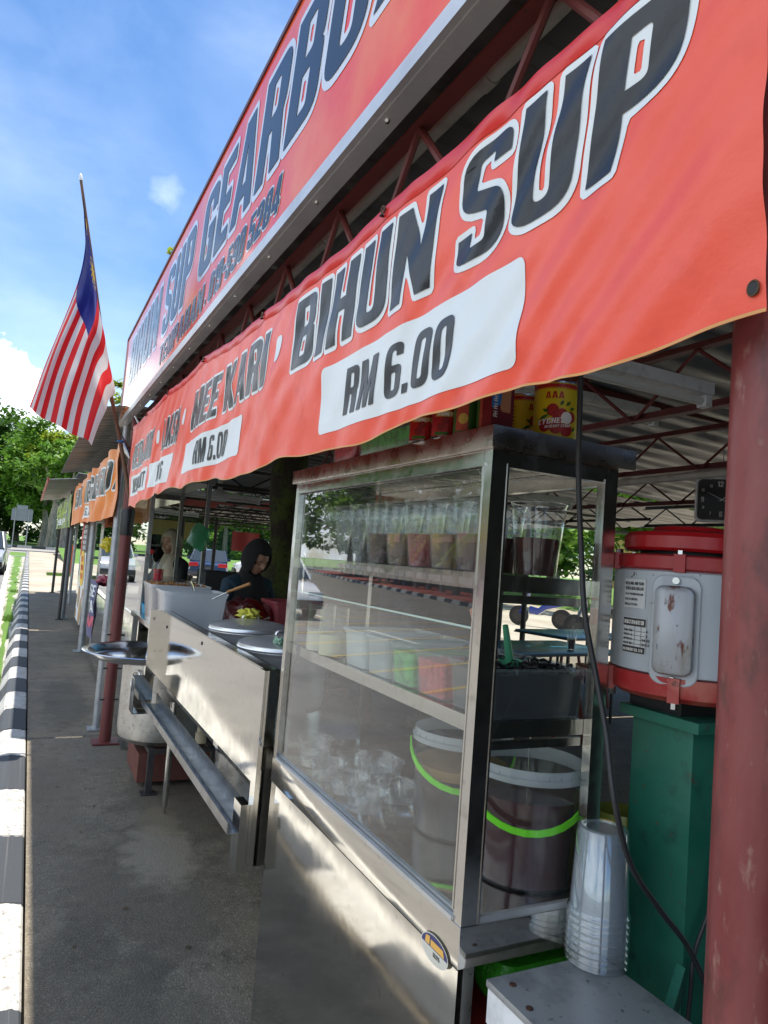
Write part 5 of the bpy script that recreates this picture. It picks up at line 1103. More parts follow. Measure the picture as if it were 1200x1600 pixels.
# rating plates
def plate(u0, z0, w, h, l, m, nm='rating_plate'): MB().grid(lambda u, v: mpt(u0 + w * u, z0 + h * v, l), 10, 1).build(nm, m, mt)
PW = plain('plate_white', (.55, .56, .55), .45); PB_ = plain('plate_black', (.03, .03, .03), .45)
plate(-.109, 1.372, .055, .064, .0012, PW); plate(-.108, 1.4205, .053, .014, .0018, PB_, 'plate_header'); plate(-.108, 1.373, .053, .0115, .0018, PB_, 'plate_footer')
mtx = lambda s_, u0, z0, h, L, m: letters(s_, h, lambda u, v, l: mpt(u0 + u, z0 + v, l), fit=L, step=.006, lift=.0024, gap=.12).build('lettering', m, mt, smooth=False)
mtx('INDUCTION MOTOR', -.105, 1.424, .007, .047, CWH); mtx('MACHINERY CO. LTD', -.105, 1.376, .005, .046, CWH)
for i in range(4): plate(-.108, 1.3885 + i * .0077, .053, .0007, .0018, PB_, 'plate_line')
for u in (-.078, -.064): plate(u, 1.3846, .0007, .036, .0021, PB_, 'plate_line')
for i, s_ in enumerate(('4', '2', '1420', '10.11.22')): mtx(s_, -.0615 + (0 if len(s_) > 3 else .008), 1.4105 - i * .0077, .0045, (.018 if len(s_) > 3 else .003), PB_)
for i, s_ in enumerate(('KW PH', 'VOLT A', 'RPM HZ', 'DATE NO')): mtx(s_, -.105, 1.4105 - i * .0077, .004, .022, PB_)
plate(-.111, 1.453, .052, .052, .0012, PW)
for i, (s_, h) in enumerate((('KILANG MESIN', .0055), ('SERVIS DAN JUALAN', .006), ('ALAT PERNIAGAAN', .004), ('KUALA LUMPUR', .004), ('MALAYSIA', .004))): mtx(s_, -.107, 1.494 - i * .0092, h, .044 if i < 3 else .032, PB_)
for u in (.112,):
    for z in (1.47, 1.36): plate(u, z, .006, .05, .004, TIN, 'vent_slot')
# lid and neck
MB().lathe((MX, MY, 0), [(0, Z1 + .001), (.092, Z1 + .001), (.092, Z1 + .0079), (0, Z1 + .0079)], 36).build('neck', BLACK, mt)
MB().lathe((MX, MY, 0), [(0, 1.5600), (.117, 1.5600), (.122, 1.565), (.122, 1.586), (.116, 1.594), (.085, 1.598), (.072, 1.601), (.068, 1.607), (.05, 1.610), (0, 1.611)], 56).build('lid', mat('lid_red', (.40, .008, .012), .33, bump=(20, .0006)), mt)
# stand
MB().box((1.060, .872, .156), (1.21, 1.010, 1.248), bev=.004).build('stand_column', GRNP, mt)
MB().box((1.045, .850, 1.2485), (1.25, 1.03, 1.268), bev=.003).build('stand_plate', GRNP, mt)
MB().box((1.06, .9, 1.2685), (1.2, 1.02, 1.2905)).build('mount', BLACK, mt, smooth=False)
MB().box((1.0, .80, .138), (1.29, 1.1, .155), bev=.003).build('stand_foot', GRNP, mt)
MB().add([(.93, .80, .78), (.93, .818, .78), (1.04, .868, .87), (1.04, .85, .87), (.93, .80, .75), (.93, .818, .75), (1.04, .868, .83), (1.04, .85, .83)], [(0, 1, 2, 3), (4, 7, 6, 5), (0, 3, 7, 4), (1, 5, 6, 2), (0, 4, 5, 1)]).build('brace', GRNP, mt, smooth=False)
K = 1.1; mt.scale = (K, K, K); mt.location = (MX * K, MY * K, 1.5 + (0 - 1.5) * K)
# cables
def spline(pts, n=8):
    out = []
    for i in range((len(pts) - 1) * n + 1): out.append(bez(pts, i / ((len(pts) - 1) * n)))
    return out
cp = [at(x, y, 1, d) for x, y, d in ((908, 540, 1.0), (906, 640, 1.01), (904, 740, 1.02), (908, 860, 1.02), (914, 960, 1.0), (932, 1060, .98), (948, 1150, .95), (960, 1250, .91), (985, 1350, .92), (1030, 1420, .925), (1075, 1480, .925), (1110, 1560, .92), (1130, 1640, .92))]
a_ = MB().tube(spline(cp), .0052, 12).build('power_cable', mat('cable_rubber', (.02, .02, .022), .5, bump=(80, .0006))); tag(a_, 'thick black cable hanging in front of the cabinet side down to the green stand', 'cable')
cp = [at(x, y, 1, .935) for x, y in ((1122, 1340), (1108, 1420), (1085, 1490), (1078, 1560), (1070, 1640))]
a_ = MB().tube(spline(cp), .004, 10).build('power_cable', MATS['cable_rubber']); tag(a_, 'second thin black cable against the dark side of the green stand', 'cable')
# ---------------------------------------------------------------- stool and cups
st = thing('stool', (.92, .95, 0), 'low white stool with a scratched grey metal top and rusty screws', 'stool')
TZ = .80; SXa, SXb, SYa, SYb = .778, 1.03, .72, 1.038
STOPM = mat('stool_top_metal', (.36, .37, .38), .38, .5, var=[(14, .5, .66, (.24, .25, .26)), (60, .62, .7, (.1, .09, .08))], bump=(50, .0006))
MB().box((SXa, SYa, TZ - .012), (SXb, SYb, TZ), bev=.002).build('top', STOPM, st)
mb = MB(); mb.box((SXa + .003, SYa + .003, TZ - .07), (SXa + .015, SYb - .003, TZ - .0125)); mb.box((SXb - .015, SYa + .003, TZ - .07), (SXb - .003, SYb - .003, TZ - .0125)); mb.box((SXa + .0155, SYb - .015, TZ - .07), (SXb - .0155, SYb - .003, TZ - .0125)); mb.build('apron', WHITE, st, smooth=False)
for x in (SXa + .004, SXb - .036):
    for y in (SYa + .005, SYb - .037): MB().box((x, y, 0), (x + .032, y + .032, TZ - .0701)).build('leg', WHITE, st, smooth=False)
RUST = mat('rust', (.11, .035, .018), .8, var=(60, .45, .6, (.04, .018, .012)))
for p in ((.812, 1.008), (.798, .945), (.87, .86)): MB().lathe((p[0], p[1], TZ), [(.0065, 0), (.006, .0018), (0, .0022)], 14).build('screw', RUST, st)
CUPM = clear('stacked_cup_plastic', (.9, .93, .95), body=.17, bcol=(.66, .70, .73), refl=2.2, rough=.06)
c0 = at(931, 1500, 2, TZ); c0.y -= .03
for i in range(8):
    z = TZ + .001 + i * .0125; j = rr.uniform(-.0015, .0015)
    a_ = MB().lathe((c0.x + j, c0.y + .03 + j, z), [(.0562, .0), (.0572, .001), (.0572, .003), (.055, .0045), (.0535, .012), (.0462, .150), (.044, .1525), (.036, .1525), (.035, .150), (0, .150)], 44).build('plastic_cup', CUPM, ang=60)
    tag(a_, 'wide clear cup turned upside down, %s from the bottom of the stack on the stool' % ('first', 'second', 'third', 'fourth', 'fifth', 'sixth', 'seventh', 'topmost wide one')[i] if i < 7 else 'topmost wide cup of the upside down stack on the stool', 'cup', 'upside down cups stacked on the stool')
for i in range(6):
    z = TZ + .084 + i * .007
    a_ = MB().lathe((c0.x, c0.y + .03, z), [(.0495, .0), (.050, .002), (.048, .004), (.0425, .118), (.041, .120), (.034, .120), (.033, .117), (0, .117)], 40).build('plastic_cup', CUPM, ang=60)
    tag(a_, 'narrower clear cup nested upside down on top, %s of the narrow ones' % ('lowest', 'second', 'third', 'fourth', 'fifth', 'topmost')[i], 'cup', 'upside down cups stacked on the stool')
# clutter right of the cabinet
t_ = MB().lathe((1.19, 1.16, 0), [(0, .84), (.05, .84), (.05, 1.0), (.048, 1.01)], 24, (True, False)).build('jar', plain('olive_jar', (.2, .22, .04), .3)); tag(t_, 'olive jar half hidden between the cups and the green stand', 'jar')
sh_ = thing('shelf_rack', (1.25, 1.3, 0), 'dark rack with a red board behind the cups', 'shelf'); MB().box((1.14, 1.12, .80), (1.5, 1.5, .835)).build('board', plain('board_red', (.2, .015, .012), .5), sh_, smooth=False)
for x in (1.15, 1.47):
    for y in (1.13, 1.47): MB().box((x, y, 0), (x + .02, y + .02, .7995)).build('leg', DARK_STEEL, sh_, smooth=False)
# clock
ck = at(1128, 781, 1, 3.2); cl_ = thing('clock', ck, 'black faced square clock with white numerals hanging beyond the red motor lid', 'clock')
cn = Vector((-ck.x, -ck.y, 0)).normalized(); cr = Vector((-cn.y, cn.x, 0)); cr = cr if cr.dot(Vector((1, 0, 0))) > 0 else -cr
CS = .152
def cpt(x, y, l): return ck + cr * x + Vector((0, 0, y)) + cn * l
def ckring(h, r, l): return [cpt(x, y, l) for x, y, _ in rrect(0, 0, 0, h * 1.08, h, r, 6)]
MB().rings([ckring(CS, .035, -.02), ckring(CS, .035, .006), ckring(CS * .985, .034, .014), ckring(CS * .95, .033, .018), ckring(CS * .91, .03, .018), ckring(CS * .885, .03, .010)], (True, False)).build('rim', plain('clock_rim', (.9, .9, .9), .4), cl_)  # plain white stands in for the bright reflections of a chrome rim
MB().rings([ckring(CS * .935, .03, .0085), ckring(CS * .935, .03, .0095)], (True, True)).build('dial', plain('clock_black', (.015, .015, .017), .3), cl_, smooth=False)
for k, (x, y, h) in {'12': (-.022, .066, .028), '3': (.072, -.014, .026), '6': (-.010, -.090, .028), '9': (-.098, -.014, .026), '11': (-.058, .062, .015), '10': (-.098, .040, .015), '8': (-.090, -.050, .015), '7': (-.056, -.080, .015), '1': (.048, .062, .015), '2': (.086, .040, .015), '4': (.086, -.050, .015), '5': (.050, -.080, .015)}.items():
    x, y, h = x * 1.28, y * 1.28, h * 1.28; letters(k, h, lambda u, v, l: cpt(x + u, y + v, .0105 + l), xs=1.05, lift=.0002, gap=.1).build('numeral', CWH, cl_, smooth=False)
def hand(a, L, w, l):
    L *= 1.28; w *= 1.3
    d = Vector((math.sin(a), math.cos(a))); n_ = Vector((d.y, -d.x)) * w; MB().add([cpt(-d.x * L * .25 + n_.x, -d.y * L * .25 + n_.y, l), cpt(-d.x * L * .25 - n_.x, -d.y * L * .25 - n_.y, l), cpt(d.x * L - n_.x * .3, d.y * L - n_.y * .3, l), cpt(d.x * L + n_.x * .3, d.y * L + n_.y * .3, l)], [(0, 1, 2, 3)]).build('hand', CWH, cl_, smooth=False)
hand(R(50), .045, .0022, .0115); hand(R(-62), .08, .0018, .0122); hand(R(75), .07, .0006, .0128)
MB().tube([ck + Vector((0, 0, CS)), Vector((ck.x, ck.y, 2.42))], .002, 5).build('hanging_wire', BLACK, cl_)
#PART5
# ================================================================ STEEL COUNTER
ct = thing('steel_counter', (.74, 3.2, 0), 'stainless steel serving counter with a tall front guard and a hanging gutter', 'counter')
PY0, PY1, PZ0, PZ1 = 2.255, 4.24, .757, 1.122
def pw(y, z): return .003 * noise.noise((y * 1.7, z * 3, 9)) + .006 * math.sin((z - .9) * 6) * math.sin(y * 1.4)
MB().grid(lambda u, v: (.722 + pw(PY0 + u * (PY1 - PY0), PZ0 + v * (PZ1 - PZ0)) * (16 * u * (1 - u) * v * (1 - v)), PY0 + u * (PY1 - PY0), PZ0 + v * (PZ1 - PZ0)), 50, 24).build('front_guard', STEEL, ct, ang=80)
mb = MB(); mb.box((.723, PY0, PZ1 + .0005), (.765, PY1, PZ1 + .004)); mb.box((.752, PY0 + .002, .80), (.765, PY1 - .002, PZ1)); mb.build('guard_back', STEEL_S, ct, smooth=False)
MB().box((.766, PY0 + .01, PZ1 - .03), (.776, PY1 - .01, PZ1 + .002)).build('guard_seal', BLACK, ct, smooth=False)
mb = MB(); mb.box((.712, PY0 - .05, .52), (.768, PY0 - .0005, PZ1 + .004)); mb.box((.682, PY0 - .02, .49), (.7115, PY0 + .06, .70)); mb.build('near_upright', STEEL, ct, smooth=False)
mb = MB(); mb.box((.664, PY1 + .0005, PZ0 - .005), (.765, PY1 + .03, PZ1 + .004)); mb.box((.600, PY1 - .10, .565), (.6035, PY1 + .03, .752)); mb.box((.604, PY1 + .0265, .565), (.72, PY1 + .03, .752)); mb.box((.600, PY1 - .10, .5605), (.72, PY1 + .03, .5645)); mb.build('far_upright', STEEL, ct, smooth=False)
mb = MB()
gy0, gy1 = PY0 + .02, PY1 - .02
for (x0, z0, x1, z1) in ((.655, .60, .658, .635), (.658, .598, .735, .601), (.735, .598, .738, .66), (.69, .6015, .692, .612)): mb.box((x0, gy0, z0), (x1, gy1, z1))
mb.build('gutter', STEEL_D, ct, smooth=False)
for y in (4.17,): MB().tube([(.83, y, .035), (.83, y, .62)], [.016, .02], 16).tube([(.83, y, 0), (.83, y, .034)], .009, 10).build('leg', STEEL_S, ct)
for y in (4.1, 2.4): MB().tube([(1.38, y, 0), (1.38, y, .87)], .02, 12).build('leg', STEEL_S, ct)
mb = MB(); mb.box((.79, 2.2, .86), (1.42, 4.32, .90), bev=.003); mb.build('worktop', STEEL_S, ct)
MB().box((.80, 2.25, .66), (1.40, 4.28, .8595)).build('body', STEEL_D, ct, smooth=False)
mb = MB(); mb.tube([(.85, 3.55, .655), (.85, 3.55, .60)], .02, 12); mb.tube([(.85, 3.55, .60), (.85, 3.55, .55)], .027, 12); mb.build('drain', plain('old_pipe', (.45, .4, .28), .6), ct)
MB().box((.90, 3.0, .30), (1.35, 3.9, .33)).build('lower_shelf', STEEL_D, ct, smooth=False)
mb = MB().lathe((1.05, 3.3, .33), [(.0, 0), (.17, 0), (.18, .02), (.18, .24), (.185, .25)], 30, (True, False)).build('cooking_pot', ALU); tag(mb, 'old aluminium pot on the shelf under the steel counter', 'pot')
for (y, z) in ((4.02, 1.055), (3.15, 1.085)):
    MB().tube([(.7175, y, z), (.7225, y, z)], .008, 12).build('hole', BLACK, ct)
for y in (3.68, 2.75): MB().box((.726, y, .735), (.75, y + .07, .757)).build('clip', STEEL_S, ct, smooth=False)
def pot(x, y, z, r, h, label, grp='pots on the steel counter'):
    t = thing('cooking_pot', (x, y, z), label, 'pot', grp)
    MB().lathe((x, y, z), [(0, 0), (r * .93, 0), (r, .03), (r, h - .02), (r + .004, h - .012), (r + .01, h - .004), (r + .01, h)], 48).build('pot_body', ALU_LID, t)
    MB().lathe((x, y, z + h), [(r + .012, .001), (r + .016, .006), (r + .012, .012), (r + .012, .02), (r * .95, .030), (r * .6, .043), (r * .56, .041), (r * .3, .052), (0, .056)], 56).build('lid', ALU_LID, t)
    MB().tube([(x + r * .22 * math.cos(a), y + r * .0, z + h + .054 + .022 * math.sin(a)) for a in [math.pi * k / 8 for k in range(9)]], .005, 8).build('lid_knob', ALU, t)
    return t
pot(.955, 3.24, .902, .172, .235, 'large lidded aluminium pot with a yellow cloth on its lid')
pot(.955, 2.74, .902, .172, .222, 'lidded aluminium pot nearest the glass cabinet')
ycl = MB(); rr = random.Random(9)
cy = at(383, 955, 1, 3.40)
def blobby(c, rx, ry, rz, seed, amp, m, name, nu=26, nv=16, fr=2.5):
    return MB().grid(lambda u, v: Vector(c) + Vector((rx * math.sin(math.pi * v) * math.cos(6.2832 * u), ry * math.sin(math.pi * v) * math.sin(6.2832 * u), rz * math.cos(math.pi * v))) * (1 + amp * noise.noise((math.cos(6.2832 * u) * fr * math.sin(math.pi * v) + seed, math.sin(6.2832 * u) * fr * math.sin(math.pi * v), math.cos(math.pi * v) * fr))), nu, nv).build(name, m, ang=60)
o = blobby((.955, 3.27, 1.205), .045, .055, .024, 1, .9, plain('yellow_cloth', (.60, .58, .08), .9), 'kitchen_cloth', fr=3.2); tag(o, 'crumpled yellow cloth on the larger pot lid', 'cloth')
o = blobby((.90, 2.62, 1.165), .022, .035, .015, 4, .9, plain('green_cloth', (.25, .4, .3), .9), 'kitchen_cloth', fr=3.2); tag(o, 'pale green cloth on the pot lid nearest the cabinet', 'cloth')
# tubs on the far end of the counter
tf = tub('plastic_tub', .745, 1.12, 4.30, 4.64, .999, .232, 'large empty frosted tub beside the pots', MILKY2, None, taper=.88, r=.04)
sc_ = thing('serving_counter', (1.2, 4.9, 0), 'thin steel counter beyond the pots carrying the two frosted tubs', 'counter')
MB().box((.73, 4.26, .965), (1.85, 5.58, .998), bev=.003).build('countertop', STEEL_S, sc_)
for x, y in ((1.80, 4.32), (1.80, 5.5), (1.22, 4.32), (.76, 5.52)): MB().box((x - .017, y - .017, 0), (x + .017, y + .017, .9645)).build('leg', STEEL_D, sc_, smooth=False)
tub('plastic_tub', .735, 1.11, 4.72, 5.14, .999, .245, 'frosted tub filled with fried fritters behind the empty tub', MILKY2, plain('fritter', (.30, .14, .04), .8), .8, taper=.88, r=.04, crumbs=(240, .022, mat('fritter2', (.34, .17, .05), .8, var=(20, .4, .6, (.2, .08, .02))), .05))
tub('plastic_tub', .78, .95, 5.22, 5.48, .999, .07, 'small bright blue tub at the foot of the far cabinet', plain('blue_tub', (.01, .28, .50), .35), None, r=.03)
tub('plastic_tub', 1.42, 1.78, 4.32, 4.62, .999, .20, 'shallow pink tray under the woman in the black headscarf', plain('pink_tub', (.30, .06, .07), .4), None, r=.03)
o = blobby((1.27, 4.42, 1.10), .15, .15, .105, 7, .35, clear('red_bag_plastic', (.45, .05, .04), body=.55, bcol=(.22, .018, .012), refl=1.3, rough=.15), 'food_bag', fr=2); tag(o, 'red plastic bag of food in front of the woman in the black headscarf', 'bag')
t = thing('spoon', (1.1, 4.1, 1.1), 'wooden handled ladle lying across the frosted tub rim', 'ladle')
q0, q1, q2 = at(332, 936, 1, 4.28), at(355, 925, 1, 4.25), at(391, 912, 1, 4.15)
MB().tube([q1, q2], [.008, .011], 10).build('handle', plain('spoon_wood', (.42, .2, .06), .5), t); MB().tube([q0, q1], .004, 8).build('shaft', STEEL_S, t)
t = MB().tube([at(303, 924, 1, 4.6), at(300, 914, 1, 4.6), at(296, 909, 1, 4.6)], [.006, .009, .02], 8).build('spoon', STEEL_S); tag(t, 'shiny metal spoon standing in the tub of fritters', 'spoon')
# big pot with tray on burner stand
bp = thing('cooking_pot', (.90, 4.78, .262), 'huge dull aluminium stock pot under the wide tray on the burner stand', 'pot')
BXc, BYc, BR = .885, 4.80, .27
ct_shift = 0
MB().lathe((BXc, BYc, .262), [(0, 0), (BR * .86, 0), (BR * .97, .03), (BR, .08), (BR, .50), (BR + .008, .505), (BR + .008, .515)], 56).build('pot_body', mat('old_aluminium', (.60, .59, .56), .34, 1, var=[(5, .45, .65, (.45, .44, .41)), (40, .55, .7, (.35, .34, .32))], rvar=(9, .25, .5), bump=(6, .003)), bp)
a = R(215); c = Vector((BXc + BR * math.cos(a), BYc + BR * math.sin(a), .70))
for a in (R(222), R(42)):
    c = Vector((BXc + (BR + .006) * math.cos(a), BYc + (BR + .006) * math.sin(a), .72)); d = Vector((math.cos(a), math.sin(a), 0)); s_ = Vector((-d.y, d.x, 0))
    MB().tube([c + s_ * .035 * math.cos(k) + Vector((0, 0, -.06 + .06 * math.sin(k))) + d * .01 for k in [i * 2 * math.pi / 14 for i in range(15)]], .007, 8).build('handle', ALU, bp)
tr = thing('serving_tray', (.78, 4.72, .79), 'very wide shallow aluminium tray on top of the huge pot', 'tray')
MB().lathe((.775, 4.74, .781), [(0, .0), (.33, .0), (.355, .012), (.385, .045), (.415, .050), (.42, .046), (.418, .044), (.388, .040), (.36, .006), (.34, -.003), (0, -.003)], 72).build('tray_dish', mat('tray_metal', (.68, .69, .71), .16, 1, rvar=(12, .1, .24), bump=(5, .002)), tr)
bs_ = thing('burner_stand', (.95, 4.85, 0), 'rusty red brown burner stand with angle iron legs under the huge pot', 'stand')
MB().box((.74, 4.64, .03), (1.18, 5.12, .2)).build('burner_box', mat('rusty_panel', (.15, .045, .03), .7, var=[(6, .4, .7, (.09, .03, .022)), (30, .6, .7, (.04, .02, .015))]), bs_, smooth=False)
for (x, y) in ((.792, 4.52), (.80, 5.19), (1.18, 4.52), (1.18, 5.19)):
    MB().box((x - .018, y - .018, .008), (x + .018, y + .018, .2595)).box((x - .045, y - .045, 0), (x + .045, y + .045, .0075)).build('leg', DARK_STEEL, bs_, smooth=False)
mb = MB(); mb.box((.774, 4.54, .235), (.81, 5.17, .2592)); mb.box((1.162, 4.54, .235), (1.198, 5.17, .2592)); mb.box((.811, 4.502, .235), (1.161, 4.538, .2592)); mb.build('stand_frame', DARK_STEEL, bs_, smooth=False)

# far small glass cabinets
def glass_case(name, label, x0, x1, y0, y1, z0, z1, fm, shelves=(), base=True, grp=None):
    t = thing(name, (x0, y0, 0), label, 'cabinet', grp); w = .03; mb = MB()
    for x in (x0, x1 - w):
        for y in (y0, y1 - w): mb.box((x, y, z0), (x + w, y + w, z1))
    mb.box((x0 - .02, y0 - .02, z1), (x1 + .02, y1 + .02, z1 + .05)); mb.build('frame', fm, t, smooth=False)
    if base: MB().box((x0, y0, .06), (x1, y1, z0 - .0005)).build('base', STEEL, t, smooth=False)
    MB().add([(x0 + .01, y0 + w, z0), (x0 + .01, y1 - w, z0), (x0 + .01, y1 - w, z1), (x0 + .01, y0 + w, z1)], [(0, 1, 2, 3)]).build('front_glass', GLASS, t, smooth=False)
    MB().add([(x0 + w, y0 + .01, z0), (x1 - w, y0 + .01, z0), (x1 - w, y0 + .01, z1), (x0 + w, y0 + .01, z1)], [(0, 1, 2, 3)]).build('side_glass', GLASS, t, smooth=False)
    for z in shelves: MB().box((x0 + .035, y0 + .032, z - .02), (x1 - .035, y1 - .032, z)).build('shelf', STEEL_S, t, smooth=False)
    return t
glass_case('display_cabinet', 'glass food cabinet behind the dark red post with a bottle and red cup inside', .80, 1.25, 5.62, 6.75, .93, 2.0, STEEL_D, (1.22,))
glass_case('display_cabinet', 'steel and glass cabinet of the middle stall between the grey posts', .80, 1.35, 7.3, 9.6, .85, 1.95, STEEL_S, (1.15, 1.5))
glass_case('display_cabinet', 'white based glass cabinet past the menu poster', .85, 1.4, 12.6, 13.9, .85, 1.8, GALV, (1.2,))
b_ = at(233, 893, 1, 5.9); bt_o = thing('bottle', (b_.x, 5.9, 1.2205), 'clear bottle with a round red cap in the far glass cabinet', 'bottle')
MB().lathe((b_.x, 5.9, 1.2205), [(0, 0), (.034, 0), (.036, .01), (.036, .12), (.030, .15), (.016, .18), (.015, .2)], 24).build('bottle_wall', CLEARP, bt_o)
MB().lathe((b_.x, 5.9, 1.421), [(0, 0), (.017, 0), (.024, .012), (.024, .026), (.014, .036), (0, .038)], 20).build('cap', plain('cap_red', (.6, .02, .03), .4), bt_o)
b_ = at(248, 893, 1, 5.85); cpr = thing('plastic_cup', (b_.x, 5.85, 1.2205), 'clear cup of bright red syrup beside the bottle', 'cup'); cup_mb(b_.x, 5.85, 1.2205, .034, .045, .14).build('cup_wall', CLEARP, cpr)
MB().lathe((b_.x, 5.85, 1.2215), [(0, 0), (.036, 0), (.040, .085), (0, .085)], 20).build('drink', plain('red_syrup', (.5, .01, .03), .25), cpr)
o = blobby(at(172, 852, 1, 8.3), .09, .09, .07, 3, .5, plain('yellow_packets', (.55, .45, .02), .4), 'food_packet'); tag(o, 'yellow packets inside the middle stall cabinet', 'packet')
o = blobby(at(179, 853, 1, 8.25), .04, .05, .10, 5, .5, plain('lime_packets', (.25, .65, .02), .4), 'food_packet'); tag(o, 'lime green packet inside the middle stall cabinet', 'packet')
o = blobby(at(165, 908, 1, 8.4), .09, .12, .06, 6, .4, plain('red_packets', (.22, .01, .03), .4), 'food_packet'); tag(o, 'dark red bowl on the lower shelf of the middle stall cabinet', 'bowl')
# hanging green bag
g0 = at(318, 822, 1, 4.9); g1 = at(304, 856, 1, 4.9)
hb = thing('plastic_bag', tuple(g0), 'translucent green bag hanging above the parked saloon', 'bag')
def gbag(u, v):
    p = g0 + (g1 - g0) * v; w = (.045 + .016 * min(1, v * 3)) * (1 if 0 < v < 1 else .6); a = 6.2832 * u
    return p + Vector((w * max(-.8, min(.8, math.cos(a))) * 1.25 * (1 + .12 * noise.noise((a, v * 3, 0))), .03 * math.sin(a), -.026 * math.cos(a)))
MB().grid(gbag, 22, 12).build('bag_skin', clear('green_bag_plastic', (.25, .6, .4), body=.45, bcol=(.12, .4, .22), refl=1.3, rough=.12), hb, ang=80)
MB().tube([g0, Vector((g0.x, g0.y, 2.2))], .002, 5).build('string', BLACK, hb)
# mossy trunk through the roof
tt = thing('mossy_tree', (2.18, 6.3, 0), 'dark mossy tree trunk rising through the stall behind the cabinet', 'tree')
pts = [(2.12, 6.28, 0), (2.13, 6.3, .9), (2.12, 6.34, 1.3), (2.16, 6.38, 1.7), (2.11, 6.36, 2.2), (2.15, 6.4, 2.64), (2.2, 6.4, 4.4)]
mb = MB(); rings_ = []
for i in range(40):
    p = bez([Vector(q) for q in pts], i / 39); r = .26 - .09 * min(1, i / 16); rings_.append([(p.x + r * math.cos(a) * (1 + .22 * noise.noise((math.cos(a) * 1.6, math.sin(a) * 1.6, p.z * 2.2))), p.y + r * math.sin(a) * (1 + .22 * noise.noise((math.cos(a) * 1.6, math.sin(a) * 1.6, p.z * 2.2))), p.z) for a in [6.2832 * k / 28 for k in range(28)]])
mb.rings(rings_).tube([(2.2, 6.4, 4.3), (3.4, 5.8, 4.6), (4.8, 5.0, 5.2)], [.13, .09, .05], 10).build('trunk', BARK_D, tt, ang=80)
crown_mb([(4.6, 5.2, 5.2, 1.0), (5.6, 4.4, 5.6, 1.2)], 2200, .13, 77).build('crown', LEAF_M, tt, smooth=False)

# ================================================================ PEOPLE
SKIN = mat('skin', (.36, .20, .13), .5, var=(8, .4, .7, (.30, .16, .10)))
def skinbody(name, joints, edges, m, parent, loc):
    me = bpy.data.meshes.new(name); me.from_pydata([Vector(j[:3]) for j in joints], edges, []); me.materials.append(m); o = bpy.data.objects.new(name, me); COL.objects.link(o); o.parent = parent
    o.modifiers.new('s', 'SKIN'); 
    for i, j in enumerate(joints):
        v = me.skin_vertices[0].data[i] if me.skin_vertices else None
        if v: v.radius = (j[3], j[4] if len(j) > 4 else j[3])
    if me.skin_vertices: me.skin_vertices[0].data[0].use_root = True
    ss = o.modifiers.new('u', 'SUBSURF'); ss.levels = ss.render_levels = 2
    dg = bpy.context.evaluated_depsgraph_get(); dg.update(); ev = o.evaluated_get(dg); m2 = bpy.data.meshes.new_from_object(ev); o.modifiers.clear(); o.data = m2; m2.shade_smooth()
    if not m2.materials: m2.materials.append(m)
    return o
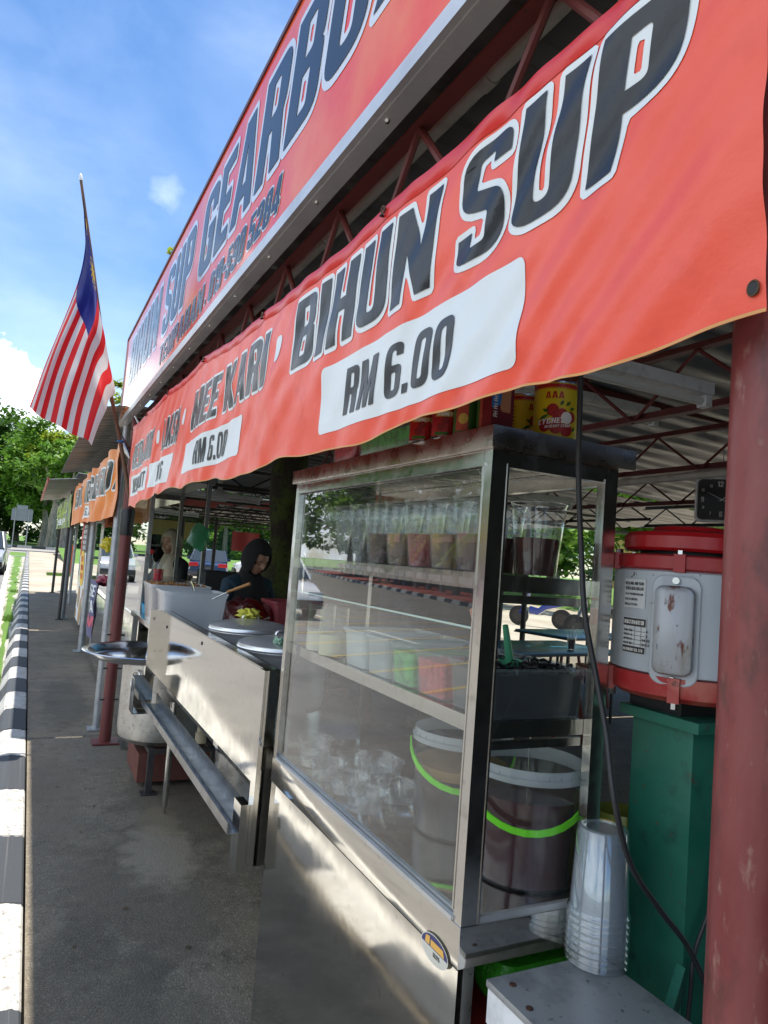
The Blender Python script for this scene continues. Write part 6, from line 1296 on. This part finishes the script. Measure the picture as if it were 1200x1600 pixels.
def person(loc, rz, label, top, lower, hijab, apron=None, hscale=1.0, head=(0, 0), arms='work', group=None, inner=None):
    """adult woman, local frame: faces +Y before the turn rz"""
    t = thing('person', loc, label, 'person', group); t.rotation_euler = (0, 0, rz); t.scale = (hscale,) * 3
    hx, hy = head
    J = [(0, 0, .92, .15, .11), (0, 0, 1.08, .13, .095), (0, .01, 1.24, .155, .105), (0, .0, 1.33, .12, .08), (0, .01, 1.40, .05, .05),
         (.155, 0, 1.315, .062), (-.155, 0, 1.315, .062)]
    E_ = [(0, 1), (1, 2), (2, 3), (3, 4), (3, 5), (3, 6)]
    def limb(prev, pts):
        for p in pts: J.append(p); E_.append((prev, len(J) - 1)); prev = len(J) - 1
        return prev
    if arms == 'work':
        la = [(.21, .05, 1.08, .047), (.16, .24, .98, .036), (.13, .33, .97, .027)]; ra = [(-.20, .06, 1.08, .047), (-.14, .24, 1.0, .036), (-.10, .34, .99, .027)]
    else:
        la = [(.22, .10, 1.12, .047), (.20, .32, 1.10, .036), (.19, .44, 1.12, .027)]; ra = [(-.20, .03, 1.06, .047), (-.17, .2, .95, .036), (-.15, .3, .93, .027)]
    limb(5, la); limb(6, ra)
    limb(0, [(.09, 0, .86, .10), (.10, .01, .48, .065), (.10, 0, .09, .045), (.10, .10, .04, .035)]); limb(0, [(-.09, 0, .86, .10), (-.10, .01, .48, .065), (-.10, 0, .09, .045), (-.10, .10, .04, .035)])
    skinbody('body', J, E_, top, t, loc)
    # hands with fingers
    for sgn, w in ((1, la[-1]), (-1, ra[-1])):
        b = Vector(w[:3]); HJ = [(b.x, b.y - .02, b.z, .020), (b.x, b.y + .03, b.z, .024, .013), (b.x, b.y + .075, b.z - .004, .028, .012)]; HE = [(0, 1), (1, 2)]
        for k in range(4):
            x = b.x + (k - 1.5) * .018; L = (.052, .066, .062, .046)[k]; n_ = len(HJ); HJ += [(x, b.y + .085, b.z - .004, .0088), (x, b.y + .085 + L * .5, b.z - .016, .008), (x, b.y + .085 + L * .8, b.z - .038, .0065)]; HE += [(2, n_), (n_, n_ + 1), (n_ + 1, n_ + 2)]
        n_ = len(HJ); HJ += [(b.x - sgn * .035, b.y + .05, b.z - .004, .0095), (b.x - sgn * .045, b.y + .08, b.z - .018, .008)]; HE += [(1, n_), (n_, n_ + 1)]
        skinbody('hand', HJ, HE, SKIN, t, loc)
    # head (face), tilted by hx (turn) and hy (down)
    hm = Matrix.Translation((0, .02, 1.40)) @ Matrix.Rotation(hx, 4, 'Z') @ Matrix.Rotation(-hy, 4, 'X')
    def hp(x, y, z): return hm @ Vector((x, y, z))
    def face(u, v):
        a = 6.2832 * u; ph = math.pi * v; z = .115 * math.cos(ph); w = math.sin(ph) ** .85
        jaw = 1 - .28 * max(0, -z / .115) ** 1.3; x = .073 * w * jaw * math.sin(a); y = .092 * w * math.cos(a) * (1 - .08 * max(0, -z / .115))
        if y > 0:
            f = math.exp(-(x / .011) ** 2); y += .020 * f * math.exp(-((z + .012) / .018) ** 2) + .010 * f * math.exp(-((z - .008) / .022) ** 2)
            for sx in (-1, 1):
                y -= .010 * math.exp(-((x - sx * .030) / .016) ** 2 - ((z - .012) / .012) ** 2); y += .005 * math.exp(-((x - sx * .038) / .018) ** 2 - ((z + .025) / .018) ** 2); y += .004 * math.exp(-((x - sx * .03) / .018) ** 2 - ((z - .032) / .008) ** 2)
            y += .006 * math.exp(-(x / .022) ** 2 - ((z + .048) / .008) ** 2) + .006 * math.exp(-(x / .022) ** 2 - ((z + .062) / .006) ** 2) - .004 * math.exp(-(x / .024) ** 2 - ((z + .055) / .003) ** 2) + .008 * math.exp(-(x / .02) ** 2 - ((z + .09) / .014) ** 2)
        return hp(x, y, z + .125)
    mb = MB().grid(face, 72, 56); me = mb.build('head', SKIN, ang=80); me.parent = t
    FD = plain('brow_dark', (.012, .008, .007), .6); LIP = plain('lips', (.28, .06, .05), .5)
    mb = MB()
    for sx in (-1, 1):
        mb.tube([hp(sx * .014, .089, .155), hp(sx * .030, .091, .161), hp(sx * .046, .080, .154)], [.001, .0028, .001], 6)
        mb.tube([hp(sx * .018, .0835, .135), hp(sx * .030, .0865, .134), hp(sx * .043, .079, .136)], [.0008, .0026, .001], 6)
    o = mb.build('brow', FD, ang=80); o.parent = t
    o = MB().tube([hp(-.022, .086, .071), hp(-.008, .0975, .073), hp(.008, .0975, .073), hp(.022, .086, .071)], [.001, .0035, .0035, .001], 8).build('mouth', LIP, ang=80); o.parent = t
    # headscarf: shell round the head, open at the face, falling over the shoulders
    def scarf(u, v):
        a = 6.2832 * u  # 0 = front
        if v < .55:
            q = v / .55; ph = math.pi * q * .88; z = .145 * math.cos(ph); w = math.sin(ph); fx = .098; fy = .118
            x = fx * w * math.sin(a); y = fy * w * math.cos(a) - .012
            if y > 0 and abs(x) < .062 and -.10 < z < .075: y = min(y, .035 + .02 * (abs(x) / .062) ** 2)
            return hp(x, y, z + .13)
        q = (v - .55) / .45; z = 1.40 - .015 - q * .27; s_ = q ** .7; rx = .065 + .15 * s_; ry = .075 + .075 * s_ ; wob = 1 + .05 * math.sin(a * 7) * q
        c = Vector((rx * wob * math.sin(a), ry * wob * math.cos(a) + .015 + .02 * (1 - q), z + (.07 if math.cos(a) < 0 else -.02) * q * abs(math.cos(a)))); h_ = hp(.07 * math.sin(a), .085 * math.cos(a) - .005, .03)
        f = min(1, q * 3); return h_ * (1 - f) + c * f
    o = MB().grid(scarf, 64, 60).build('headscarf', hijab, ang=80); o.parent = t; sm = o.modifiers.new('s', 'SOLIDIFY'); sm.thickness = .003; 
    # face opening: remove the strip that would cover the face
    bm = bmesh.new(); bm.from_mesh(o.data); inv = hm.inverted(); kill = []
    for f in bm.faces:
        c = inv @ f.calc_center_median(); z = c.z - .13
        if c.y > .0 and (c.x / .058) ** 2 + ((z + .018) / .082) ** 2 < 1: kill.append(f)
    bmesh.ops.delete(bm, geom=kill, context='FACES'); bm.to_mesh(o.data); bm.free()
    if apron:
        def ap(u, v):
            x = (u - .5) * .30 * (.55 + .45 * min(1, (1 - v) * 2.2)); z = .55 + v * .66; return Vector((x, .118 + .012 * math.cos(x * 9) - abs(x) * .25 - .01 * (v - .5), z))
        o = MB().grid(ap, 16, 24).build('apron', apron, ang=80); o.parent = t; sm = o.modifiers.new('s', 'SOLIDIFY'); sm.thickness = .003
        mb = MB(); mb.tube([Vector((-.07, .105, 1.2)), Vector((-.075, .07, 1.33)), Vector((-.05, -.03, 1.37))], .008, 6); mb.tube([Vector((.07, .105, 1.2)), Vector((.075, .07, 1.33)), Vector((.05, -.03, 1.37))], .008, 6); o = mb.build('apron_strap', apron); o.parent = t
    return t
NAVY = plain('navy_cloth', (.010, .022, .045), .85, bump=(30, .003)); BLK = plain('black_cloth', (.008, .008, .009), .9, bump=(24, .003)); CREAM = plain('cream_cloth', (.42, .36, .27), .9, bump=(24, .003)); DKT = plain('dark_teal_cloth', (.008, .03, .05), .85, bump=(30, .003)); APR = plain('apron_brown', (.05, .035, .025), .8)
pw_ = at(389, 862, 1, 4.9)
person((pw_.x + .01, 4.9, 0), R(197), 'woman in black headscarf and dark teal top looking down over the red bag', DKT, BLK, BLK, APR, hscale=.965, head=(R(4), R(32)), arms='work')
pw_ = at(272, 860, 1, 7.4)
person((pw_.x, 7.4, 0), R(118), 'person in cream headscarf and black top standing behind the far glass cabinet', BLK, BLK, CREAM, None, hscale=1.0, head=(R(8), R(14)), arms='reach')
# dark sleeved person beside the pots, mostly hidden behind the cabinet
person((1.62, 3.02, 0), R(86), 'person in navy clothes reaching over the pots, mostly hidden by the cabinet', NAVY, NAVY, plain('navy_scarf', (.012, .014, .03), .9), None, hscale=.99, head=(R(5), R(30)), arms='reach')

# ================================================================ VEHICLES
def wheel(t, x, y, z, r, w):
    q = MB().tube([(x - w / 2, y, z), (x + w / 2, y, z)], r, 28); q.build('wheel', BLACK, t)
def car(loc, rz, label, col, kind='saloon', group=None):
    t = thing('car', (0, 0, 0), label, 'car', group); L, Wd = (4.6, 1.78) if kind == 'saloon' else (4.4, 1.8)
    body = mat('car_paint_' + col, {'navy': (.012, .02, .05), 'white': (.70, .71, .72), 'white2': (.66, .67, .69), 'silver': (.35, .36, .37)}[col], .2, .1, coat=.8)
    H0 = .95 if kind == 'saloon' else 1.05; H1 = 1.46 if kind == 'saloon' else 1.70
    low = [(-L / 2, .42, .62), (-L / 2 + .06, .30, .78), (-L / 2 + .5, .24, .90 if kind == 'saloon' else H0), (-L / 2 + 1.1, .24, H0), (L / 2 - 1.4, .24, H0 - .02), (L / 2 - .6, .24, H0 - .10), (L / 2 - .12, .28, .78), (L / 2, .40, .62)]
    mb = MB(); rg_ = []
    for y, z0, z1 in low:
        wd = Wd / 2 * (1 - .12 * (abs(y) / (L / 2)) ** 4); rg_.append([(-wd * .92, y, z0), (-wd, y, z0 + .12), (-wd * 1.0, y, (z0 + z1) / 2), (-wd * .95, y, z1 - .05), (-wd * .84, y, z1), (0, y, z1 + .03), (wd * .84, y, z1), (wd * .95, y, z1 - .05), (wd, y, (z0 + z1) / 2), (wd, y, z0 + .12), (wd * .92, y, z0), (0, y, z0)])
    mb.rings(rg_).build('body', body, t, ang=40)
    cab = [(-L / 2 + (.75 if kind == 'saloon' else .25), H0 - .01, .80), (-L / 2 + (1.25 if kind == 'saloon' else .5), H1 - .04, .66), (-.2, H1, .65), (.55, H1 - .04, .66), (1.25, H0 - .03, .80)]
    mb = MB(); mb.add([(s_ * w_, y, z) for y, z, w_ in cab for s_ in (-1, 1)], [(0, 1, 3, 2), (6, 7, 9, 8)]); side = [(-w_, y, z) for y, z, w_ in cab]; 
    b = len(mb.v); mb.v += [Vector(p) for p in side]; mb.f.append(tuple(range(b, b + 5))); mb.mi.append(0); b = len(mb.v); mb.v += [Vector((-p[0], p[1], p[2])) for p in side]; mb.f.append(tuple(reversed(range(b, b + 5)))); mb.mi.append(0)
    mb.build('window_glass', mat('car_glass', (.02, .03, .04), .05, coat=.5), t, smooth=False)
    mb = MB(); mb.grid(lambda u, v: (-.665 + 1.33 * u, cab[1][0] + (cab[3][0] - cab[1][0]) * v, H1 + .015 - .05 * (2 * v - 1) ** 2 - .03 * (2 * u - 1) ** 2), 8, 8)
    for s_ in (-1, 1):
        for (i, j) in ((0, 1), (3, 4)): mb.tube([(s_ * cab[i][2] * 1.0, cab[i][0], cab[i][1]), (s_ * cab[j][2], cab[j][0], cab[j][1])], .035, 6)
        mb.tube([(s_ * .70, .1, H0), (s_ * .655, .1, H1 - .02)], .03, 6); mb.tube([(s_ * .66, cab[1][0], H1 - .035), (s_ * .66, cab[3][0], H1 - .035)], .03, 6)
    mb.build('roof', body, t, ang=60)
    for sx in (-1, 1):
        for y in (-L / 2 + .85, L / 2 - .85): wheel(t, sx * (Wd / 2 - .11), y, .32, .32, .2)
        o = MB().box((sx * .62 - .20, -L / 2 - .012, .70), (sx * .62 + .20, -L / 2 + .12, .86), bev=.03).build('tail_light', plain('tail_red', (.45, .01, .015), .2), t)
        o = MB().box((sx * .60 - .20, L / 2 - .16, .60), (sx * .60 + .20, L / 2 + .0, .74), bev=.03).build('headlight', plain('head_clear', (.6, .62, .65), .1), t)
        MB().box((sx * .93 - .08, .72, H0 - .02), (sx * .93 + .08, .84, H0 + .12), bev=.02).build('mirror', body, t)
    MB().box((-.24, -L / 2 - .03, .60), (.24, -L / 2 - .005, .71)).build('number_plate', plain('plate_dark', (.05, .05, .05), .4), t, smooth=False)
    MB().box((-.84, -L / 2 - .05, .34), (.84, -L / 2 + .1, .56), bev=.03).build('bumper', body, t)
    MB().box((-.8, L / 2 - .1, .30), (.8, L / 2 + .05, .52), bev=.03).build('bumper', BLACK, t)
    t.location = loc; t.rotation_euler = (0, 0, rz); return t
car((7.55, 33.2, 0), R(-13), 'dark blue saloon parked behind the stalls, seen from the rear', 'navy')
car((-1.62, 33.0, -.15), R(180), 'silver white car driving up the street at the left edge', 'silver', 'suv', 'cars on the street')
car((-4.6, 19.5, -.15), R(178), 'tall white car in the far lane, mirrored in the far cabinets', 'white', 'suv', 'cars on the street')
car((-17.6, 24, .02), R(150), 'white car parked by the pale barrier across the road', 'white2', 'saloon')
car((12.8, 40, 0), R(80), 'white car standing in the yard beyond the mossy trunk', 'white2', 'suv')
def scooter(loc, rz, label, col):
    t = thing('scooter', (0, 0, 0), label, 'scooter', 'scooters parked in the yard'); m = plain('scooter_' + col, {'blue': (.02, .05, .30), 'black': (.02, .02, .022)}[col], .25, coat=.6)
    for y in (-.62, .62):
        o = MB().tube([(-.04, y, .28), (.04, y, .28)], [.28, .28], 28).build('wheel', BLACK, t); MB().tube([(-.045, y, .28), (.045, y, .28)], .17, 20).build('rim', DARK_STEEL, o)
    MB().rings([[(x * w, y, z + dz) for x, dz in ((-1, 0), (-.8, h), (.8, h), (1, 0), (.7, -h * .7), (-.7, -h * .7))] for y, z, w, h in ((-.85, .75, .06, .06), (-.6, .72, .12, .12), (-.2, .62, .13, .14), (.05, .42, .12, .1), (.3, .45, .10, .12))]).build('body', m, t, ang=50)
    MB().rings([[(x * w, y, z + dz) for x, dz in ((-1, 0), (-.7, .05), (.7, .05), (1, 0))] for y, z, w in ((-.72, .80, .10), (-.3, .78, .13), (.02, .74, .08))]).build('seat', BLACK, t, ang=50)
    MB().rings([[(x * w, y + dy, z) for x, dy in ((-1, -.05), (0, .04), (1, -.05), (0, -.10))] for y, z, w in ((.62, .35, .10), (.52, .62, .22), (.42, .88, .20), (.40, 1.0, .10))]).build('leg_shield', m, t, ang=50)
    MB().tube([(-.34, .30, 1.0), (-.12, .38, .98), (.12, .38, .98), (.34, .30, 1.0)], .018, 8).build('handlebar', BLACK, t)
    MB().tube([(0, .42, .95), (0, .62, .30)], .035, 8).build('fork', STEEL_D, t)
    for sx in (-1, 1):
        q = MB().tube([(sx * .22, .34, 1.0), (sx * .30, .32, 1.18)], .007, 6); q.build('mirror_arm', BLACK, t); MB().box((sx * .31 - .07, .31, 1.17), (sx * .31 + .07, .33, 1.26), bev=.008).build('mirror', BLACK, t)
    t.location = loc; t.rotation_euler = (0, 0, rz); return t
scooter((13.2, 16.2, 0), R(35), 'blue scooter parked in the sun beyond the blue tables', 'blue'); scooter((13.0, 13.6, 0), R(50), 'black scooter beside the blue one', 'black'); scooter((16.2, 15.0, 0), R(20), 'second black scooter farther into the yard', 'black')
# ================================================================ TABLES AND STOOLS UNDER THE ROOF
BT = mat('blue_tabletop', (.05, .28, .52), .25, var=(2, .4, .7, (.04, .22, .44)))
tb = thing('table', (0, 0, 0), 'blue topped table with a dark iced drink on it', 'table', 'blue tables in the stall')
MB().box((-.75, -.45, .735), (.75, .45, .755), bev=.005).build('tabletop', BT, tb)
MB().box((-.76, -.46, .715), (.76, .46, .7345)).build('edge', DARK_STEEL, tb, smooth=False)
for x in (-.68, .68):
    for y in (-.38, .38): MB().tube([(x, y, 0), (x, y, .7145)], .016, 10).build('leg', DARK_STEEL, tb)
tb.location = (4.9, 5.95, 0); tb.rotation_euler = (0, 0, R(8))
copy_tree(tb, (6.7, 7.4, 0), R(10), 'empty blue topped table behind the one with the drink'); copy_tree(tb, (5.6, 4.2, 0), R(4), 'blue topped table nearest the red motor'); copy_tree(tb, (4.4, 9.2, 0), R(-6), 'blue topped table in the middle stall'); copy_tree(tb, (3.2, 12.6, 0), R(3), 'farthest blue topped table down the stalls')
dk = at(893, 1008, 2, .80); drink(dk.x, dk.y, .756, .032, .046, .15, .7, TEA, 'dark iced drink in a clear cup on the blue table', None)
MB().tube([(dk.x, dk.y, .765), (dk.x + .01, dk.y, 1.0)], .004, 6).build('straw', CWH); tag(bpy.data.objects['straw'], 'white straw in the dark drink on the blue table', 'straw')
def chair(loc, rz, label, src=[None]):
    if src[0]: return copy_tree(src[0], loc, rz, label)
    t = thing('plastic_stool', (0, 0, 0), label, 'stool', 'plastic stools around the blue tables'); m = plain('stool_red', (.20, .035, .02), .4)
    MB().rings([rrect(0, 0, z, w, w, .04) for z, w in ((.43, .165), (.45, .16), (.46, .14))]).build('seat', m, t)
    for x in (-1, 1):
        for y in (-1, 1): MB().tube([(x * .18, y * .18, 0), (x * .13, y * .13, .4295)], [.02, .024], 6).build('leg', m, t)
    src[0] = t; t.location = loc; t.rotation_euler = (0, 0, rz); return t
for i, (x, y) in enumerate(((4.5, 5.2), (5.5, 6.8), (4.3, 6.6), (6.2, 6.6), (7.1, 8.1), (4.7, 9.9), (3.9, 8.5), (3.4, 13.3))):
    chair((x, y, 0), R(20 * i), ('red brown stool in front of the table with the drink', 'red brown stool behind the table with the drink', 'red brown stool at the left of the drink table', 'red brown stool before the empty blue table', 'red brown stool behind the empty blue table', 'red brown stool behind the middle stall table', 'red brown stool in front of the middle stall table', 'red brown stool at the farthest table')[i])
# hanging advertising strips at the back of the stall
for i, (px, py0, py1, y, w, c, lb) in enumerate(((298, 776, 790, 12, .9, (.5, .12, .1), 'faded pink strip banner under the roof of the middle stall'), (380, 778, 792, 12, 1.8, (.5, .12, .1), 'longer faded pink strip banner under the roof'), (253, 812, 840, 16, 1.9, (.42, .36, .12), 'dull yellow banner at the back of the farthest stall'), (385, 832, 862, 20, .8, (.42, .05, .05), 'red food poster at the back of the stalls'))):
    a = at(px, py0, 1, y); b = at(px, py1, 1, y); m = plain('strip%d' % i, c, .6)
    o = MB().grid(lambda u, v: (a.x - w / 2 + w * u, y + .02 * math.sin(u * 9), b.z + (a.z - b.z) * v), 16, 2).build('banner', m, ang=80); tag(o, lb, 'banner')
# crates, bins and equipment silhouettes inside the stalls
o = MB().box((2.2, 8.6, 0), (2.9, 9.3, 1.15), bev=.03).build('dark_block', plain('dark_box', (.03, .03, .035), .6)); tag(o, 'dark cool box behind the woman in the black headscarf', 'box')
o = MB().box((1.55, 6.9, 0), (2.0, 7.3, 1.28), bev=.02).build('speaker_cabinet', plain('dark_box', (.03, .03, .035), .6)); tag(o, 'black cabinet standing beside the person in the cream headscarf', 'cabinet')
o = MB().rings([[(1.22 + .22 * math.cos(a) * w, 7.9, 1.42 + .19 * math.sin(a) * w) for a in [k * math.pi / 12 for k in range(24)]] for w in (.96, 1.0)]).build('pan', plain('dark_pan', (.03, .025, .03), .5)); 
o.data.transform(Matrix.Translation((0, 0, 0))); tag(o, 'dark round pan hanging behind the red cup', 'pan')

# the next stall, behind the photographer: its roof (mirrored in the steel), plus an unseen backdrop added to darken the interior
o = MB().grid(lambda u, v: (.9 + 6.5 * u, -.75 + .06 * math.sin(u * 14), .05 + 2.5 * v), 60, 4).build('backdrop', mat('backdrop_dark', (.02, .024, .028), .6, bump=(4, .02)), ang=80); tag(o, 'unseen dark backdrop added behind the near end of the stall to darken its interior', 'backdrop')
o = corr(.62, 8.6, -7.0, -.65, lambda x: 2.60 - .03 * (x - .6), 26).build('stall_roof', SHEET); tag(o, 'corrugated metal roof of the stall behind the near post', 'roof')
o = MB().box((.8, -4.5, .0), (1.5, -1.2, 1.6), bev=.01).build('display_cabinet', STEEL_D); tag(o, 'dull steel cabinet of the stall behind the near post', 'cabinet')

o = MB().grid(lambda u, v: (2.55 + 2.6 * u, 6.75 + .3 * u + .04 * math.sin(u * 18), .02 + 2.1 * v), 40, 4).build('view_blocker', mat('blocker_dark', (.035, .032, .03), .7, var=(3, .4, .6, (.02, .02, .02))), ang=80); tag(o, 'dark blocker added right of the mossy trunk to dim the view through the cabinet', 'view_blocker')  # dark surface added to cut the bright yard behind the cabinet glass

o = MB().box((.95, -.55, 0), (1.9, .22, .74), bev=.02).build('dark_block', plain('dark_box', (.03, .03, .035), .6)); tag(o, 'unseen dark box added behind the photographer to darken the cabinet deck reflection', 'box')  # unseen box, added so the side of the deck reflects something dark
rl = random.Random(11)
for i, (px, py) in enumerate(((330, 1330), (128, 1300), (90, 1230), (150, 1260), (300, 1480), (118, 1480), (200, 1420), (75, 1130), (345, 1290), (135, 1130))):
    p = at(px * .98, py, 2, .003); a = rl.uniform(0, 6); L = rl.uniform(.010, .022); d = Vector((math.cos(a), math.sin(a), 0)) * L; n_ = Vector((-d.y, d.x, 0)) * .4
    o = MB().add([p - d, p + n_ + Vector((0, 0, .004)), p + d + Vector((0, 0, .002)), p - n_ + Vector((0, 0, .003))], [(0, 1, 2, 3)]).build('dry_leaf', plain('dry_leaf_brown', (.10, .06, .025), .8), smooth=False); tag(o, 'tiny dry leaf lying on the shaded path', 'leaf', 'dry leaves on the shaded path')
